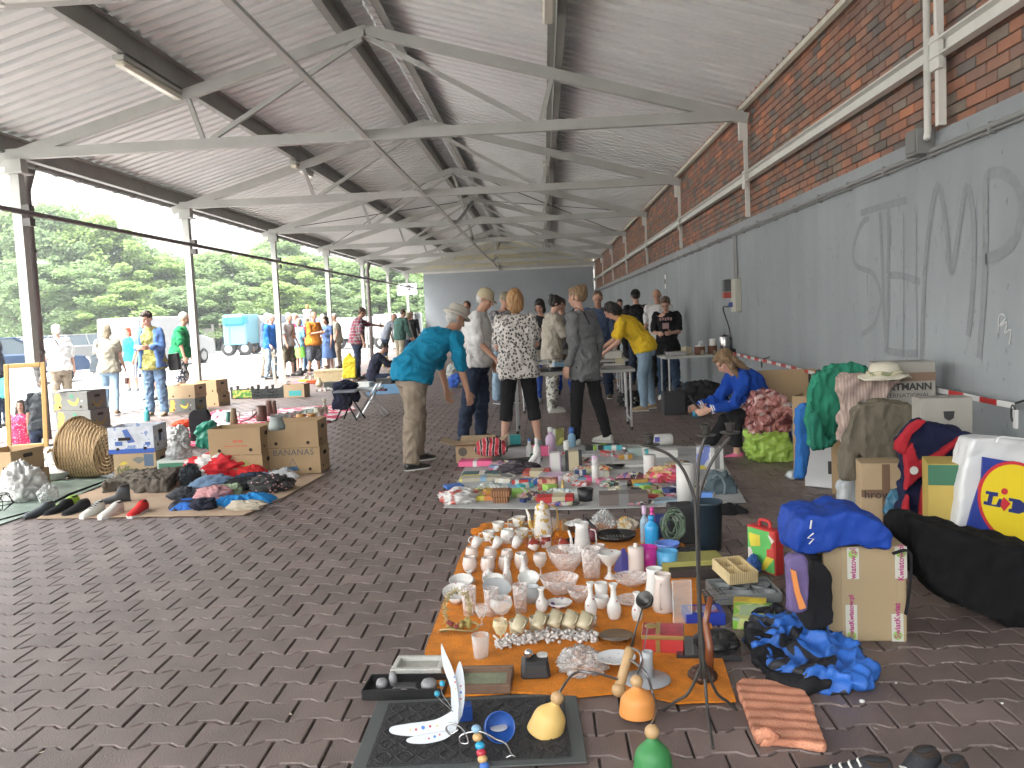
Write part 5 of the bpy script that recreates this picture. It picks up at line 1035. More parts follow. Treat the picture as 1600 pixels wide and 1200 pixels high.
# white crockery & bag
plast=mat('white_plastic_bag',(.62,.62,.61),.35,bump=.3,bs=14,alpha=1); porc=mat('porcelain',(.62,.62,.60),.15,spec=.6); frost=glassmat('clear_plastic',(.75,.78,.78),.45,.15,30)
heap('plastic_bag','big crumpled white plastic bag at the left edge on the green sheet','plastic bag',36,783,66,.42,.36,plast,seed=20,fr=10,rough=2)
heap('plastic_bag','clear plastic bag slumped right of the big white bag','plastic bag',76,784,28,.25,.16,frost,seed=21,fr=10)
t=ves('tureen','oval white porcelain tureen with a lid','tureen' and 84,752,24,62,'bowl',porc,cat='tureen') if False else None
tu,s_=T('tureen','white oval lidded tureen beside the wicker basket','tureen',82,751); MB().add(*(lambda m:(m.v,m.f))(MB().lathe([(0,0),(.10,0),(.13,.02),(.20,.08),(.205,.09),(.19,.095),(.12,.135),(.03,.15),(0,.15)],28)),0,Matrix.Diagonal((1,.7,1,1))).build('bowl',porc,tu,True); MB().tube(smooth([(-.05,0,.14),(-.03,0,.18),(.03,0,.18),(.05,0,.14)],3),.009,6).build('lid_handle',porc,tu,True); MB().tube([(.205*math.cos(a),.145*math.sin(a),.088) for a in [2*PI*i/28 for i in range(29)]],.003,5).build('grey_rim',mat('rim_grey',(.2,.22,.22),.4),tu)
ves('vase','white porcelain jug with a narrow neck behind the tureen',83,738,38,26,'bud',porc); ves('platter','large white china bowl turned on its side behind the tureen',64,738,30,36,'egg',porc,cat='bowl'); ves('saucer_stack','short stack of white dishes left of the tureen',53,747,12,26,'mug',porc,cat='dishes'); ves('bottle','thin frosted glass bottle at the far left',35,738,36,8,'bottle',frost); ves('figurine','small dark grape-cluster bottle at the far left',38,752,22,12,'egg',rampmat('grapes','voronoi',[(0,(.10,.06,.07)),(.5,(.25,.25,.12))],60),cat='ornament'); ves('statuette','cream ceramic statuette between the mirror and the basket',94,722,26,12,'shaker',mat('cream_ceramic',(.45,.42,.33),.4),cat='ornament')
wc,s_=T('wire_cage','small black wire holder at the left edge','wire holder',3,800); b=MB(); 
for a in range(6): b.tube([(0,0,0),(.1*math.cos(a),.1*math.sin(a),.07),(.06*math.cos(a+.5),.06*math.sin(a+.5),.15)],.004,5)
for z_ in (.07,.15): b.tube([((.1 if z_<.1 else .06)*math.cos(a),(.1 if z_<.1 else .06)*math.sin(a),z_) for a in [2*PI*i/12 for i in range(13)]],.004,5)
b.build('wire_frame',blk,wc)
heap('grey_bucket','dark grey metal tub with odds and ends behind the basket','tub',103,700,26,.25,.2,mat('tub_grey',(.12,.14,.16),.4),seed=22)
# red and white market cloth with pots
redw=rampmat('red_white_cloth','noise',[(0,(.62,.60,.6)),(.47,(.62,.60,.60)),(.5,(.60,.03,.10)),(1,(.60,.03,.10))],5,detail=2,dist=1)
sheet_('market_cloth','red and white patterned cloth spread behind the cartons','cloth',[(262,680),(330,652),(430,640),(548,632),(556,640),(500,668),(400,690),(300,700)],redw)
heap('red_bundle','orange-red bundle of cloths left of the black backpack','cloth',286,668,36,.4,.12,cl('vermilion',(.62,.07,.03)),seed=23); heap('white_bundle','heap of white crumpled paper right of the black backpack','wrapping paper',352,652,50,.4,.12,rampmat('white_red','noise',[(0,(.6,.03,.08)),(.42,(.64,.63,.62))],5,detail=2),seed=24)
heap('grey_cloth','folded silvery grey cloth on the green carton','cloth',282,722,44,.25,.2,mat('grey_silk',(.30,.31,.31),.4,var=.1),seed=25,z=.16)
heap('white_wrap','white cloth bulging behind the blue and white carton','cloth',278,702,44,.35,.3,cl('white_wr',(.55,.55,.55)),seed=26)
bp_=P(314,690); soft('backpack','black folded pushchair seat standing behind the cartons','folded seat',[(296,700),(294,648),(300,641),(322,640),(328,650),(326,668),(329,700)],blk,.08,Y=bp_.y,amp=.004); soft('teal_bag','green foil shopping bag next to the black folded seat','shopping bag',[(306,700),(303,676),(310,664),(326,659),(333,672),(331,702)],mat('foil_green',(.02,.24,.16),.3,bump=.4,bs=20),.18,Y=P(318,712).y,amp=.02,fr=(9,9,9))
ves('thermos','turquoise and cream bottle standing behind the blue carton',230,658,22,9,'bottle',mat('thermos_teal',(.05,.3,.33),.4))
ves('vase','dark green ceramic pot in the red cloth group',357,661,17,8,'mug',mat('glaze_green',(.03,.12,.10),.3)); ves('jug','tall olive brown jug beside the dark green pot',366,664,25,12,'jug',mat('glaze_olive',(.13,.10,.05),.3),handle=0)
gp='carved brown wooden mugs'; brn=mat('carved_wood',(.085,.035,.022),.4,var=.25,vs=30)
ves('wooden_mug','largest carved brown mug with a handle, on the red cloth',409,659,24,17,'mug',brn,handle=200,group=gp,cat='mug'); ves('wooden_mug','carved brown mug behind the largest brown mug',421,651,24,12,'jug',brn,handle=0,group=gp,cat='mug'); ves('wooden_mug','slim dark carved jug at the right of the brown mugs',429,648,21,9,'jug',brn,handle=0,group=gp,cat='mug'); 
tag(MB().tube([(-.22,0,.03),(-.08,0,.07),(0,0,.13),(.04,0,.17)],[.008,.014,.02,.01],8).build('wooden_spoon',brn,None,True,tuple(P(398,662)),0),'carved brown wooden ladle leaning by the largest mug','spoon')
lg=mat('glaze_grey',(.40,.42,.40),.3); dg=mat('inside_dark',(.05,.05,.05),.7)
for i,(a,b_) in enumerate(((432,656),(444,654),(456,653),(468,651),(480,649))):
    t=ves('tea_cup','pale grey cup lying on its side, number %s from the left in the row'%['one','two','three','four','five'][i],a,b_,10,10,'mug',lg,tilt=(80,0,-20),group='pale cups lying in a row on the red cloth',cat='cup')
ves('pot','small brown and cream sugar pot in the cup row',470,656,9,16,'egg',mat('glaze_honey',(.35,.2,.06),.3)); ves('pot','small honey brown bowl right of the sugar pot',487,655,9,15,'bowl',mat('glaze_honey',(.35,.2,.06),.3))
ves('beer_mug','grey-brown stoneware mug at the right of the cup row',499,654,17,15,'mug',rampmat('stoneware','noise',[(0,(.2,.17,.12)),(.5,(.42,.41,.34))],14),handle=180); ves('vase','taller pale stoneware vase at the right end of the cloth',508,648,24,11,'bud',rampmat('stoneware','noise',[],14)); ves('plate_stack','stack of pale green plates in front of the cream vase',486,648,8,30,'mug',mat('celadon',(.38,.46,.42),.3),cat='plates')
ves('toucan_jug','grey and black jug on the carton printed BANANAS',433,702,16,20,'jug',mat('glaze_grey2',(.2,.23,.22),.3),cat='jug',z=0.0).location=P(433,672,.52)
for i,(a,b_,r_) in enumerate(((452,664,20),(476,662,-15),(498,662,30))): bx('cutlery_box',['open dark cutlery tray on the back of the cartons','flat dark wooden box behind the cartons','long dark-handled ladle set behind the cartons'][i],'tray',a,b_,40,.03,.16,mat('dark_wood',(.08,.04,.03),.5),rz=r_)
# crates further back
crm=mat('crate_black',(.025,.03,.03),.5)
def crate(label,px,py,wp,green=False):
    p=P(px,py); s=S(p); w=wp*s; t=thing('produce_crate',label,'crate',(p.x,p.y,.004),0,'black produce crates in a row'); h=.19; d=.38
    b=MB()
    for z_ in (.03,.09,.15): b.box((0,0,z_),(w,.012,.035)).box((0,d,z_),(w,.012,.035)).box((-w/2,d/2,z_),(.012,d,.035)).box((w/2,d/2,z_),(.012,d,.035))
    for x in (-w/2,0,w/2): b.box((x,0,h/2),(.03,.02,h)).box((x,d,h/2),(.03,.02,h))
    b.box((0,d/2,.008),(w,d,.012)); b.build('slatted_box',crm,t)
    for x in (-w/2,w/2): MB().box((x,0,h+.02),(.05,.03,.07)).box((x,d,h+.02),(.05,.03,.07)).build('corner_lug',crm,t)
    if green: MB().box((0,-.012,h/2),(w*.9,.006,h*.8)).build('printed_board',rampmat('green_fruit','noise',[(0,(.07,.2,.04)),(.5,(.25,.35,.08)),(.6,(.6,.4,.1))],16,detail=1),t)
crate('black crate with a green fruit-printed board, leftmost in the row',379,623,33,True); crate('black plastic crate, second from the left in the row',407,623,23); crate('black plastic crate beside the teal printed carton',431,622,26)
carton('cardboard_box','kraft carton with a teal printed band at the end of the crate row',444,622,.42,.35,.26,-4,kraft2,holes=False,extra=lambda t,w,d,h:MB().box((w*.55,-.001,h*.33),(w*.6,.003,h*.4)).build('teal_band',mat('print_teal',(.05,.35,.36),.5),t))
rs2=random.Random(11)
MISC=[('purple_box','flat purple toy box on the far stall beside the column','toy',468,604,18,(.28,.1,.32)),('yellow_box','yellow plastic toy block behind the teal carton','toy',474,598,14,(.65,.5,.04)),('red_tray','orange-red plastic tray behind the teal carton','tray',488,600,18,(.6,.12,.04)),('wooden_clock','small cream carved clock on the far stall','clock',499,604,11,(.45,.4,.28)),('tool_case','open black tool case on the far stall','tool case',520,606,28,(.04,.045,.04)),('boot_pair','dark rubber boot standing on the far stall by the column','boot',470,587,10,(.03,.03,.03)),('brass_lamp','brown lamp base on the far stall','lamp',511,588,14,(.1,.06,.03)),('cream_pot','cream lidded pot on the far stall','pot',526,590,12,(.42,.38,.28)),('plank','light wooden plank lying along the far stall','plank',522,597,60,(.42,.34,.2)),('blue_case','small blue case near the seated reader','case',600,589,16,(.03,.06,.25)),('paper_pile','pile of white papers beside the folding chair','papers',566,606,26,(.55,.57,.55)),('black_bag','black leather bag open by the silver folding chair','bag',600,600,26,(.03,.03,.03)),('maroon_box','dark maroon box on the blue sheet','box',596,612,13,(.1,.02,.03)),('brass_ornament','brass ornament group right of the seated reader','ornament',604,574,14,(.35,.28,.14)),('straw_basket','small brown straw basket by the green-jacketed man','basket',613,582,14,(.35,.25,.12)),('green_tin','small green tin behind the plaid-shirted man','tin',534,583,9,(.1,.25,.12)),('grey_bag','grey crumpled bag before the green tin','bag',540,602,22,(.25,.25,.22)),('glass_jar','row end glass jar on the far stall','jar',506,597,8,(.4,.42,.4))]
for i,(nm,lb,ct,a,b_,wp,c_) in enumerate(MISC):
    p=P(a,b_); s=S(p); w=wp*s; t=thing(nm,lb,ct,(p.x,p.y,.003),rs2.uniform(-.4,.4)); m_=mat('far_'+nm,c_,.6,var=.2,vs=12); k=i%3
    if ct in('pot','lamp','ornament','jar','clock','boot'): MB().lathe([(0,0),(w*.4,0),(w*.5,w*.35),(w*.42,w*.7),(w*.2,w*.95),(w*.26,w*1.2),(0,w*1.25)],14).build('body',m_,t,True); MB().lathe([(w*.27,w*1.1),(w*.3,w*1.15),(w*.27,w*1.2)],12).build('rim',m_,t)
    else: MB().box((0,w*.3,w*.14),(w,w*.6,w*.28)).build('body',m_,t,bev=.01); MB().box((0,w*.3,w*.29),(w*1.02,w*.62,w*.05)).build('lid',m_,t,bev=.004)
for i,(a,b_,wp,h_,c_) in enumerate([(486,594,30,.14,(.10,.08,.06)),(548,596,34,.12,(.22,.2,.16)),(618,596,36,.14,(.3,.25,.18)),(508,610,26,.06,(.4,.42,.4)),(575,588,18,.1,(.05,.04,.05)),(620,572,24,.22,(.33,.27,.18))]):
    heap('jumble_heap','jumble of small bric-a-brac on the far stalls, heap %s'%['beside the leaning chair','in front of the yellow bag','right of the seated reader','before the tool case','behind the seated reader','by the green-jacketed man'][i],'bric-a-brac',a,b_,wp,.6,h_,rampmat('jumble%d'%i,'cells',[(0,tuple(x*.4 for x in c_)),(.3,c_),(.5,(.45,.4,.33)),(.62,(.08,.07,.07)),(.75,(.3,.12,.1)),(.88,(.12,.15,.25))],14),seed=30+i,fr=9,rough=2)
sheet_('blue_sheet','pale blue sheet under the far bric-a-brac by the silver chair','ground sheet',[(572,618),(640,614),(640,600),(580,602)],mat('sheet_blue',(.10,.25,.42),.6))
soft('yellow_bag','bright yellow carrier bag with a printed face held by the plaid-shirted man','carrier bag',[(534,592),(536,560),(541,556),(545,550),(549,556),(555,560),(556,590)],mat('bag_yellow',(.70,.55,.02),.5),.08,Y=P(545,597).y,amp=.01)
# folding stool with a navy jacket, silver folding chair
fs_=thing('folding_stool','black folding stool under the navy jacket','stool',tuple(P(541,658)),0); 
b=MB()
for a,c_ in (((-.16,0,0),(.06,.06,.42)),((.16,0,0),(-.06,.06,.42)),((-.1,.3,0),(.1,.2,.42)),((.22,.3,0),(.0,.2,.42))): b.tube([a,c_],.012,6)
b.build('legs',blk,fs_); MB().box((0,.13,.43),(.34,.3,.03)).build('seat',mat('vinyl_grey',(.2,.22,.25),.5),fs_,bev=.008)
q=P(539,655); o=heap('navy_jacket','navy jacket thrown over the black folding stool','jacket',541,655,44,.36,.16,cl('navy_jk',(.018,.022,.045)),seed=41); o.location=(q.x,q.y+.13,.42)
soft('navy_jacket_hem','navy jacket sleeve hanging down in front of the stool','sleeve',[(519,640),(518,612),(535,606),(556,608),(561,622),(556,630),(550,622),(545,638),(534,641)],cl('navy_jk',(.018,.022,.045)),.2,Y=q.y+.0,amp=.015,vox=.016)
sc_=thing('folding_chair','silver tubular folding chair with a pale cloth on it','folding chair',tuple(P(570,652)),0); b=MB()
for y_ in (0,.36): b.tube([(-.12,y_,0),(.22,y_,.5)],.014,6).tube([(.30,y_,0),(0,y_,.38)],.014,6)
b.tube([(-.12,0,.01),(-.12,.36,.01)],.012,6).tube([(.3,0,.01),(.3,.36,.01)],.012,6).tube([(.22,0,.5),(.22,.36,.5)],.012,6); b.build('tube_frame',mat('aluminium',(.55,.56,.57),.3,metal=.7),sc_); MB().box((.04,.18,.42),(.42,.36,.03)).build('seat',mat('seat_pale',(.5,.55,.57),.7),sc_,bev=.01)
# leaning wooden folding chair by the third column
lc=thing('deck_chair','light wooden folded chair leaning by the third column','folded chair',tuple(P(437,600)),R(10)); b=MB()
for x in (-.14,.14): b.bar((x,0,0),(x*.7,.1,.85),.035,.02).bar((x*.8,.25,0),(x,.05,.8),.03,.02)
for z_ in (.3,.5,.7): b.bar((-.13,.06,z_),(.13,.06,z_),.02,.03)
b.build('frame',mat('pale_wood',(.4,.36,.29),.7),lc)
# bags carried by people
def bag(label,px,py,Y,poly,m,cat='handbag',th=.1,strap_=None):
    o=soft('handbag',label,cat,poly,m,th,Y=Y,amp=.005,vox=.012)
    return o
yq=P(176,648).y
bag('grey shoulder bag on the grey-blonde woman in beige',150,575,yq-.05,[(139,582),(142,555),(150,552),(157,556),(157,583)],mat('bag_slate',(.05,.065,.08),.5)); tag(MB().tube([PY(150,553,yq-.0),PY(152,535,yq-.17),PY(153,528,yq-.1)],.01,6).build('shoulder_strap',mat('bag_slate',(.05,.065,.08),.5)),'thin strap of the grey shoulder bag over the beige top','strap')
bag('large black handbag on the arm of the woman in the blue cardigan',270,568,P(246,650).y+.1,[(263,580),(261,553),(277,551),(281,578)],mat('bag_black',(.02,.02,.022),.4))
bag('brown purse in the hand of the grey-blonde woman',197,597,yq,[(194,600),(194,590),(200,590),(200,601)],mat('purse_brown',(.08,.03,.02),.5),th=.05)
soft('carrier_bag','turquoise carrier bag held at the left edge of the photo','carrier bag',[(-4,622),(-4,592),(4,590),(11,604),(13,618),(6,622)],mat('bag_aqua',(.06,.45,.42),.5),.1,Y=P(2,668).y-.15,amp=.012)
# ================= white sheet stall =================
sheet_('white_sheet','white paper sheet under the books, boxes and cosmetics','ground sheet',[(693,795),(900,798),(1068,792),(1165,786),(1118,700),(960,695),(742,702)],mat('sheet_white',(.42,.43,.43),.7,var=.2,vs=4))
def colm(i,c,r=.5): return mat('goods_'+i,c,r,var=.06)
RED=colm('red',(.45,.03,.03)); PNK=colm('pink',(.75,.12,.28)); YEL=colm('yellow',(.68,.62,.05)); GRN=colm('green',(.28,.55,.12)); BLU=colm('blue',(.04,.13,.42)); WHT=colm('white',(.60,.60,.58)); BLK=colm('black',(.025,.025,.028)); GRY=colm('grey',(.2,.2,.2)); TEA=colm('teal',(.03,.35,.36)); ORA=colm('orange',(.60,.22,.06)); CRM=colm('cream',(.50,.44,.30)); MAR=colm('maroon',(.14,.02,.035)); LBL=colm('lightblue',(.22,.38,.52)); PRP=colm('purple',(.22,.08,.28)); SIL=mat('metal_silver',(.5,.5,.5),.25,metal=.9); VIO=colm('violet',(.10,.10,.40)); LIL=colm('lilac',(.55,.40,.55)); BRN=colm('brown',(.12,.06,.035))
def mixp(i,cols,sc=10): return rampmat('print_mix_'+i,'cells',[(k/len(cols),c) for k,c in enumerate(cols)],sc,rough=.45,bump=0)
G=[('book',742,752,48,.025,.20,-4,YEL,'yellow hardback book at the left edge of the white sheet',(WHT,.3,.12)),
('book',742,729,52,.05,.18,-3,PNK,'bright pink wrapped paper bundle with a white band and yellow top',(WHT,.0,.12)),
('book',750,745,56,.028,.16,0,colm('darkteal',(.04,.11,.12)),'dark teal paperback under the white paper band',(WHT,.05,.16)),
('book',752,752,62,.03,.15,2,colm('ivory',(.42,.40,.32)),'ivory paper packet with a light blue band across it',(LBL,.05,.15)),
('packet',712,764,28,.025,.14,20,BLU,'crumpled blue packet at the left of the white sheet',None),
('packet',724,775,44,.03,.17,-6,YEL,'yellow flat packet beside the white carrier bag',(GRN,.25,.1)),
('packet',770,782,54,.035,.20,-4,mixp('yellow',[(.6,.5,.05),(.7,.62,.12),(.5,.3,.05)]),'yellow printed packet with orange lettering behind the brown woven box',(ORA,.0,.5)),
('packet',812,776,32,.04,.16,14,GRN,'lime green foil packet in the middle of the white sheet',(WHT,.3,.12)),
('packet',790,765,40,.02,.18,8,LBL,'pale blue tissue packet behind the lime green packet',(WHT,0,.2)),
('packet',828,757,34,.03,.14,-12,BLU,'blue striped packet lying across the middle of the sheet',(WHT,.1,.1)),
('packet',795,747,26,.02,.14,30,WHT,'small white leaflet under the dark tangle of straps',(GRY,0,.5)),
('box',838,745,42,.05,.16,-5,mixp('redbox',[(.35,.04,.04),(.45,.06,.05),(.3,.1,.08)],30),'brownish red printed box of ornaments, farther one',(CRM,.0,.5)),
('box',867,788,58,.055,.14,-5,RED,'long bright red printed box at the front of the white sheet',(CRM,.1,.35)),
('box',855,766,30,.09,.12,-8,mixp('redbox2',[(.3,.04,.04),(.5,.3,.2),(.3,.1,.08)],30),'tall dark red box next to the brass bell ornaments',None),
('box',802,695,24,.10,.12,10,TEA,'white and teal carton near the open cardboard box',(WHT,-.35,.3)),
('box',868,737,17,.17,.10,-2,LIL,'tall pale pink perfume carton stack left of the black candles',(WHT,.0,.8)),
('box',852,713,15,.10,.08,0,PNK,'square pink carton with a white frame near the bottles',(WHT,.4,.1)),
('box',872,712,26,.03,.1,30,mixp('kinder',[(.6,.05,.05),(.6,.6,.6)],40),'red and white striped carton behind the pink cartons',None),
('box',871,696,22,.18,.10,0,mixp('tea',[(.42,.42,.10),(.2,.2,.05),(.5,.55,.2)],14),'tall white and olive green tea carton at the back',(WHT,-.3,.38)),
('box',897,735,26,.17,.12,0,BLK,'stack of black video cases beside the pale pink cartons',(CRM,.0,.6)),
('box',975,790,76,.085,.16,-2,colm('taupe',(.15,.12,.11)),'long grey-brown open carton at the front of the stall',(GRY,.0,.2)),
('box',820,722,60,.02,.16,25,BLK,'black folded umbrella case in the middle of the stall',None),
('box',864,752,48,.045,.2,-8,colm('pearl',(.38,.38,.40)),'pale grey cosmetics box with a pinkish lid in the middle',(LIL,.0,.5)),
('box',942,703,54,.05,.12,3,BLK,'long black zipped case at the back of the stall',(GRY,.3,.1)),
('box',934,716,50,.04,.14,-3,frost,'clear plastic tray in front of the long black case',None),
('box',1000,713,36,.08,.12,2,colm('seaglass',(.30,.38,.36)),'pale green carton at the back near the candelabra',(WHT,.2,.2)),
('box',1033,715,52,.07,.16,-4,WHT,'white flat carton under the big white bottle',(TEA,-.42,.1)),
('book',957,733,32,.02,.16,-16,BLK,'black book lying beside the pink-capped spray can',None),
('book',930,736,24,.03,.15,10,CRM,'cream paperback behind the spray can',None),
('book',987,730,48,.02,.24,4,WHT,'stack of white papers in front of the pale green carton',None),
('book',985,759,36,.03,.20,14,MAR,'maroon leather-bound book lying in the middle of the stall',None),
('book',1005,752,22,.03,.15,-10,MAR,'second maroon wallet half hidden behind the maroon book',None),
('book',1018,766,36,.025,.12,22,CRM,'small cream book with a printed cover right of the maroon book',(BRN,.3,.1)),
('book',1026,780,40,.025,.14,12,colm('straw',(.50,.42,.2)),'straw yellow paperback at the front right of the stall',(BRN,.35,.12)),
('book',1040,786,40,.018,.14,16,colm('sky',(.3,.4,.48)),'thin light blue brochure at the front right corner',None),
('book',1104,787,20,.08,.05,-30,colm('cornflower',(.10,.24,.60)),'blue card standing near the glass perfume bottle',None),
('packet',1012,782,22,.03,.10,-30,RED,'small red wrapped packet beside the paperbacks',None),
('packet',905,760,24,.03,.12,-20,mixp('redw',[(.6,.1,.1),(.6,.6,.6)],30),'red and white crumpled packet near the green-rimmed bowl',None),
('packet',918,753,30,.03,.14,8,LBL,'light blue plastic packet behind the green-rimmed bowl',(PNK,.1,.3)),
('packet',882,745,20,.025,.1,30,ORA,'small orange tube lying by the brass ornaments',None),
('packet',838,790,26,.02,.12,5,GRY,'grey mobile phone box on the white sheet edge',None),
('box',779,736,30,.05,.10,0,mixp('cosm',[(.5,.1,.2),(.5,.55,.6),(.2,.3,.5)],20),'small mixed pink and blue carton behind the black straps',None),
('box',1052,742,24,.10,.08,-5,CRM,'cream carton beside the tall white tin',None)]
for nm,px,py,wp,h,d,rz,m,lb,bd in G:
    bx(nm if nm!='box' else 'small_box',lb,{'box':'box','book':'book','packet':'packet'}[nm],px,py,wp,h,d,m,rz,z=.012,band=bd)
heap('strap_tangle','dark tangle of black leather straps and belts in the middle of the stall','belts',812,738,70,.28,.10,rampmat('strap_dark','noise',[(0,(.02,.02,.025)),(.55,(.06,.06,.065)),(.66,(.3,.12,.08))],12),seed=50,fr=14,rough=2,z=.01)
heap('toys_heap','heap of small dolls and red ornaments right of the maroon book','toys',1040,752,66,.3,.13,rampmat('toy_mix','cells',[(0,(.5,.3,.15)),(.3,(.6,.08,.12)),(.5,(.55,.42,.2)),(.65,(.7,.2,.35)),(.85,(.25,.12,.05))],22),seed=51,fr=14,rough=2,z=.01)
heap('candy_heap','jumble of small silver and cream trinkets beside the black cases','trinkets',925,735,60,.26,.05,rampmat('trink','cells',[(0,(.3,.3,.3)),(.3,(.5,.45,.3)),(.5,(.55,.55,.53)),(.7,(.5,.1,.05)),(.85,(.08,.08,.08))],26),seed=52,fr=16,rough=2,z=.01)
heap('tissue_heap','pale crumpled tissue and film in the middle of the sheet','tissue',768,765,60,.24,.05,rampmat('tissue','cells',[(0,(.5,.52,.5)),(.5,(.35,.42,.45)),(.75,(.5,.5,.35))],18),seed=53,fr=14,rough=2,z=.01)
heap('tissue_heap','clear film and white packets behind the long red box','tissue',880,772,60,.2,.05,rampmat('tissue','cells',[],18),seed=54,fr=14,rough=2,z=.01)
heap('rag','white and red rag heap behind the spray can','rag',892,752,30,.16,.07,rampmat('ragw','noise',[(0,(.55,.15,.1)),(.42,(.6,.58,.56))],16),seed=55,fr=12,z=.01)
pb=heap('plastic_bag','white carrier bag with red fruit at the left front corner','carrier bag',718,786,68,.30,.12,rampmat('bag_red_in','noise',[(0,(.55,.10,.08)),(.36,(.5,.2,.18)),(.42,(.60,.59,.58))],9,detail=1,rough=.4),seed=56,fr=9,rough=1.5)
bk2,s_=T('woven_box','brown woven rattan box with a lid at the sheet front','box',782,789,-6); rat=rampmat('rattan','wave',[(0,(.10,.035,.015)),(1,(.36,.17,.07))],16,rough=.5,inter='LINEAR',bump=.5,stretch=(1,1,3))
MB().box((0,.06,.03),(.11,.10,.06),0,None,1.12).build('base',rat,bk2,bev=.004); MB().box((0,.06,.085),(.15,.13,.05)).build('lid',rat,bk2,bev=.006)
def kwad(t,w,d,h):
    MB().lathe([(.04,0),(.045,0),(.045,.001),(.04,.001)],20,0,at(.07,0,h-.06)).build('printed_ring',colm('inkdark',(.1,.08,.06)),t); MB().prism([(.05,.05),(.09,.05),(.07,.02)],.001,0,FRONT).build('printed_arrow',colm('inkdark',(.1,.08,.06)),t)
oc=carton('cardboard_box','open cardboard box with spread flaps behind the white sheet','742' and 713,724,.36,.30,.17,-3,kraft2,holes=False,flaps=True,extra=kwad)
heap('red_bag','red and white striped shopping bag sticking out of the open cardboard box','shopping bag',768,712,56,.22,.17,rampmat('bag_stripe','wave',[(0,(.50,.05,.07)),(.5,(.50,.05,.07)),(.55,(.60,.45,.46)),(.8,(.03,.02,.02))],5,dist=3),seed=57,z=.10)
V_=[('bottle','tall slim white bottle, tallest on the stall',840,733,47,12,'bottle',WHT,{}),('bottle','slim white bottle leaning to the left',822,735,30,9,'can',WHT,dict(tilt=(0,38))),('bottle','white pump bottle with a blue neck',828,716,26,11,'bottle',WHT,dict(knob=(BLU,.45,.93))),('bottle','squat clear bottle of pink liquid with a round white stopper',861,705,32,16,'bottle',LIL,dict(knob=(WHT,.5,.9))),
('goblet','slim white goblet vase near the tea carton',886,722,32,10,'goblet',WHT,{}),('bottle','blue capped white bottle at the back',894,698,26,12,'bottle',LBL,dict(knob=(BLU,.7,.8))),('mug','dark green enamel mug behind the leaning bottle',836,722,12,15,'mug',colm('dkgreen',(.02,.09,.07)),dict(handle=0)),
('jar','small round pink jar behind the mug',834,708,12,10,'egg',PNK,{}),('spray_can','white aerosol can with a pink cap',931,754,36,12,'spray',WHT,dict(knob=(LIL,.86,.74))),('tin','round white lidded tin in the middle right of the stall',1016,746,34,20,'can',WHT,{}),
('paper_roll','tall thick white paper towel roll beside the candelabra',1072,785,58,28,'roll',WHT,{}),('perfume_bottle','small square glass perfume bottle with a silver top',1112,786,14,12,'can',frost,dict(knob=(SIL,.6,.8))),('bowl','black bowl with a lime green rim',915,782,18,26,'tumbler',BLK,{}),
('bell','brass bell-shaped candle ornament',868,765,17,10,'shaker',mat('brass',(.45,.32,.12),.35,metal=.5),{}),('bell','second brass ornament with a black handle',880,770,20,10,'shaker',mat('brass',(.45,.32,.12),.35,metal=.5),{}),('candle','small ivory candle behind the long grey carton',966,770,10,10,'can',CRM,{}),('camera_lens','dark round lens lying behind the grey carton',976,775,14,14,'can',GRY,dict(tilt=(50,0))),
('ornament','small black mask-like ornament behind the grey carton',994,777,14,20,'egg',BLK,{}),('wine_glass','small silver eggcup at the back of the stall',977,712,14,10,'goblet',SIL,{}),('ball','orange and white ball near the spray can',948,738,8,9,'egg',ORA,{})]
for nm,lb,a,b_,hp,wp,pr,m,kw in V_: ves(nm,lb,a,b_,hp,wp,pr,m,z=.012,**kw)
q,s_=T('rim_ring','bright lime green ring on the black bowl','ring',915,782) if False else (None,0)
# big white bottle lying on carton, angular carton with flowers
tg=thing('large_bottle','big white plastic bottle lying on the white flat carton','bottle',tuple(P(1033,712)),R(4)); MB().add(*(lambda m:(m.v,m.f))(MB().lathe([(0,-.12),(.03,-.12),(.035,-.10),(.055,-.09),(.06,-.07),(.06,.12),(.045,.135),(0,.135)],20)),0,Matrix.Translation((0,.08,.145))@Matrix.Rotation(PI/2,4,'Y')).build('body',WHT,tg,True); MB().box((-.03,.018,.16),(.05,.004,.05)).build('label_patch',VIO,tg)
bx('milk_carton','upright white carton with yellow flowers printed on its left side','carton',1100,733,22,.20,.11,mixp('flower',[(.6,.5,.08),(.5,.5,.55),(.15,.2,.5),(.6,.45,.4)],12),-8,z=.01); bx('milk_carton','white carton side panel with small print, right of the flower panel','carton',1121,733,20,.19,.11,WHT,4,z=.01,band=(GRY,.0,.4))
jq=P(1128,770); soft('denim_bag','grey-blue denim shoulder bag at the right end of the stall','bag',[(1105,795),(1108,765),(1118,745),(1135,742),(1150,755),(1156,782),(1166,795)],cl('denim_grey',(.10,.14,.16),bump=.5),.22,Y=jq.y-.1,amp=.02,fr=(8,8,8))
tag(MB().tube([PY(a,b,jq.y-.12) for a,b in ((1140,795),(1132,775),(1133,758),(1128,746),(1120,742),(1113,748))],.010,6).build('bag_strap',cl('denim_light',(.2,.25,.27))),'pale strap looped over the grey-blue denim bag','strap')
heap('hair_scarf','black shadowy scarf beside the denim bag','scarf',1140,800,60,.2,.05,blk,seed=58)
rr=random.Random(21); AR=[('behind the pink bundle',760,722),('beside the strap tangle',800,752),('near the long red box',850,778),('around the aerosol can',935,748),('near the maroon book',985,772),('beside the red dolls',1045,770),('near the tissue film',785,772),('at the back by the long black case',960,712)]
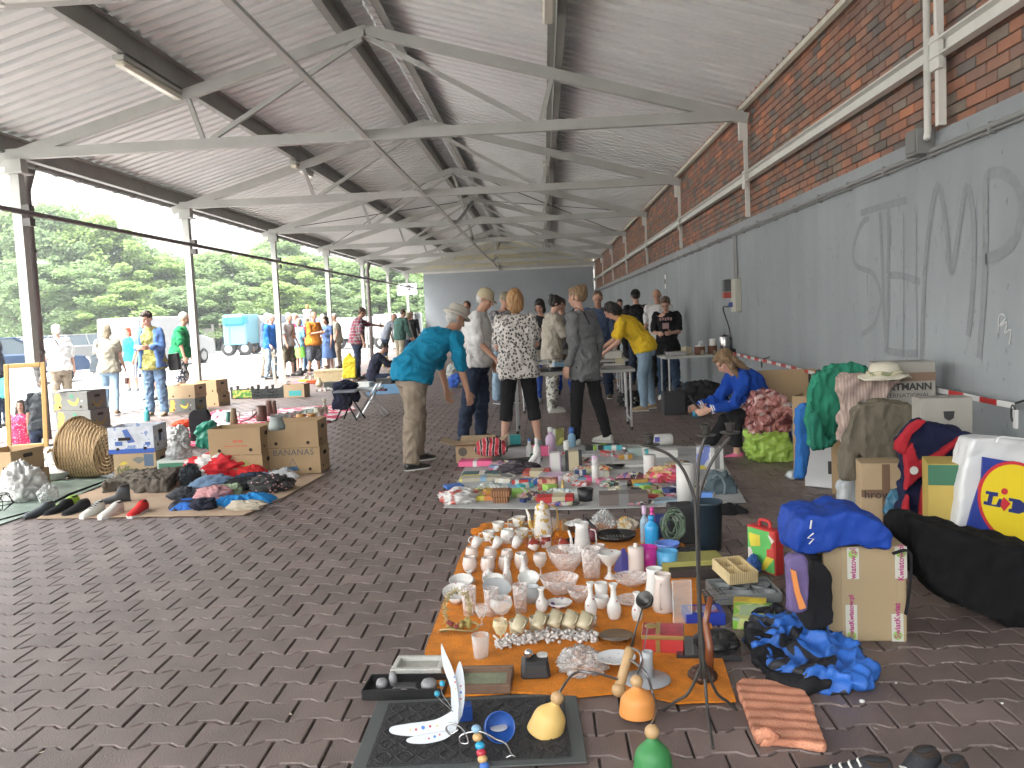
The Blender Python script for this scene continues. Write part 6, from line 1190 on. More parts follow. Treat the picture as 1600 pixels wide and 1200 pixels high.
for i in range(48):
    cn_=['scarlet','ivory','navy','pink','lime','grey','amber','turquoise'][(i*5+i//8)%8]; an_,ax_,ay_=AR[i%8]; kd=['booklet','carton','sachet','tube','case','card'][i//8]
    bx('small_'+kd,'small %s %s %s'%(cn_,kd,an_),kd,ax_+rr.uniform(-30,30),ay_+rr.uniform(-11,11),rr.uniform(12,30),rr.uniform(.012,.06),rr.uniform(.05,.12),colm('s_'+cn_,dict(scarlet=(.45,.04,.04),ivory=(.52,.5,.42),navy=(.03,.05,.16),pink=(.6,.2,.3),lime=(.3,.5,.1),grey=(.25,.25,.26),amber=(.5,.28,.05),turquoise=(.06,.35,.4))[cn_]),rr.uniform(-40,40),z=.013,band=(WHT,rr.uniform(-.2,.2),.25) if i%2 else None)
for i,(a,b_,w_,d_,h_) in enumerate([(790,728,50,.14,.05),(905,722,44,.16,.05),(835,775,60,.14,.04),(960,760,50,.14,.05),(985,745,40,.14,.04),(1075,765,40,.2,.06),(745,770,40,.14,.04),(1000,788,50,.08,.03),(880,790,60,.08,.03),(1060,730,40,.14,.06)]):
    heap('small_goods','mixed small packets and trinkets on the white sheet %s'%['behind the strap tangle','behind the black cases','before the lime packet','behind the grey-brown carton','beside the maroon book','beside the paper towel roll','behind the yellow hardback','at the front right edge','before the long red box','by the cream carton'][i],'small goods',a,b_,w_,d_,h_,rampmat('jmix%d'%(i%4),'cells',[(0,(.5,.5,.48)),(.22,[(.1,.1,.3),(.4,.05,.05),(.3,.35,.1),(.1,.3,.3)][i%4]),(.4,(.06,.06,.06)),(.55,(.5,.45,.3)),(.7,(.45,.2,.25)),(.85,(.55,.56,.58))],24+4*(i%4)),seed=90+i,fr=16,rough=2.2,z=.012)
# ================= orange cloth stall =================
ora=mat('orange_terry',(.62,.20,.012),.95,bump=1,bs=160,var=.25,vs=12)
oc_=sheet_('orange_cloth','long bright orange terry cloth under the china and glassware','cloth',[(664,1022),(700,925),(722,868),(752,822),(850,815),(960,822),(1060,836),(1082,880),(1112,980),(1150,1100),(1060,1103),(985,1085),(905,1092),(800,1088),(668,1092)],ora,th=.008,amp=.014)
heap('orange_fold','ruffled corner of the orange cloth beside the gold-rimmed cups','cloth',752,835,36,.12,.05,ora,seed=60); heap('orange_fold','orange cloth bunched up under the clear jar','cloth',878,843,44,.14,.06,ora,seed=61); heap('orange_fold','left ruffled edge of the orange cloth beside the cups','cloth',724,905,24,.10,.04,ora,seed=62)
flo=rampmat('floral_porcelain','voronoi',[(0,(.35,.12,.16)),(.12,(.55,.45,.45)),(.17,(.64,.63,.61))],26,rough=.15,bump=0); gp_=rampmat('gilded_porcelain','noise',[(0,(.64,.62,.58)),(.52,(.64,.62,.58)),(.56,(.50,.33,.08))],26,rough=.15,bump=0); pinkp=mat('blush_porcelain',(.60,.52,.48),.15); tanp=rampmat('tan_stoneware','voronoi',[(0,(.2,.16,.08)),(.07,(.42,.37,.25))],20,rough=.25,bump=0); cry=glassmat('cut_crystal',(.92,.86,.84),.40,.05,45); clr=glassmat('plain_glass',(.85,.88,.88),.28,.03); grp=mat('grey_porcelain',(.42,.44,.45),.2); fcup=mat('frosted_cup',(.58,.50,.46),.3); goldm=mat('gold_rim',(.5,.33,.08),.3,metal=.7)
gg='gold-rimmed porcelain cups at the far left of the orange cloth'; ge='small white espresso cups tilted in a row'; gf='frosted egg-shaped cups in two rows'; gt='tan stoneware mugs stacked in pairs'; gv='white floral bud vases'; gl_='cut crystal tumblers with orange reflections'; gr_='red and white printed coffee cups'
O=[('coffee_pot','tall cream and gold coffee pot with a dome lid',849,842,58,31,'pot',gp_,dict(handle=10,spout=190,hm=goldm,hz=(.2,.85))),
('cup','gold-rimmed cup nearest the ruffled orange corner',764,845,15,20,'cup',gp_,dict(handle=180,group=gg,saucer=gp_)),('cup','gold-rimmed cup behind the other gold-rimmed cups, farthest left',779,830,14,20,'cup',gp_,dict(handle=0,group=gg,saucer=gp_)),('cup','gold-rimmed footed cup beside the coffee pot, farther one',811,822,14,22,'cup',gp_,dict(handle=180,group=gg,saucer=gp_)),('cup','gold-rimmed cup just left of the coffee pot',816,842,15,22,'cup',gp_,dict(handle=0,group=gg,saucer=gp_)),('sugar_bowl','round white sugar bowl between the gold-rimmed cups',794,849,22,24,'egg',porc,dict(handle=0)),
('glass_jar','clear glass jar right of the coffee pot',868,834,24,14,'tumbler',clr,{}),
('espresso_cup','leftmost tilted white espresso cup',740,860,17,17,'cup',porc,dict(tilt=(-20,32),group=ge,handle=180,cat='cup')),('espresso_cup','second tilted white espresso cup from the left',773,860,17,17,'cup',porc,dict(tilt=(-20,32),group=ge,handle=180,cat='cup')),('espresso_cup','third tilted white espresso cup from the left',803,860,17,17,'cup',porc,dict(tilt=(-20,32),group=ge,handle=180,cat='cup')),
('espresso_cup','red-printed coffee cup tilted left of the red pair',830,862,15,18,'mug',rampmat('red_print_cup','noise',[(0,(.25,.04,.03)),(.48,(.25,.04,.03)),(.5,(.62,.6,.58))],14,bump=0,rough=.2),dict(tilt=(-15,30),group=gr_,handle=180,cat='cup')),('espresso_cup','red-printed coffee cup at the back of its group',853,855,17,18,'mug',rampmat('red_print_cup','noise',[],14),dict(group=gr_,handle=180,cat='cup')),('espresso_cup','red-printed coffee cup tilted on the right of its group',877,864,17,20,'mug',rampmat('red_print_cup','noise',[],14),dict(tilt=(-15,30),group=gr_,handle=180,cat='cup')),
('egg_cup','frosted cup, back row, leftmost',738,876,21,21,'egg',fcup,dict(group=gf,cat='cup')),('egg_cup','frosted cup, back row, second from the left',767,877,21,21,'egg',fcup,dict(group=gf,cat='cup')),('egg_cup','frosted cup, back row, third from the left',793,878,19,20,'egg',fcup,dict(group=gf,cat='cup')),('egg_cup','frosted cup, front row, leftmost',735,895,25,24,'egg',fcup,dict(group=gf,cat='cup')),('egg_cup','frosted cup, front row, second from the left',763,896,25,24,'egg',fcup,dict(group=gf,cat='cup')),('egg_cup','frosted cup, front row, third from the left',789,892,22,20,'egg',fcup,dict(group=gf,cat='cup')),('egg_cup','frosted cup standing behind the leaning floral bud vase',815,890,26,22,'egg',fcup,dict(group=gf,cat='cup')),
('goblet','frosted pink stemmed goblet right of the frosted cups',845,900,34,22,'goblet',fcup,{}),
('bud_vase','white bud vase with a pinched shaker top',793,913,44,17,'shaker',flo,dict(cat='vase')),('bud_vase','white floral bud vase leaning to the left behind the tilted bowl',822,909,42,18,'bud',flo,dict(tilt=(0,-6),cat='vase')),
('bud_vase','short round white vase in the left floral pair',734,912,20,18,'bud',flo,dict(cat='vase')),('sugar_bowl','small lidded sugar bowl with brown swirls',764,912,24,21,'lid',flo,{}),
('saucer','floral saucer leaning upright, leftmost',714,944,18,42,'plate',flo,dict(tilt=(20,0),cat='saucer')),('saucer','floral saucer with a bowl, between two crystal tumblers',775,938,18,46,'plate',grp,dict(tilt=(20,10),cat='saucer')),('cup','wide white floral cup above the leftmost saucer',722,924,16,38,'bowl',flo,dict(tilt=(15,0))),('cup','wide white floral cup above the second saucer',772,922,16,34,'bowl',flo,dict(tilt=(15,0))),('cup','wide tilted white cup above the grey bowl',827,922,18,34,'bowl',porc,dict(tilt=(25,0))),('bowl','deep grey-white bowl standing behind the tumbler',829,942,26,36,'egg',grp,{}),
('crystal_glass','cut crystal tumbler, leftmost of three',734,960,42,24,'tumbler',cry,dict(group=gl_,cat='glass')),('crystal_glass','cut crystal tumbler in the middle of three',769,962,42,24,'tumbler',cry,dict(group=gl_,cat='glass')),('crystal_glass','cut crystal tumbler, rightmost of three',814,956,42,24,'tumbler',cry,dict(group=gl_,cat='glass')),
('vase','white floral vase with a wide mouth behind the tan mugs',847,955,36,20,'bud',flo,{}),('bowl','oval dish with a purple pansy pattern',874,950,10,42,'bowl',rampmat('pansy_porcelain','voronoi',[(0,(.12,.05,.14)),(.22,(.3,.22,.35)),(.3,(.62,.61,.6))],22,rough=.15,bump=0),dict(cat='dish')),
('crystal_bowl','large round cut crystal bowl behind its smaller neighbour',886,893,34,62,'bowl',cry,dict(cat='bowl')),('crystal_bowl','wide shallow cut crystal bowl in the centre of the cloth',875,928,26,62,'bowl',cry,dict(cat='bowl')),('crystal_vase','tall flared cut crystal vase left of the compote dish',925,903,46,32,'tumbler',cry,dict(cat='vase')),('crystal_bowl','low ribbed crystal dish in front of the soap dispenser',988,915,15,60,'bowl',cry,dict(cat='bowl')),('crystal_bowl','small crystal dish behind the bud vases',905,940,20,36,'bowl',cry,dict(cat='bowl')),('crystal_dish','low wide crystal dish right of the second bud vase',990,945,10,56,'bowl',cry,dict(cat='bowl')),
('floral_jug','tall white conical jug with a pink rose',911,872,54,28,'jug',flo,dict(handle=0,spout=200,cat='jug')),('creamer','small grey-white creamer in front of the conical jug',896,884,24,20,'jug',flo,dict(handle=20,cat='jug')),('mug','small blush mug with a gold rim behind the compote',937,880,28,19,'mug',pinkp,dict(handle=0)),
('compote_dish','white footed compote dish with a flower band',953,904,40,38,'compote',flo,dict(cat='dish')),('soap_dispenser','cream pump soap dispenser',995,902,46,25,'can',pinkp,dict(knob=(pinkp,.28,.92),cat='dispenser')),
('plastic_cup','magenta plastic tumbler behind the soap dispenser',1012,893,38,32,'tumbler',mat('plastic_magenta',(.48,.03,.28),.35),dict(cat='cup')),('plastic_cup','light blue plastic tumbler right of the magenta one',1043,893,32,34,'tumbler',mat('plastic_blue',(.10,.38,.66),.35),dict(cat='cup')),('plastic_bowl','cornflower blue plastic bowl behind the tumblers',1043,862,14,40,'bowl',mat('plastic_cornflower',(.12,.22,.6),.35),dict(cat='bowl')),
('water_bottle','bright blue plastic bottle with wavy sides',1019,853,46,22,'bottle',mat('plastic_sky',(.03,.30,.62),.25),{}),('water_bottle','pale translucent blue bottle left of the bright blue one',1008,848,50,14,'bottle',glassmat('pale_blue_plastic',(.4,.6,.75),.7,.2),dict(knob=(LIL,.5,.85))),('water_bottle','pink bottle behind the two blue bottles',1020,838,44,14,'bottle',mat('plastic_pinkish',(.60,.06,.30),.35),{}),
('tankard','large cream ribbed tankard with a long handle, nearer one',1037,956,58,33,'jug',pinkp,dict(handle=250,cat='mug',hz=(.15,.8))),('tankard','large cream ribbed tankard, half hidden farther one',1024,945,56,32,'jug',porc,dict(cat='mug')),
('bud_vase','slender white bud vase with a small flower, left of its twin',924,963,52,20,'bud',flo,dict(group=gv,cat='vase')),('bud_vase','slender white bud vase with a small flower, right of its twin',960,967,54,23,'bud',flo,dict(group=gv,cat='vase')),('bud_vase','white bud vase partly hidden behind the black ladle bowl',996,970,44,18,'bud',flo,dict(group=gv,cat='vase')),
('cup','straight floral cup between the twin bud vases, farther',940,935,24,20,'mug',flo,{}),('cup','low floral cup between the twin bud vases, nearer',940,950,18,24,'cup',flo,dict(handle=0)),('glass','small glass in front of the slender bud vases',925,980,16,16,'tumbler',clr,{}),
('wine_glass','yellow-tinted stemmed glass right of the golden wreath',783,1007,38,24,'goblet',glassmat('amber_glass',(.8,.75,.5),.45,.05),dict(cat='glass')),('tumbler','clear conical tumbler near the picture frame',752,1028,36,28,'tumbler',clr,dict(cat='glass')),('goblet_glass','large clear goblet left of the tan mugs',785,975,40,36,'goblet',clr,dict(cat='glass')),('wine_glass','clear stemmed glass with red dregs beside the wreath',753,978,32,20,'goblet',clr,dict(cat='glass'))]
for nm,lb,a,b_,hp,wp,pr,m,kw in O: ves(nm,lb,a,b_,hp,wp,pr,m,z=.013,**kw)
for i,(a,b_) in enumerate(((807,991),(838,986),(863,983),(887,984),(910,986))):
    w_=['leftmost','second from the left','third from the left','fourth from the left','rightmost'][i]
    ves('mug','lower tan mug of the %s pair'%w_,a,b_,22,21,'mug',tanp,group=gt,handle=-60,z=.013)
    q=P(a,b_); t=ves('mug','upper tilted tan mug of the %s pair'%w_,a,b_,24,22,'mug',tanp,group=gt,handle=-70,tilt=(-28,28),z=.075)
# purple pyramid, red glass, pans
tag(MB().add([(-.045,-.045,0),(.045,-.045,0),(.045,.045,0),(-.045,.045,0),(-.01,0,.13),(.01,0,.13)],[(3,2,1,0),(0,1,5,4),(1,2,5),(2,3,4,5),(3,0,4)]).build('pyramid_box',VIO,None,False,tuple(P(975,893,.015)),.5),'violet pyramid-shaped candle box beside the soap dispenser','box')
fp,s_=T('frying_pan','black grill pan with a curved handle','pan',962,842,z=.015); MB().lathe([(0,0),(.10,0),(.125,.02),(.13,.035),(.122,.035),(.1,.01),(0,.008)],28).build('pan_body',mat('enamel_black',(.012,.012,.013),.2),fp,True); MB().tube(smooth([(-.1,.02,.03),(-.15,.06,.08),(-.18,.10,.11)],4),.014,8).build('handle',BLK,fp,True); b=MB()
for i in range(6): b.bar((-.05+.02*i,-.03,.012),(-.05+.02*i,.04,.012),.006,.008)
b.build('grill_ribs',SIL,fp)
ves('pan','small black pan with a silver rim left of the red cup',900,853,8,40,'bowl',mat('enamel_black',(.012,.012,.013),.2),z=.015); ves('cup','dark red plastic cup behind the floral jug',926,845,18,16,'mug',MAR,z=.015); heap('film_bundle','crumpled clear film bundle behind the black pan','plastic film',943,828,38,.2,.13,frost,seed=63,fr=12,rough=2); heap('gold_ribbon','bundle of gold ribbon and trinkets right of the film bundle','trinkets',980,830,36,.18,.09,rampmat('goldmix','cells',[(0,(.5,.32,.1)),(.4,(.55,.5,.4)),(.7,(.2,.12,.05))],26),seed=64,fr=14,rough=2)
bx('brown_box','brown cardboard tray with papers behind the floral jug','box',895,838,28,.09,.12,kraft,5,band=(BRN,0,.5)); heap('paper_bits','white crumpled paper on the brown cardboard tray','paper',897,818,30,.14,.03,WHT,seed=65,z=.10); bx('blue_box','dark blue box behind the bottles','box',1045,845,40,.16,.06,colm('navybox',(.02,.04,.18)),-6)
# bucket, coiled cable, black box
ves('bucket','dark blue-black plastic bucket behind the candelabra','1107' and 1107,857,72,46,'bucket',mat('bucket_blue',(.025,.045,.065),.45),z=.004,n=28)
hq,s_=T('speaker_box','black box beside the dark bucket with a cable hung on it','box',1067,850); MB().box((0,.06,.12),(.16,.14,.24)).build('case',BLK,hq,bev=.01); MB().box((-.03,-.012,.17),(.06,.004,.05)).build('sticker',WHT,hq)
cb=MB(); rr=random.Random(4)
for k in range(16):
    a0=rr.uniform(0,6); r_=rr.uniform(.045,.085); cx,cz=rr.uniform(-.02,.02),rr.uniform(-.01,.03); cb.tube([(cx+r_*.8*math.cos(a0+u),rr.uniform(-.01,.01)+.02*math.sin(u*2+k),.11+cz+r_*1.15*math.sin(a0+u)) for u in [2*PI*i/16 for i in range(15)]],.0045,5)
q=P(1050,852); tag(cb.build('coiled_cable',mat('cable_green',(.11,.16,.11),.5),None,True,(q.x,q.y-.06,.01)),'coil of grey-green cable in front of the black box','cable')
heap('dark_bag_folds','black crumpled bag in front of the cable coil','bag',1068,868,60,.16,.05,BLK,seed=66)
# olive tray, wicker tray, cutlery tray
bx('serving_tray','olive gold flat tray covered with clear film','tray',1085,897,100,.07,.20,mat('olive_tray',(.34,.32,.10),.25),4,z=.01); bx('black_case','black ribbed case under the olive tray','case',1095,905,90,.05,.14,mat('case_dark',(.04,.03,.03),.6),4,z=.004)
wt,s_=T('divided_basket','pale wicker tray divided into four compartments','basket',1162,912,14,z=.06); pw=rampmat('pale_wicker','wave',[(0,(.38,.28,.13)),(1,(.62,.5,.28))],30,rough=.7,inter='LINEAR',bump=.6,stretch=(1,1,3)); wt.rotation_euler[0]=R(8)
b=MB(); W_2,D_2,H_2=.15,.20,.06
for (c_,d_) in (((0,0,H_2/2),(W_2,.008,H_2)),((0,D_2,H_2/2),(W_2,.008,H_2)),((-W_2/2,D_2/2,H_2/2),(.008,D_2,H_2)),((W_2/2,D_2/2,H_2/2),(.008,D_2,H_2)),((0,D_2/2,.004),(W_2,D_2,.008))): b.box(c_,d_)
b.build('tray_body',pw,wt,bev=.002); MB().box((0,D_2/2,H_2*.48),(.006,D_2-.01,H_2*.9)).build('divider',pw,wt); MB().box((0,D_2/2,H_2*.46),(W_2-.01,.006,H_2*.86)).build('divider',pw,wt)
ct_,s_=T('cutlery_tray','grey plastic cutlery tray with rounded compartments','tray',1172,945,2); gpl=mat('plastic_grey',(.17,.185,.19),.35)
b=MB(); b.box((0,.13,.012),(.31,.26,.02)); 
for x in (-.155,.155): b.box((x,.13,.03),(.008,.26,.05))
for y in (0,.26): b.box((0,y,.03),(.31,.008,.05))
b.build('tray_body',gpl,ct_,bev=.003)
for x,y,rx,ry in ((-.10,.18,.045,.05),(.0,.18,.045,.05),(.10,.18,.045,.05),(.09,.06,.05,.04),(-.05,.06,.08,.04)): MB().lathe([(.85,0),(1,.02),(1.06,.022),(1.1,.02),(1.0,.0)],24,0,Matrix.Translation((x,y,.024))@Matrix.Diagonal((rx,ry,1,1)),cap=False).build('compartment_rim',gpl,ct_,True)
wr_,s_=T('wire_rack','silver wire rack lying on the cutlery tray','rack',1125,938,10,z=.05); b=MB()
for i in range(7): b.tube([(-.05+.018*i,0,.0),(-.05+.018*i,.16,.01)],.002,5)
for y in (0,.08,.16): b.tube([(-.055,y,.002),(.062,y,.002)],.0025,5)
b.build('wires',SIL,wr_)
# comic case, game box, packs
cc,s_=T('comic_case','upright colourful printed case with a red side and red handle','case',1190,893,-62); MB().box((0,.03,.12),(.22,.06,.24)).build('shell',RED,cc,bev=.004); MB().box((0,-.0015,.12),(.205,.003,.22)).build('printed_front',mixp('comic',[(.03,.12,.35),(.6,.5,.05),(.45,.05,.04),(.1,.4,.1),(.6,.55,.5),(.02,.02,.03)],13),cc); MB().tube(smooth([(-.04,.03,.24),(-.035,.03,.275),(.035,.03,.275),(.04,.03,.24)],3),.010,8).build('handle',RED,cc,True)
heap('blue_rag','blue rag crumpled at the foot of the comic case','cloth',1178,893,24,.12,.09,cl('rag_blue',(.05,.12,.35)),seed=67)
bx('game_box','royal blue box with a printed picture lid','box',1103,978,62,.055,.14,colm('boxblue',(.01,.03,.30)),0,top=mixp('game',[(.45,.4,.35),(.3,.1,.1),(.2,.2,.4),(.5,.42,.3)],30))
bx('glove_pack','green and yellow boxed cleaning set with a clear front','pack',1178,985,64,.05,.24,mixp('packgreen',[(.2,.45,.05),(.1,.3,.05),(.5,.55,.2),(.3,.4,.3)],14),-14,top=glassmat('blister',(.6,.8,.5),.5,.1)); bx('pack_header','yellow card header of the green cleaning set','card',1172,958,50,.052,.08,mixp('packyel',[(.62,.5,.03),(.5,.35,.05),(.3,.45,.1)],12),-14)
# horn, black glass, leather folder
tag(MB().tube([tuple(P(1108,1052)+Vector((0,0,.02))),tuple(P(1108,1052)+Vector((.01,.03,.10))),tuple(P(1108,1052)+Vector((.00,.05,.19))),tuple(P(1108,1052)+Vector((.025,.06,.29)))],[.018,.017,.014,.011],12).build('walking_stick_handle',mat('polished_wood',(.16,.05,.02),.2,var=.3,vs=14),None,True),'curved polished brown wooden handle standing upright','handle')
heap('leather_bag','black crumpled leather bag behind the wooden handle','bag',1122,1012,72,.24,.07,mat('leather_black',(.018,.018,.018),.35,bump=.3,bs=40),seed=68,fr=8); bx('glass_sheet','dark glass-fronted picture frame lying by the red tin','frame',1108,1032,100,.02,.22,mat('dark_glass',(.03,.03,.032),.06),-8,z=.006); bx('acrylic_stand','upright clear acrylic stand right of the cream tankard','stand',1068,975,30,.20,.02,clr,8,z=.013); heap('brown_belt','dark brown leather belt coil at the foot of the candelabra','belt',1098,1066,46,.12,.07,mat('leather_brown',(.05,.022,.012),.4),seed=69)
# stacks and tin
for k in range(4): ves('saucer','brown saucer number %s from the bottom of the brown stack'%['one','two','three','four'][k],963,998,6,54,'plate',mat('glaze_brown',(.13,.085,.05),.25),z=.013+.017*k,group='stack of brown saucers')
for k in range(5): ves('plate','white and blue plate number %s from the bottom of the stack'%['one','two','three','four','five'][k],963,1034,8,62,'plate',rampmat('blue_floral_plate','voronoi',[(0,(.10,.14,.32)),(.10,(.35,.4,.5)),(.15,(.62,.63,.64))],30,rough=.12,bump=0),z=.013+.018*k,group='stack of white and blue plates')
rt,s_=T('gift_tin','red tin box with gold ribbon print and a gold lid edge','tin',1036,1022,-9,z=.013); MB().box((0,.075,.035),(.17,.14,.07)).build('tin_body',RED,rt,bev=.004); MB().box((0,.075,.068),(.178,.148,.018)).build('gold_edge',mat('tin_gold',(.34,.24,.08),.35,metal=.4),rt,bev=.003); MB().box((0,.075,.079),(.17,.14,.006)).build('lid',rampmat('tin_red','noise',[(0,(.22,.02,.03)),(1,(.45,.05,.07))],20,rough=.25,bump=0,inter='LINEAR'),rt); MB().box((-.02,.075,.083),(.018,.142,.004)).build('ribbon',mat('tin_gold',(.34,.24,.08),.35),rt); MB().box((-.02,.002,.03),(.018,.004,.055)).build('ribbon',mat('tin_gold',(.34,.24,.08),.35),rt); MB().lathe([(.03,0),(.025,.004),(0,.005)],10,0,Matrix.Translation((-.05,.10,.083))).build('bow',mat('tin_gold',(.34,.24,.08),.35),rt)
dk,s_=T('dish_stand','round pale grey dish with an upright tube holder','stand',1010,1064,z=.013); MB().lathe([(0,0),(.085,0),(.095,.006),(.093,.01),(0,.012)],32).build('disc',mat('plastic_palegrey',(.36,.38,.40),.35),dk,True); MB().lathe([(0,.01),(.024,.01),(.019,.08),(.022,.11),(.017,.11),(.015,.03),(0,.03)],18,0,Matrix.Translation((.01,.02,0))).build('tube',mat('plastic_palegrey',(.36,.38,.40),.35),dk,True)
tag(MB().bar((0,0,0),(.025,0,.12),.012,.003).build('steel_blade',SIL,None,False,tuple(P(1004,1025,.07))),'thin steel blade leaning on the grey tube holder','blade')
# beads, phone, film bag, frames, drill case
bd_=MB(); rr=random.Random(8)
for i in range(260):
    u=rr.random(); x=-.22+.44*u; y=.02+.10*math.sin(u*2.6)+rr.gauss(0,.022)*(1.4-abs(u-.5)); z=abs(rr.gauss(.012,.012)); bd_.ell((x,y,z+.006),(.009,.009,.008),n=6,m=4)
for i in range(40):
    u=rr.random(); x=-.2+.4*u; y=.02+.1*math.sin(u*2.6)+rr.gauss(0,.02); a=rr.uniform(0,6); bd_.tube([(x,y,.02),(x+.04*math.cos(a),y+.03*math.sin(a),.025+rr.random()*.02)],.005,5)
q=P(855,1018); tag(bd_.build('shell_necklaces',mat('shell_white',(.60,.57,.55),.35),None,True,(q.x,q.y-.01,.013)),'long tangle of white shell and bead necklaces','necklaces',kind='stuff')
ph,s_=T('telephone','black charging base with a silver handset','telephone',838,1064,3,z=.013); MB().box((0,.06,.035),(.12,.12,.07),0,None,.86).build('base',BLK,ph,bev=.012); MB().add(*(lambda m:(m.v,m.f))(MB().cap((0,0,-.04),(0,0,.04),.018,.018)),0,Matrix.Translation((-.025,.055,.085))@Matrix.Rotation(R(60),4,'X')).build('handset',SIL,ph,True); MB().lathe([(.022,0),(.022,.01),(0,.012)],16,0,Matrix.Translation((.03,.08,.068))).build('dial',WHT,ph)
heap('film_bag','clear plastic bag full of small glass pieces','plastic bag',909,1052,80,.18,.11,glassmat('film_clear',(.75,.73,.72),.5,.2,50),seed=70,fr=12,rough=2,z=.01)
def frame_(lb,px,py,w,d,rz,fm_,pm_,h=.028):
    t,s=T('picture_frame',lb,'picture frame',px,py,rz,None,.013); b=MB(); k=.022
    for c_,d_ in (((0,k/2,h/2),(w,k,h)),((0,d-k/2,h/2),(w,k,h)),((-w/2+k/2,d/2,h/2),(k,d-2*k,h)),((w/2-k/2,d/2,h/2),(k,d-2*k,h))): b.box(c_,d_)
    b.build('frame',fm_,t,bev=.003); MB().box((0,d/2,.008),(w-2*k,d-2*k,.008)).build('picture',pm_,t); return t
frame_('brown wooden picture frame with a grey-green relief picture',752,1085,.225,.20,-2,mat('frame_brown',(.15,.09,.06),.5,var=.3,vs=10),rampmat('relief_green','noise',[(0,(.10,.12,.08)),(.5,(.22,.25,.17)),(1,(.36,.38,.28))],14,detail=6,inter='LINEAR',dist=1.5,bump=.8),.035)
frame_('silvery picture frame with a white lace corner behind the black tool case',650,1056,.21,.15,-3,mat('frame_silver',(.45,.45,.42),.35,bump=.8,bs=90),rampmat('relief_silver','noise',[(0,(.22,.22,.19)),(1,(.48,.48,.44))],16,detail=6,inter='LINEAR',bump=.6))
dc,s_=T('tool_case','open black plastic tool case with grey fittings inside','tool case',629,1094,-3); b=MB(); w,d,h=.315,.155,.04
for c_,d_ in (((0,0,h/2),(w,.006,h)),((0,d,h/2),(w,.006,h)),((-w/2,d/2,h/2),(.006,d,h)),((w/2,d/2,h/2),(.006,d,h)),((0,d/2,.004),(w,d,.006))): b.box(c_,d_)
b.build('case',mat('plastic_black',(.015,.015,.016),.3),dc,bev=.002)
for x,y,r_,l_ in ((-.10,.09,.022,.03),(.09,.08,.03,.03),(-.06,.11,.015,.05)): MB().lathe([(0,0),(r_,0),(r_*1.1,l_*.5),(r_*.8,l_),(0,l_)],16,0,Matrix.Translation((x,y,.015))).build('fitting',mat('fitting_grey',(.22,.22,.23),.4),dc,True)
MB().box((.0,.07,.022),(.12,.05,.024),0,None,.7).build('insert',BLK,dc,bev=.004); MB().box((0,.03,.02),(.03,.02,.02)).build('latch',SIL,dc,bev=.003); MB().bar((-.14,.045,.02),(.14,.045,.02),.008).build('rod',BLK,dc)
# door mat
mq=[P(590,1100),P(900,1086),P(918,1196),P(545,1215)]
dm=thing('door_mat','black rubber door mat with a grey border and wavy relief','door mat',(0,0,0)); cen=sum(mq,Vector())/4
def inset(k): return [tuple((p+(cen-p)*k).xy) for p in mq]
MB().prism(inset(0),.006,0,None,.006).build('border',mat('mat_border',(.075,.085,.085),.6),dm,bev=.002)
wav=rampmat('mat_relief','wave',[(0,(.012,.012,.013)),(.25,(.03,.03,.032)),(1,(.022,.022,.024))],9,rough=.8,dist=9,detail=1,inter='LINEAR',bump=.9)
MB().prism(inset(.13),.004,0,None,.0125).build('pile',wav,dm)
b=MB(); rr=random.Random(2)
c0,c1,c2_,c3=[Vector((*p,0)) for p in inset(.16)]
for i in range(9):
    for j in range(5):
        for s_g in (0,1):
            pts=[]
            for k in range(7):
                u=(i+.1+.8*k/6)/9; v=(j+.5+(.42 if s_g else -.42)*math.sin(k/6*PI)*(1 if (i+j)%2 else -1)*.9)/5; v=min(.98,max(.02,v)); p=(c3.lerp(c2_,u)).lerp(c0.lerp(c1,u),v); pts.append((p.x,p.y,.0175))
            b.tube(pts,.0032,5,flat=.6)
b.build('relief_lines',mat('mat_ridge',(.02,.02,.022),.7),dm)
# butterfly garden toy
bf=thing('butterfly_ornament','white tin butterfly ornament with coloured dots, bead body and coiled wire','ornament',(0,0,0)); wm_=mat('wing_white',(.58,.62,.66),.35); bt=P(722,1165,.02)
def wing(poly,Y,nm,dots,y2=0):
    q=[PY(a,b_,Y) for a,b_ in poly]; n=len(q); vs=[tuple(v) for v in q]+[(v.x,v.y+.004,v.z) for v in q]
    o=MB().add(vs,[tuple(range(n)),tuple(range(2*n-1,n-1,-1))]+[(i,i+n,(i+1)%n+n,(i+1)%n) for i in range(n)]).build(nm,wm_,bf)
    for (a,b_,r_,c_) in dots: p=PY(a,b_,Y-.0012); MB().lathe([(r_,0),(r_,.0012),(0,.0012)],14,0,at(p.x,p.y+.001,p.z)).build('painted_dot',colm(c_,{'dotr':(.5,.07,.08),'dotb':(.08,.20,.55),'doty':(.62,.5,.1)}[c_]),o)
Yb=P(720,1190).y+.02
wing(smooth([(716,1105),(705,1112),(680,1125),(640,1131),(612,1136),(609,1144),(625,1149),(662,1150),(700,1143),(716,1130)],3),Yb,'wing',[(650,1140,.004,'dotr'),(661,1137,.006,'dotb'),(672,1135,.004,'dotr'),(641,1141,.003,'doty'),(683,1134,.003,'doty')])
wing(smooth([(714,1132),(698,1142),(660,1148),(636,1155),(640,1161),(665,1162),(695,1155),(712,1142)],3),Yb-.01,'wing',[(679,1151,.0045,'dotb'),(670,1154,.003,'dotr'),(687,1148,.003,'dotr')])
wing(smooth([(712,1128),(705,1105),(704,1075),(692,1040),(689,1006),(696,1020),(706,1042),(712,1062),(716,1090),(719,1120)],3),Yb+.01,'wing',[(710,1058,.003,'dotb'),(711,1066,.003,'dotr'),(712,1076,.0025,'doty')])
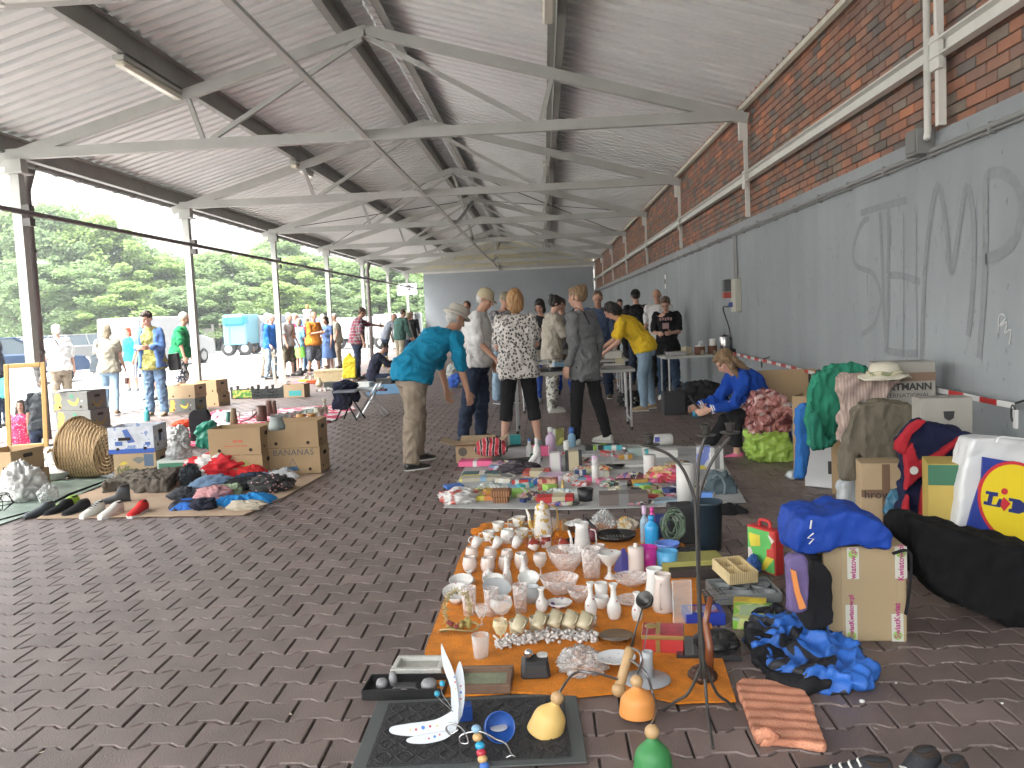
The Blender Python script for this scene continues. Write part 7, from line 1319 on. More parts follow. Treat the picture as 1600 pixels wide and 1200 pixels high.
wing(smooth([(716,1130),(708,1095),(710,1060),(716,1037),(720,1036),(725,1058),(726,1090),(722,1118)],3),Yb+.03,'wing',[(720,1072,.003,'dotr'),(720,1082,.004,'dotb'),(720,1092,.003,'dotr')])
pts=[(744,1139),(746,1152),(750,1165),(752,1176),(754,1186),(757,1197)]
for i,(a,b_) in enumerate(pts): p=PY(a,b_,Yb-.02-.012*i); MB().ell(tuple(p),(.0165,.0165,.0135),n=16,m=10).build('bead',[LBL,colm('beadnat',(.5,.32,.14)),mat('bead_blue',(.03,.30,.50),.25),mat('bead_red',(.40,.03,.05),.25),colm('beadnat',(.5,.32,.14)),BLU][i],bf,True)
MB().tube(smooth([tuple(PY(a,b_,Yb-.03)) for a,b_ in ((716,1140),(704,1147),(697,1137),(705,1130),(722,1139),(732,1160),(719,1160),(722,1148),(750,1143),(775,1155),(790,1162),(800,1180),(806,1187),(800,1180),(780,1190),(762,1196))],5),.0035,7).build('coiled_wire',SIL,bf,True)
for a,b_ in ((683,1084),(691,1068)): MB().ell(tuple(PY(a,b_,Yb+.01)),(.010,.010,.010)).build('bead',mat('bead_blue2',(.03,.28,.42),.3),bf,True)
MB().tube(smooth([tuple(PY(a,b_,Yb)) for a,b_ in ((683,1088),(690,1096),(700,1104),(708,1112))],3),.0015,5).tube(smooth([tuple(PY(a,b_,Yb)) for a,b_ in ((691,1072),(690,1082),(698,1095),(706,1106))],3),.0015,5).build('antenna',SIL,bf)
cn_,s_=T('round_tin','deep blue tin lying on its side on the mat','tin',775,1152,z=.03); MB().add(*(lambda m:(m.v,m.f))(MB().lathe([(0,0),(.052,0),(.052,.028),(.048,.028),(.048,.004),(0,.003)],26)),0,Matrix.Translation((.01,0,.035))@Matrix.Rotation(R(35),4,'Y')@Matrix.Rotation(R(60),4,'X')).build('tin_shell',mat('tin_blue',(.02,.08,.32),.25),cn_,True); MB().ell((0,0,0),(.03,.03,.003)).build('tin_face',mat('tin_face',(.45,.47,.5),.3),cn_,True,(.012,-.012,.04))
bx('small_tin','dark blue rounded tin behind the butterfly wings','tin',729,1128,20,.055,.05,mat('tin_dkblue',(.015,.05,.22),.25),10,z=.016)
tag(MB().tube([tuple(P(774,1116)+Vector((0,0,.01))),tuple(P(775,1090)+Vector((0,0,.02))),tuple(P(776,1074)+Vector((0,0,.04)))],.0012,5).build('thin_wire',SIL),'thin straight wire rising behind the blue tin','wire')
# three-armed lamp
la=thing('desk_lamp','three-armed lamp with wooden stem and yellow, orange and green bell shades','lamp',(0,0,0)); lw=mat('turned_wood',(.42,.27,.13),.45,var=.12,vs=18)
YL=P(970,1120).y
A0=PY(985,1012,YL+.18); A1=PY(967,1076,YL+.10)
MB().tube([A0,A0.lerp(A1,.12),A0.lerp(A1,.5),A1],[.016,.019,.018,.019],16).build('stem',lw,la,True); MB().ell(tuple(PY(967,1078,YL+.10)),(.027,.027,.027),n=18,m=12).build('stem_knob',lw,la,True)
def shade(px,py,Y,r,h,c,tilt,nm):
    p=PY(px,py,Y); M=Matrix.Translation(p)@Matrix.Rotation(R(tilt),4,'Y')
    pr=[(.014,-.0),(.020,-.008),(.05*r/.06,-.036),(r*.97,-.075),(r,-.09),(r*.98,-.094),(r*.9,-.075),(.04*r/.06,-.03),(.012,-.004)]
    MB().lathe(smooth([(a*1,b_*h/.094) for a,b_ in pr],4)[::-1],36,0,M,cap=False).build('lamp_shade',mat('shade_'+nm,c,.55),la,True)
    k=MB().ell((0,0,.018),(.023,.023,.023),n=18,m=12); MB().add(k.v,k.f,0,M).build('shade_knob',lw,la,True); return M@Vector((0,0,.04))
k1=shade(868,1098,P(855,1150).y,.063,.115,(.62,.42,.14),22,'yellow'); k2=shade(995,1072,P(995,1122).y,.066,.10,(.62,.25,.06),0,'orange'); k3=shade(1019,1152,P(1019,1222).y,.062,.12,(.03,.18,.05),0,'green')
chm=mat('gooseneck',(.22,.22,.23),.3,metal=.8)
def goose(pts,end): MB().tube(smooth([tuple(v) for v in pts]+[tuple(end)],6),.0048,8).build('gooseneck_arm',chm,la,True)
goose([A0.lerp(A1,.8),PY(930,1052,YL+.06),PY(898,1052,YL+.05)],k1); goose([A0.lerp(A1,.25),PY(1008,1050,YL+.05),PY(1020,1085,YL+.03),PY(1025,1112,YL-.08)],k3); goose([A0,PY(1000,1020,YL+.1),PY(1001,1040,YL+.07)],k2)
ld=thing('ladle','black metal ladle stuck upright in the top of the wooden lamp stem','ladle',(0,0,0)); lc_=PY(1008,938,YL+.20); k=MB().lathe([(0,-.03),(.02,-.026),(.033,-.005),(.034,.012),(.031,.012),(.018,-.02),(0,-.024)],22); MB().add(k.v,k.f,0,Matrix.Translation(lc_)@Matrix.Rotation(R(-35),4,'Y')@Matrix.Rotation(R(35),4,'X')).build('bowl',mat('iron_black',(.03,.028,.027),.3),ld,True); MB().tube([A0-Vector((0,0,.01)),PY(993,985,YL+.19),lc_-Vector((.008,0,.022))],[.005,.0035,.003],8).build('handle',mat('iron_black',(.03,.028,.027),.3),ld,True)
# candelabra
ca=thing('candelabra','tall black wrought-iron candelabra with three curved arms and drip cups','candelabra',(0,0,0)); iron=mat('wrought_iron',(.035,.033,.03),.4); YC=P(1098,1120).y
def cpt(a,b_,dy=0): return tuple(PY(a,b_,YC+dy))
for nm,pts,dy in (('arm',[(1101,1060),(1092,930),(1087,800),(1084,775),(1068,735),(1045,710),(1015,698)],-.05),('arm',[(1096,1060),(1091,930),(1089,800),(1090,760),(1092,720),(1098,695),(1102,683)],0),('arm',[(1099,1060),(1094,930),(1091,800),(1098,755),(1112,722),(1128,698),(1141,681)],.05)): MB().tube(smooth([cpt(a,b_,dy) for a,b_ in pts],5),.0055,8).build(nm,iron,ca,True)
for a,b_,dy in ((1015,697,-.05),(1103,682,0),(1141,678,.05)):
    p=PY(a,b_,YC+dy); o=MB().lathe([(0,0),(.03,.002),(.036,.006),(.034,.008),(.012,.006),(0,.006)],20,0,Matrix.Translation(p)).build('drip_pan',iron,ca,True); MB().lathe([(0,.005),(.012,.005),(.014,.018),(.017,.036),(.02,.038),(.017,.04),(.012,.03),(0,.028)],16,0,Matrix.Translation(p)).build('candle_cup',iron,o,True)
g1,g2,g3=P(1036,1112),P(1152,1112),P(1114,1172)
for g_ in (g1,g2,g3):
    a=Vector(cpt(1099,1030)); MB().tube(smooth([tuple(a),tuple(a.lerp(g_,.35)-Vector((0,0,.05))),tuple(a.lerp(g_,.7)-Vector((0,0,.02))) ,(g_.x,g_.y,.006)],5),.0055,8).build('foot',iron,ca,True)
# golden wreath
gw=thing('wire_wreath','golden wire and bead wreath standing beside the crystal glasses','wreath',tuple(P(716,985,.013)),.3); b=MB(); rr=random.Random(6)
for i in range(150):
    a=rr.uniform(0,2*PI); r_=.075+rr.gauss(0,.006); p=V(r_*math.cos(a)*.8,rr.gauss(0,.006),.10+r_*1.15*math.sin(a)); d_=V(rr.gauss(0,1),rr.gauss(0,1),rr.gauss(0,1)).normalized()*.014; b.tube([p-d_,p+d_],.0018,5)
b.build('bead_ring',mat('gold_wire',(.42,.36,.18),.35,metal=.5),gw); MB().tube(smooth([(.09*math.cos(a),-.03+.03*math.sin(a),.02+.012*math.sin(a*2)) for a in [2*PI*i/12 for i in range(13)]],3),.005,6).build('hoop',mat('gold_wire',(.42,.36,.18),.35),gw,True)
b=MB()
for i in range(14): a=rr.uniform(0,6); b.ell((.05*math.cos(a),-.02+.02*math.sin(a),.025+rr.random()*.03),(.012,.012,.012),n=8,m=5)
b.build('dried_flowers',rampmat('dry_flower','cells',[(0,(.2,.04,.04)),(.4,(.3,.25,.08)),(.7,(.45,.3,.12))],40),gw)
tag(MB().tube([tuple(P(1040,905,.10)),tuple(P(1052,928,.02))],.006,8).build('wooden_skewer',mat('skewer',(.5,.4,.25),.6)),'short pale wooden stick leaning by the cream tankard','stick')
# ================= tables with goods, far right =================
alu=mat('tube_silver',(.50,.51,.52),.3,metal=.7); ttop=mat('table_top',(.42,.42,.40),.6)
def table(label,px,py,w,d,h,rz,goods=True,name='folding_table',cat='table'):
    p=P(px,py); t=thing(name,label,cat,(p.x,p.y,0),R(rz)); MB().box((-w/2,d/2,h-.02),(w,d,.035)).build('table_top',ttop,t,bev=.006)
    for x in (-.06,-w+.06):
        b=MB(); b.tube([(x,.04,.01),(x,.04,h-.04)],.013,8).tube([(x,d-.04,.01),(x,d-.04,h-.04)],.013,8).tube([(x,.04,.12),(x,d-.04,.12)],.011,8); b.build('leg_frame',alu,t)
        for y in (.04,d-.04): MB().lathe([(.017,0),(.017,.04)],8,0,Matrix.Translation((x,y,0))).build('rubber_foot',BLK,t)
    return t
t1=table('nearest white folding table with papers, behind the woman in the grey jacket',996,672,1.5,.62,.74,0); t2=table('second white folding table behind the nearest one',985,640,1.6,.6,.74,0); t3=table('third folding table at the back beside the man in the blue shirt',975,616,1.8,.6,.74,0)
t4=table('folding table with cups and a kettle behind the seated girl',1160,640,1.05,.6,.78,4)
def on(t,x,y,z): v=Matrix.Rotation(t.rotation_euler[2],4,'Z')@Vector((x,y,0)); return (t.location.x+v.x,t.location.y+v.y,z)
def put(name,label,cat,t,x,y,w,d,h,m,z=.741,rz=0,lid=None):
    o=thing(name,label,cat,on(t,x,y,z),R(rz)); MB().box((0,0,h/2),(w,d,h)).build('body',m,o,bev=.003); MB().box((0,0,h+.002),(w*.9,d*.9,.004)).build('top_face',lid or m,o); return o
TG=[('book',t1,-.25,.15,.3,.2,.03,GRY,'grey flat case at the right end of the nearest table'),('jewellery_tray',t1,-.7,.3,.5,.3,.025,colm('pewter',(.14,.13,.12)),'dark jewellery tray on the nearest table'),('paper_pile',t1,-.3,.45,.36,.24,.04,WHT,'white papers at the back of the nearest table'),('jewellery_tray',t1,-1.2,.3,.4,.4,.03,BLK,'black jewellery tray at the left end of the nearest table'),('white_box',t2,-.2,.3,.24,.2,.10,WHT,'small white box on the second table by the leaning woman'),('white_box',t2,-.6,.3,.4,.26,.03,CRM,'flat cream box on the second table'),('white_box',t2,-1.1,.25,.3,.26,.12,colm('pale',(.45,.46,.48)),'pale grey box on the second table'),('white_box',t3,-.25,.3,.34,.3,.20,WHT,'white tub standing on the third table'),('white_box',t3,-.8,.3,.5,.3,.06,GRY,'grey case on the third table'),('silver_tray',t4,-.85,.28,.28,.3,.05,SIL,'foil-covered silver tray at the left of the kettle table'),('black_box',t1,-.5,.05,.12,.12,.09,LBL,'small light blue tin at the front of the nearest table')]
for nm,t,x,y,w,d,h,m,lb in TG: put(nm,lb,{'book':'case','jewellery_tray':'tray','paper_pile':'papers','silver_tray':'tray'}.get(nm,'box'),t,x,y,w,d,h,m,z=.78 if t is t4 else .741)
def ont(name,label,cat,t,x,y,h,r_,prof,m,z=.78,handle=None,lidm=None):
    o=thing(name,label,cat,on(t,x,y,z),0); MB().lathe([(a*r_,b*h) for a,b in PROF[prof]],20).build('body',m,o,True)
    if handle is not None: hnd(MB(),r_,h,R(handle),.2,.9,.5,.12).build('handle',BLK,o,True)
    if lidm: MB().lathe([(r_*.95,h),(r_*.9,h+.012),(.015,h+.02),(.012,h+.035),(0,h+.036)],16).build('lid',lidm,o,True)
    return o
ont('kettle','brushed steel electric kettle at the wall end of the table','kettle',t4,-.14,.3,.23,.075,'can',SIL,handle=0,lidm=BLK); ont('pot','brown and cream ceramic pot on the kettle table, left one','pot',t4,-.52,.2,.11,.075,'mug',rampmat('pot_band','noise',[(0,(.12,.05,.03)),(.6,(.35,.28,.2))],8),lidm=WHT); ont('pot','brown and cream ceramic pot on the kettle table, right one','pot',t4,-.34,.2,.11,.065,'mug',rampmat('pot_band','noise',[],8)); ont('plastic_cups','stack of clear plastic cups behind the ceramic pots','cups',t4,-.44,.42,.18,.04,'can',frost); ont('paper_roll','white paper roll beside the kettle','paper roll',t4,-.28,.4,.2,.05,'can',WHT)
bq=P(1080,630); o=heap('rucksack','black rucksack with blue panel under the kettle table','rucksack',1095,640,92,.45,.42,rampmat('rucksack','noise',[(0,(.02,.02,.022)),(.6,(.02,.02,.022)),(.62,(.03,.07,.12))],4,detail=0),seed=80)
put('black_box','black cardboard box on the floor left of the kettle table legs','box',t4,-.98,-.1,.28,.3,.3,BLK,z=.003); ont('paint_tub','small turquoise tub beside the table leg','tub',t4,-.76,-.5,.10,.06,'tumbler',colm('cyan',(.03,.35,.55)),z=.003)
heap('goods_heap','colourful toys and bric-a-brac on the ground under the tables','bric-a-brac',945,598,90,.5,.2,rampmat('under','cells',[(0,(.5,.48,.45)),(.3,(.1,.1,.12)),(.5,(.55,.2,.05)),(.65,(.2,.3,.5)),(.8,(.5,.45,.35))],12),seed=81,fr=10,rough=2); heap('black_bag','black and white bag under the second table','bag',985,634,44,.4,.24,rampmat('bagbw','noise',[(0,(.02,.02,.02)),(.6,(.02,.02,.02)),(.63,(.4,.4,.4))],8),seed=82); heap('blue_bag','crumpled blue bag and clear bag left of the white-shirted man','bag',716,605,34,.4,.3,rampmat('bagblue','noise',[(0,(.03,.10,.42)),(.55,(.03,.10,.42)),(.6,(.35,.38,.38))],5),seed=83); heap('clear_sack','pale crumpled sack behind the stooping man','sack',712,592,30,.5,.4,mat('sack_pale',(.35,.37,.35),.5),seed=84)
t5=table('folding table with dark electronics behind the stooping man',728,590,1.1,.6,.74,0); put('monitor','dark flat box standing on the far table behind the stooping man','box',t5,-.2,.3,.12,.5,.5,BLK); put('blue_crate','blue crate on the far table behind the stooping man','crate',t5,-.6,.3,.5,.4,.2,BLU)
for i,(tt,x,y,w_,d_,h_) in enumerate([(t1,-.15,.4,.1,.1,.1),(t1,-.45,.3,.16,.1,.05),(t1,-.95,.15,.2,.16,.04),(t1,-.9,.5,.14,.1,.08),(t2,-.4,.45,.12,.12,.14),(t2,-.85,.35,.2,.16,.08),(t2,-1.35,.3,.2,.2,.16),(t3,-.5,.35,.14,.14,.18),(t3,-1.2,.3,.24,.2,.12),(t4,-.65,.45,.12,.1,.09),(t4,-.1,.1,.1,.1,.05),(t5,-.9,.3,.2,.2,.15)]): put('small_carton','%s small carton among the goods on the %s table'%(['cream','grey','dark','pale blue','white','brown','silver','olive','maroon','ivory','black','teal'][i],{t1:'nearest',t2:'second',t3:'third',t4:'kettle',t5:'electronics'}[tt]),'box',tt,x,y,w_,d_,h_,[CRM,GRY,BLK,LBL,WHT,BRN,SIL,colm('olv',(.2,.2,.08)),MAR,CRM,BLK,TEA][i],rz=i*37%50,z=.785 if tt is t4 else .745)
# seat, phone for the girl
sc2=thing('seat_box','royal blue plastic crate the girl sits on','crate',(sg.location.x+.02,sg.location.y-.02,0),R(8)); MB().box((0,0,.15),(.32,.34,.3),0,None,.94).build('crate_body',mat('crate_blue',(.01,.03,.35),.45,bump=.2,bs=30),sc2,bev=.012); MB().box((0,0,.305),(.34,.36,.02)).build('crate_lid',mat('crate_blue',(.01,.03,.35),.45),sc2,bev=.006)
# ================= piles along the right wall =================
redbag=rampmat('bag_redpink','noise',[(0,(.10,.03,.03)),(.42,(.32,.12,.11)),(.52,(.45,.24,.22)),(.6,(.5,.45,.44)),(.68,(.16,.05,.05))],8,rough=.25,detail=4,dist=1.5)
def bag3(name,label,cat,poly,yb,th,m,amp=.02,**k): 
    return soft(name,label,cat,poly,m,th,Y=yb,amp=amp,fr=k.pop('fr',(7,7,7)),**k)
yA=P(1210,722).y
bag3('full_bag','bulging clear bag of dark red and pink clothes on the lime green bag','bag',[(1178,680),(1176,645),(1184,618),(1205,612),(1228,618),(1240,640),(1240,672),(1225,686),(1200,686)],yA+.1,.42,redbag,.022)
bag3('full_bag','lime green plastic bag under the red and pink one','bag',[(1179,722),(1177,690),(1182,679),(1235,680),(1243,700),(1241,724),(1210,727)],yA,.42,rampmat('bag_lime','noise',[(0,(.16,.27,.03)),(.5,(.32,.5,.08)),(1,(.5,.62,.25))],7,rough=.3,inter='LINEAR',bump=.4),.025)
pB=P(1262,722); carton('cardboard_box','tall kraft box standing between the lime bag and the blue garment',1240,735,.30,.35,.64,-30,kraft,holes=False); tag(MB().box((0,0,0),(.62,.02,.32)).build('kraft_panel',kraft,None,loc=(pB.x+.05,pB.y+.75,.63),rz=-.15),'brown cardboard panel leaning behind the red and pink bag','cardboard')
yU=P(1320,776).y
utsm=mat('card_white',(.55,.56,.57),.6,var=.06)
def utsp(t,w,d,h): fonttext('UTS',.085,BLK,parent=t,M=at(.09,-.002,h-.09),bold=.003); MB().box((.075,-.001,h-.085),(.006,.002,.06)).build('red_stroke',RED,t); MB().box((w-.05,-.001,.16),(.05,.002,.1)).build('black_print',BLK,t)
carton('cardboard_box','big white printed box with red and black letters UTS, under the green shirts',1258,760,.26,.22,.46,-38,utsm,holes=False,open_=False,extra=utsp)
carton('cardboard_box','kraft box sealed with white patterned tape behind the UTS box',1300,772,.28,.16,.56,-24,kraft,holes=False,open_=False,extra=lambda t,w,d,h:MB().box((w/2,-.002,h-.13),(w,.003,.05)).build('patterned_tape',rampmat('tape_pat','checker' if 0 else 'cells',[(0,(.55,.56,.6)),(.6,(.2,.25,.4))],40),t))
hm2=P(1400,740); 
def hart(t,w,d,h): fonttext('HARTMANN',.062,BLK,parent=t,M=at(w/2-.015,-.003,h-.155),bold=.0022); fonttext('INTERNATIONAL',.040,mat('ink_soft',(.06,.06,.06),.7),parent=t,M=at(w/2-.01,-.003,h-.21)); MB().box((w/2,-.001,h-.09),(w+.004,.004,.055)).build('brown_tape',mat('tape_brown',(.18,.11,.07),.35),t)
carton('cardboard_box','tall grey-brown carton lettered HARTMANN INTERNATIONAL at the top of the pile',1372,812,.36,.24,.50,-8,mat('board_greybrown',(.30,.285,.255),.8,var=.08),z=.52,holes=False,open_=False,extra=hart)
carton('cardboard_box','kraft carton supporting the lettered grey-brown carton','x' and 1370,812,.36,.24,.515,-8,kraft,holes=False,open_=False)
yP=yU+.35
gcl=lambda n,c:cl(n,c,bump=.35,bs=90)
soft('blue_garment','bright blue garment hanging over the tall kraft box','garment',[(1246,748),(1249,700),(1246,660),(1248,640),(1258,631),(1272,634),(1268,660),(1266,700),(1262,745),(1254,750)],gcl('bright_blue2',(.03,.14,.42)),.10,Y=6.75,amp=.012,vox=.012,fr=(12,12,3))
def lapel(polys,parent,Y,names,ms):
    for pl,nm,m in zip(polys,names,ms): q=[PY(a,b_,Y) for a,b_ in pl]; n=len(q); MB().add([tuple(v) for v in q]+[(v.x,v.y+.02,v.z) for v in q],[tuple(range(n)),tuple(range(2*n-1,n-1,-1))]+[(i,i+n,(i+1)%n+n,(i+1)%n) for i in range(n)]).build(nm,m,parent,loc=tuple(-parent.location))
gs=soft('green_sweater','sea green sweater draped over the top of the boxes','sweater',[(1268,700),(1266,650),(1268,610),(1276,588),(1296,575),(1330,570),(1352,572),(1360,584),(1330,590),(1316,600),(1312,640),(1310,675),(1300,688),(1284,692)],gcl('sea_green',(.03,.22,.14)),.12,Y=6.35,amp=.022,vox=.012,fr=(13,13,3.5),frs=(26,26,9))
soft('green_sleeve','darker sea green sleeves hanging beside the sweater','sleeve',[(1270,694),(1268,655),(1278,640),(1284,660),(1296,690),(1310,680),(1308,692),(1292,702),(1276,704)],gcl('sea_green2',(.02,.15,.10)),.10,Y=6.2,amp=.014,vox=.011,fr=(14,14,3))
soft('pink_cardigan','dusty pink ribbed cardigan with one sleeve hanging down','cardigan',[(1312,590),(1330,584),(1360,588),(1400,586),(1408,596),(1390,612),(1386,628),(1350,625),(1342,630),(1334,660),(1324,692),(1314,690),(1318,660),(1316,620)],rampmat('ribbed_pink','wave',[(0,(.30,.22,.19)),(1,(.42,.33,.29))],16,dist=1,inter='LINEAR',stretch=(1,.2,.3)),.11,Y=5.78,amp=.014,vox=.012,fr=(9,9,5))
hq=PY(1382,580,5.74); ht=thing('straw_hat','cream sun hat with a printed scarf lying on top of the pile','hat',(hq.x,hq.y,hq.z-.04)); k=MB().lathe([(.15,.0),(.14,.012),(.09,.02),(.088,.05),(.075,.085),(.03,.10),(0,.102)],28,flute=0); MB().add([(x*1.1,y,z+.012*math.sin(5*math.atan2(y,x))*(math.hypot(x,y)/.15)**2) for x,y,z in k.v],k.f).build('crown_and_brim',mat('hat_cream',(.52,.49,.40),.85,bump=.5,bs=70),ht,True); MB().tube([(.09*math.cos(a)*1.1,.09*math.sin(a),.03+.006*math.sin(a*5)) for a in [2*PI*i/24 for i in range(25)]],.015,6).build('scarf_band',rampmat('scarf_band','noise',[(0,(.2,.22,.12)),(.5,(.45,.42,.3))],20),ht,True)
soft('olive_jacket','olive brown velvet jacket spread over the boxes with a hanging sleeve','jacket',[(1316,752),(1320,715),(1326,680),(1334,645),(1350,632),(1376,626),(1412,628),(1440,640),(1452,652),(1426,672),(1418,700),(1420,730),(1400,742),(1370,748),(1356,738),(1344,700),(1340,715),(1338,750)],cl('olive_velvet',(.135,.12,.09),.75,bump=.5,bs=70),.12,Y=5.55,amp=.015,vox=.011,fr=(8,8,3.5),frs=(20,20,12))
yT=P(1375,835).y
carton('cardboard_box','kraft box wrapped in brown tape below the olive jacket',1347,845,.24,.22,.46,-10,kraft2,holes=False,open_=False,extra=lambda t,w,d,h:(MB().box((w*.58,-.001,h/2),(.045,.003,h)).build('brown_tape',mat('tape_brown',(.18,.11,.07),.35),t),MB().box((w/2,-.002,h*.62),(w,.003,.045)).build('brown_tape',mat('tape_brown',(.18,.11,.07),.35),t),fonttext('hrow',.07,BLK,parent=t,M=at(.09,-.003,h*.6))))
bag3('clear_bag','clear plastic bag hanging before the UTS box','plastic bag',[(1318,790),(1316,758),(1322,752),(1340,752),(1345,775),(1346,795)],yT+.35,.15,mat('film_pale',(.45,.48,.50),.25),.012); bag3('film_scrap','clear plastic bag corner on the ground by the blue garment','plastic bag',[(1232,748),(1236,738),(1250,735),(1256,748),(1246,752)],P(1244,750).y,.12,mat('film_pale',(.45,.48,.50),.25),.012)
carton('cardboard_box','grey carton with a black shield print behind the navy garment',1440,858,.28,.16,.86,-6,mat('board_greybrown',(.30,.285,.255),.8),holes=False,open_=False,extra=lambda t,w,d,h:MB().prism([(-.03,.02),(.03,.02),(.025,-.02),(0,-.035),(-.025,-.02)],.002,0,at(w*.55,-.001,h-.09)).build('shield_print',BLK,t))
bag3('teal_bag_big','teal plastic bag with green print hanging below the navy garment','plastic bag',[(1418,862),(1408,840),(1396,812),(1398,790),(1410,770),(1424,772),(1436,800),(1444,832),(1446,868),(1432,872)],P(1420,868).y,.16,rampmat('bag_teal','noise',[(0,(.03,.12,.20)),(.62,(.06,.20,.28)),(.68,(.2,.4,.15))],6,rough=.25,detail=1),.016)
navy=cl('navy_fleece',(.012,.015,.045)); redf=cl('red_fleece',(.35,.02,.03)); yN=4.85
nj=soft('navy_jacket_red','navy fleece jacket with wide red trim over a yellow-green box','jacket',[(1404,690),(1420,672),(1438,656),(1470,662),(1500,672),(1528,684),(1520,700),(1500,712),(1490,740),(1462,735),(1450,760),(1452,800),(1446,832),(1430,838),(1412,826),(1410,790),(1416,750),(1414,712)],navy,.11,Y=yN,amp=.016,vox=.013)
for i,(pl,nm) in enumerate((([(1400,705),(1402,692),(1420,670),(1436,656),(1450,656),(1440,668),(1426,680),(1416,712)],'red_collar'),([(1414,706),(1428,690),(1436,722),(1462,712),(1500,682),(1525,682),(1490,702),(1455,732),(1430,756),(1416,770),(1418,740)],'red_lapel'),([(1444,760),(1452,748),(1450,800),(1448,836),(1438,834),(1440,790)],'red_hem'),([(1408,815),(1420,772),(1424,800),(1418,832)],'red_hem'))):
    o=soft(nm,'x','x',pl,redf,.05,Y=yN-.045,amp=.006,vox=.010,parent=nj); o.location=Vector(o.location)-Vector(nj.location)
p=PY(1428,735,yN-.075); MB().lathe([(.022,0),(.022,.003),(0,.003)],16,0,at(p.x-nj.location.x,p.y-nj.location.y,p.z-nj.location.z)).build('round_badge',WHT,nj)
carton('cardboard_box','green and yellow fruit carton under the navy and red jacket',1452,921,.22,.24,.36,-16,mat('card_yellow',(.42,.31,.07),.7,var=.08),z=.26,holes=True,open_=False,extra=lambda t,w,d,h:(MB().box((w/2,-.001,h-.05),(w+.002,.003,.10)).build('green_band',mat('band_green',(.03,.13,.07),.6),t),MB().box((w+.001,d/2,h-.05),(.003,d,.10)).build('green_band',mat('band_green',(.03,.13,.07),.6),t),fonttext('G',.05,mat('ink_olive',(.15,.13,.03),.7),parent=t,M=at(w*.7,-.002,h*.55))))
carton('cardboard_box','plain kraft box hidden low behind the big black bag','1450' and 1452,921,.24,.26,.25,-16,kraft,holes=False,open_=False)
# big black bag
soft('black_bag','very large black cloth bag slumped at the right edge of the photo','bag',[(1428,850),(1434,826),(1448,818),(1500,832),(1560,852),(1650,868),(1655,915),(1640,990),(1590,985),(1550,972),(1505,950),(1470,930),(1442,895)],cl('bag_cloth_black',(.006,.006,.007),.9),.34,Y=P(1540,990).y,amp=.018,vox=.016,fr=(3,3,3)); bag3('black_pouch','dark grey bag with yellow print beside the big black bag','bag',[(1424,850),(1418,824),(1424,808),(1440,812),(1444,850),(1436,862)],P(1432,880).y+.1,.1,rampmat('pouch','noise',[(0,(.03,.035,.035)),(.66,(.03,.035,.035)),(.69,(.5,.45,.05))],10),.01)
# shopping bag with the yellow disc
yL=4.3; LP=[(1492,850),(1499,790),(1505,740),(1514,702),(1520,687),(1545,684),(1600,690),(1655,698),(1652,780),(1645,876),(1600,868),(1545,858)]
lb=soft('shopping_bag','big white shopping bag with a blue square, yellow disc and red ring','shopping bag',LP,mat('bag_white_gloss',(.58,.59,.60),.3,bump=.15,bs=12),.16,Y=yL,amp=.006,vox=.012,fr=(4,4,4))
o0=Vector(lb.location); Yf=yL-.004
def panel(nm,poly,m,dy): 
    q=[PY(a,b_,Yf-dy)-o0 for a,b_ in poly]; n=len(q); yy=Yf-o0.y-dy; return MB().add([(v.x,yy,v.z) for v in q]+[(v.x,yy+.012,v.z) for v in q],[tuple(range(n)),tuple(range(2*n-1,n-1,-1))]+[(i,i+n,(i+1)%n+n,(i+1)%n) for i in range(n)]).build(nm,m,lb)
gbl=rampmat('gloss_blue','noise',[(0,(.015,.03,.20)),(1,(.03,.06,.32))],6,rough=.2,inter='LINEAR',bump=.15); gy=mat('gloss_yellow',(.72,.55,.02),.22,bump=.2,bs=14); grd=mat('gloss_red',(.5,.03,.04),.25)
panel('blue_square',[(1536,714),(1648,733),(1640,868),(1600,858),(1509,832),(1520,790),(1534,748)],gbl,.014)
cx,cy=1590,787
def ell_(rx,ry): return [(cx+rx*math.cos(a)+ry*.06*math.sin(a),cy+ry*math.sin(a)+rx*.10*math.cos(a)) for a in [2*PI*i/40 for i in range(40)]]
panel('red_ring',ell_(62,66),grd,.018); panel('yellow_disc',ell_(57,61),gy,.022)
for pl,nm in (([(1541,767),(1560,770),(1559,776),(1552,775),(1549,788),(1557,789),(1562,779),(1565,780),(1563,793),(1537,788),(1538,783),(1543,784),(1546,772),(1541,772)],'letter_L'),([(1577,778),(1594,781),(1604,790),(1600,800),(1592,803),(1576,800),(1577,795),(1581,795),(1583,784),(1577,783)],'letter_D'),([(1607,784),(1625,787),(1625,792),(1619,792),(1617,804),(1627,803),(1628,796),(1632,797),(1630,810),(1604,806),(1605,801),(1609,801),(1612,790),(1607,789)],'letter_L')): panel(nm,pl,mat('ink_blue',(.02,.03,.15),.3),.026)
panel('red_diamond',[(1569,777),(1579,787),(1569,799),(1562,788)],grd,.026); panel('red_dot',[(1570+5*math.cos(a),768+5*math.sin(a)) for a in [2*PI*i/16 for i in range(16)]],grd,.026)
MB().tube(smooth([tuple(PY(a,b_,yL-.12)-o0) for a,b_ in ((1556,692),(1562,683),(1580,684),(1610,688),(1640,698))],4),.012,6,flat=.4).build('handle',mat('bag_white_gloss',(.58,.59,.60),.3),lb,True)
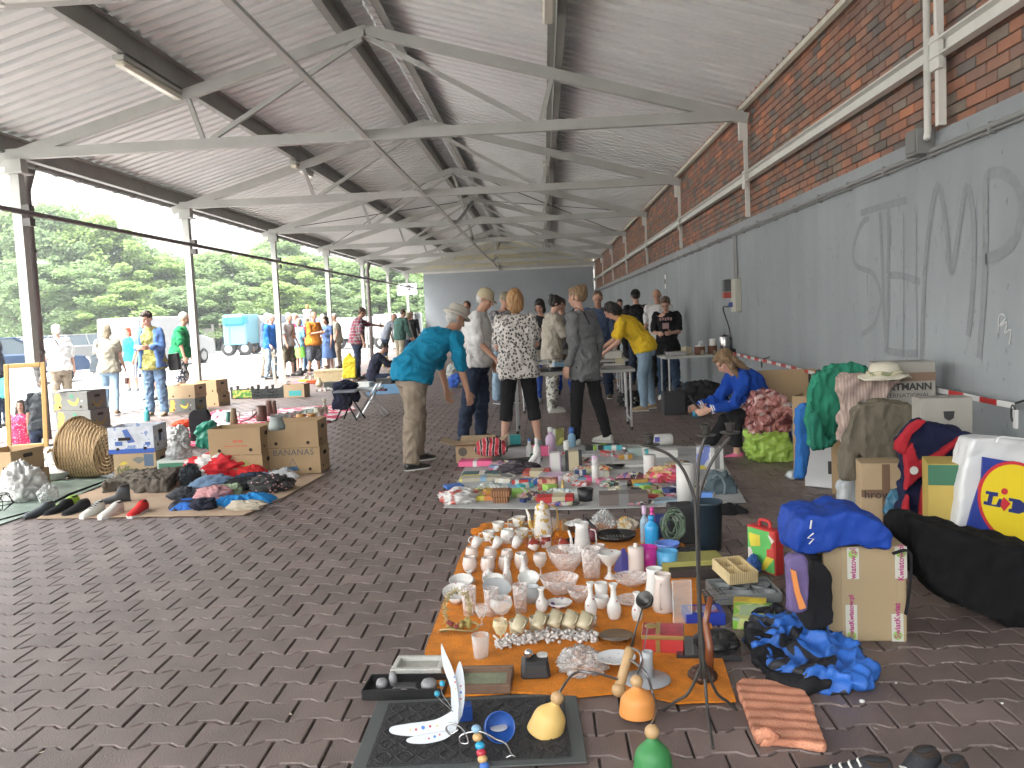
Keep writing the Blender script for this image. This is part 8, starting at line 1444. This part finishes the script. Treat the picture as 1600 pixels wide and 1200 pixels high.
# striped barrier tape on hooks
tp=thing('barrier_tape','red and white striped barrier tape strung along the wall on metal hooks','tape',(0,0,0)); tpts=[(1128,548),(1160,556),(1190,563),(1232,573),(1268,582),(1330,592),(1400,600),(1446,606),(1500,617),(1546,627),(1585,634)]
ww=[wallpt(a,b_,XW-.10) for a,b_ in tpts]; tot=0
segs=[]; pr_=[tuple(v) for v in smooth([tuple(v) for v in ww],12)]
L0=0; acc=[0]
for i in range(1,len(pr_)): L0+=(Vector(pr_[i])-Vector(pr_[i-1])).length; acc.append(L0)
def ptat(l):
    for i in range(1,len(acc)):
        if acc[i]>=l: k=(l-acc[i-1])/(acc[i]-acc[i-1]+1e-9); return Vector(pr_[i-1]).lerp(Vector(pr_[i]),k)
    return Vector(pr_[-1])
b=MB(); k=int(L0/.2); vs=[]
for i in range(k+2): p=ptat(min(L0,i*.2)); vs+=[(p.x-.002,p.y,p.z-.016),(p.x-.002,p.y,p.z+.016),(p.x+.002,p.y,p.z+.016),(p.x+.002,p.y,p.z-.016)]
b.add(vs,[]); 
for i in range(k+1):
    for c_ in range(4): b.f.append((4*i+c_,4*i+4+c_,4*i+4+(c_+1)%4,4*i+(c_+1)%4)); b.m.append(i%2)
b.build('striped_ribbon',[mat('tape_red',(.45,.03,.03),.4),mat('tape_white',(.6,.6,.6),.4)],tp)
for a,b_ in ((1190,566),(1265,588),(1583,640)):
    p=wallpt(a,b_,XW-.10); h_=MB().tube([(0,.022*math.cos(u),-.02+.045*math.sin(u)) for u in [2*PI*i/14 for i in range(15)]],.006,6).tube([(0,0,.03),(.1,0,.06)],.006,6); h_.build('metal_hook',BLK,tp,loc=tuple(p))
p=wallpt(1587,655,XW-.10); MB().box((0,0,0),(.01,.035,.10)).build('tape_end',mat('tape_white',(.6,.6,.6),.4),tp,loc=tuple(p))
# Kwiat box with the blue top, laptop bag
kb=thing('cardboard_box','large kraft box sealed with printed white tape strips, blue top lying on it','cardboard box',tuple(P(1288,1003)),R(-4)); s_=S(P(1350,1005)); w=126*s_; h=146*s_*1.04; d=.36
MB().box((w/2,d/2,h/2),(w,d,h)).build('box_body',mat('kraft_smooth',(.33,.25,.145),.7,bump=.25,bs=12,var=.05,vs=3),kb,bev=.005); MB().box((w*.30,-.001,h/2),(.16*w,.002,h)).box((w*.93,-.001,h/2),(.1*w,.002,h)).build('clear_tape',mat('tape_clear',(.36,.28,.17),.2),kb)
tw=mat('tape_printed',(.50,.50,.44),.4); ink=mat('ink_magenta',(.35,.02,.16),.5); gdot=mat('ink_green',(.25,.42,.10),.5)
for i,(x,z0,z1,tx) in enumerate(((.36,.66,1,'wiatow.pl'),(.93,.66,1,'Kwiatow.pl'),(.33,0,.40,'SwiatKwiatow.pl'),(.88,0,.30,'SwiatKwiat'))):
    MB().box((w*x,-.003,h*(z0+z1)/2),(.048,.003,h*(z1-z0)-.004)).build('printed_tape',tw,kb); M=Matrix.Translation((w*x,-.006,h*(z0+z1)/2+(.0 if z0 else .03)))@FRONT@Matrix.Rotation(PI/2,4,'Z'); fonttext(tx,.034 if len(tx)<14 else .028,ink,parent=kb,M=M,ext=.0006,bold=.0006)
    zc0=h-.03 if z0 else .028; MB().lathe([(.007,0),(.019,0),(.019,.001),(.007,.001)],16,0,at(w*x,-.005,zc0)).build('printed_dot',gdot,kb)
yK=P(1340,1005).y
bs_=soft('blue_sports_shirt','royal blue sports shirt draped over the top of the kraft box','shirt',[(1242,862),(1243,835),(1252,812),(1270,804),(1300,808),(1322,800),(1345,803),(1380,818),(1400,838),(1398,850),(1392,862),(1350,856),(1310,856),(1285,866),(1262,874)],cl('royal_cloth',(.012,.05,.30),.6,bump=.3,bs=50),.30,Y=yK-.04,amp=.014,vox=.012,fr=(4,4,5))
p=PY(1266,826,yK-.062)-Vector(bs_.location); MB().bar(tuple(p),tuple(p+V(.006,0,.035)),.01,.004).build('white_mark',WHT,bs_); p=PY(1264,850,yK-.062)-Vector(bs_.location); MB().tube([tuple(p),tuple(p+V(.02,0,.02)),tuple(p+V(-.005,0,.025)),tuple(p+V(.02,0,.045))],.003,5).build('white_mark',WHT,bs_)
soft('shoulder_bag','black shoulder bag leaning on the left of the kraft box','bag',[(1262,985),(1256,960),(1262,900),(1268,874),(1290,880),(1300,900),(1302,930),(1305,975),(1290,990)],blk,.2,Y=yK-.10,amp=.012,vox=.014)
pf=soft('purple_pouch','purple pouch with an orange cat-like streak print beside the black bag','pouch',[(1232,955),(1234,930),(1232,895),(1228,876),(1240,868),(1256,868),(1264,880),(1266,920),(1264,955),(1250,963)],rampmat('purple_fade','noise',[(0,(.06,.03,.12)),(.5,(.12,.09,.22)),(1,(.18,.05,.06))],5,inter='LINEAR'),.06,Y=yK-.26,amp=.006,vox=.010)
q=[PY(a,b_,yK-.275)-Vector(pf.location) for a,b_ in ((1236,890),(1244,893),(1250,925),(1260,950),(1250,953),(1242,925))]; n=6; MB().add([tuple(v) for v in q]+[(v.x,v.y+.015,v.z) for v in q],[tuple(range(n)),tuple(range(2*n-1,n-1,-1))]+[(i,i+n,(i+1)%n+n,(i+1)%n) for i in range(n)]).build('orange_print',ORA,pf)
tag(MB().tube(smooth([tuple(PY(a,b_,yK-.04)) for a,b_ in ((1395,865),(1418,860),(1424,880),(1420,930),(1415,960))],4),.013,6,flat=.4).build('black_strap',blk),'black strap hanging at the right side of the kraft box','strap')
# blue and black jacket on the ground
soft('sports_jacket','blue and black crumpled sports jacket on the ground before the kraft box','jacket',[(1168,1000),(1185,975),(1210,968),(1262,975),(1290,990),(1318,1015),(1345,1040),(1364,1060),(1360,1080),(1330,1085),(1280,1080),(1230,1070),(1200,1050),(1185,1030)],rampmat('blue_black_jacket','noise',[(0,(.012,.013,.018)),(.42,(.012,.013,.018)),(.44,(.02,.11,.42)),(1,(.03,.15,.50))],3.2,detail=2,dist=1.6,rough=.6),.06,amp=.036,fr=(6,6,6),vox=.010,seed=3); soft('jacket_lining','black jacket lining and sleeve under the blue jacket','jacket',[(1160,985),(1175,968),(1200,965),(1215,1000),(1235,1055),(1300,1085),(1260,1092),(1210,1075),(1180,1050)],blk,.05,amp=.015,vox=.012)
# rolled orange mat
rm=soft('bath_mat','folded salmon orange zigzag bath mat with its end rolled up','bath mat',[(1150,1078),(1160,1068),(1205,1072),(1258,1086),(1270,1110),(1282,1145),(1292,1172),(1288,1178),(1240,1170),(1180,1165),(1168,1130)],rampmat('zigzag','wave',[(0,(.36,.13,.075)),(.5,(.58,.25,.15)),(1,(.62,.29,.18))],9,dist=1.2,detail=1,inter='LINEAR',bump=.8,stretch=(.2,1,0)),.028,amp=.003,vox=.007,it=3)
[setattr(n_,'bands_direction','DIAGONAL') for n_ in MC['zigzag'].node_tree.nodes if n_.type=='TEX_WAVE']
sp_=MB(); q0=P(1180,1164); q1=P(1240,1172)
sp_.tube([tuple(q0+V(.0,-.01,.03)),tuple(q0+V(.035,-.012,.045)),tuple(q0+V(.06,-.01,.03)),tuple(q0+V(.04,-.01,.016)),tuple(q0+V(.02,-.01,.022))],.010,8,flat=2.4); o=sp_.build('rolled_end',MC['zigzag'],rm,True); o.location=-Vector(rm.location)
# sneakers at the bottom edge, bits of litter
shoe('black sneaker with a light grey lining tipped at the bottom edge, right one',1462,1226,115,cl('sneaker_dark',(.035,.037,.042)),wsole,boot=.012,lace=wsole,group='dark sneakers at the bottom right edge'); shoe('black sneaker at the bottom edge, left one',1394,1236,80,cl('sneaker_dark',(.035,.037,.042)),wsole,boot=.0,lace=wsole,group='dark sneakers at the bottom right edge'); shoe('black sneaker cut by the bottom right corner',1502,1240,130,cl('sneaker_dark',(.035,.037,.042)),wsole,boot=.012,group='dark sneakers at the bottom right edge')
soft('grey_collar','pale grey padded shoe tongue of the tipped sneaker','shoe tongue',[(1432,1165),(1430,1152),(1438,1148),(1450,1156),(1468,1172),(1462,1178),(1446,1172)],mat('grey_pad',(.25,.25,.24),.8),.02,Y=P(1455,1206).y,amp=.002,vox=.006) if 0 else None
for i,(a,b_,r_) in enumerate(((1347,1098,.011),(1400,1068,.005),(1566,1100,.006),(1270,925,.006),(1235,890,.005),(1420,890,.006))): tag(MB().ell((0,0,r_*.5),(r_,r_*.8,r_*.6),n=7,m=5).build('pebble',WHT,None,False,tuple(P(a,b_))),'tiny white pebble on the paving %s'%['by the orange bath mat','right of the sports jacket','near the right edge','by the purple pouch','behind the comic case','beside the big black bag'][i],'pebble',group='white pebbles')
ltm=mat('litter',(.42,.38,.30),.9); pts=[]
rr=random.Random(12); lv=[];lf=[]
for i in range(420):
    x=rr.uniform(-6.5,2.4); y=rr.uniform(2.4,14); s=rr.uniform(.003,.009); a=rr.uniform(0,6); k=len(lv)
    for u in range(4): lv.append((x+s*(1.8 if u%2 else .7)*math.cos(a+u*PI/2),y+s*(1.8 if u%2 else .7)*math.sin(a+u*PI/2),.0035+.001*(u%2)))
    lf.append((k,k+1,k+2,k+3))
tag(MB().add(lv,lf).build('litter_specks',ltm),'small leaves, crumbs and paper specks scattered over the paving','litter',kind='stuff')
# phone in the girl's hands
pw_=sg.matrix_basis@Vector((0,.66,.50)); tag(MB().box((0,0,0),(.075,.012,.15)).build('phone',BLK,None,False,tuple(PY(1084,628,sg.location.y-.04)),R(98),bev=.004),'dark mobile phone in the hands of the seated girl','phone').rotation_euler[0]=R(-35)
bpy.data.scenes.remove(TS)
hz=MB().box((-60,35,6),(300,160,16)).build("haze",BLK); hz['kind']='stuff'; hz['label']='pale haze in the air over the car park'
hm=bpy.data.materials.new('haze'); hm.use_nodes=True; t=hm.node_tree; t.nodes.remove(t.nodes['Principled BSDF']); v=t.nodes.new('ShaderNodeVolumePrincipled'); v.inputs['Density'].default_value=.0013; v.inputs['Color'].default_value=(.9,.95,1,1); v.inputs['Anisotropy'].default_value=.3; t.links.new(v.outputs[0],t.nodes['Material Output'].inputs['Volume'])
hz.data.materials.clear(); hz.data.materials.append(hm)
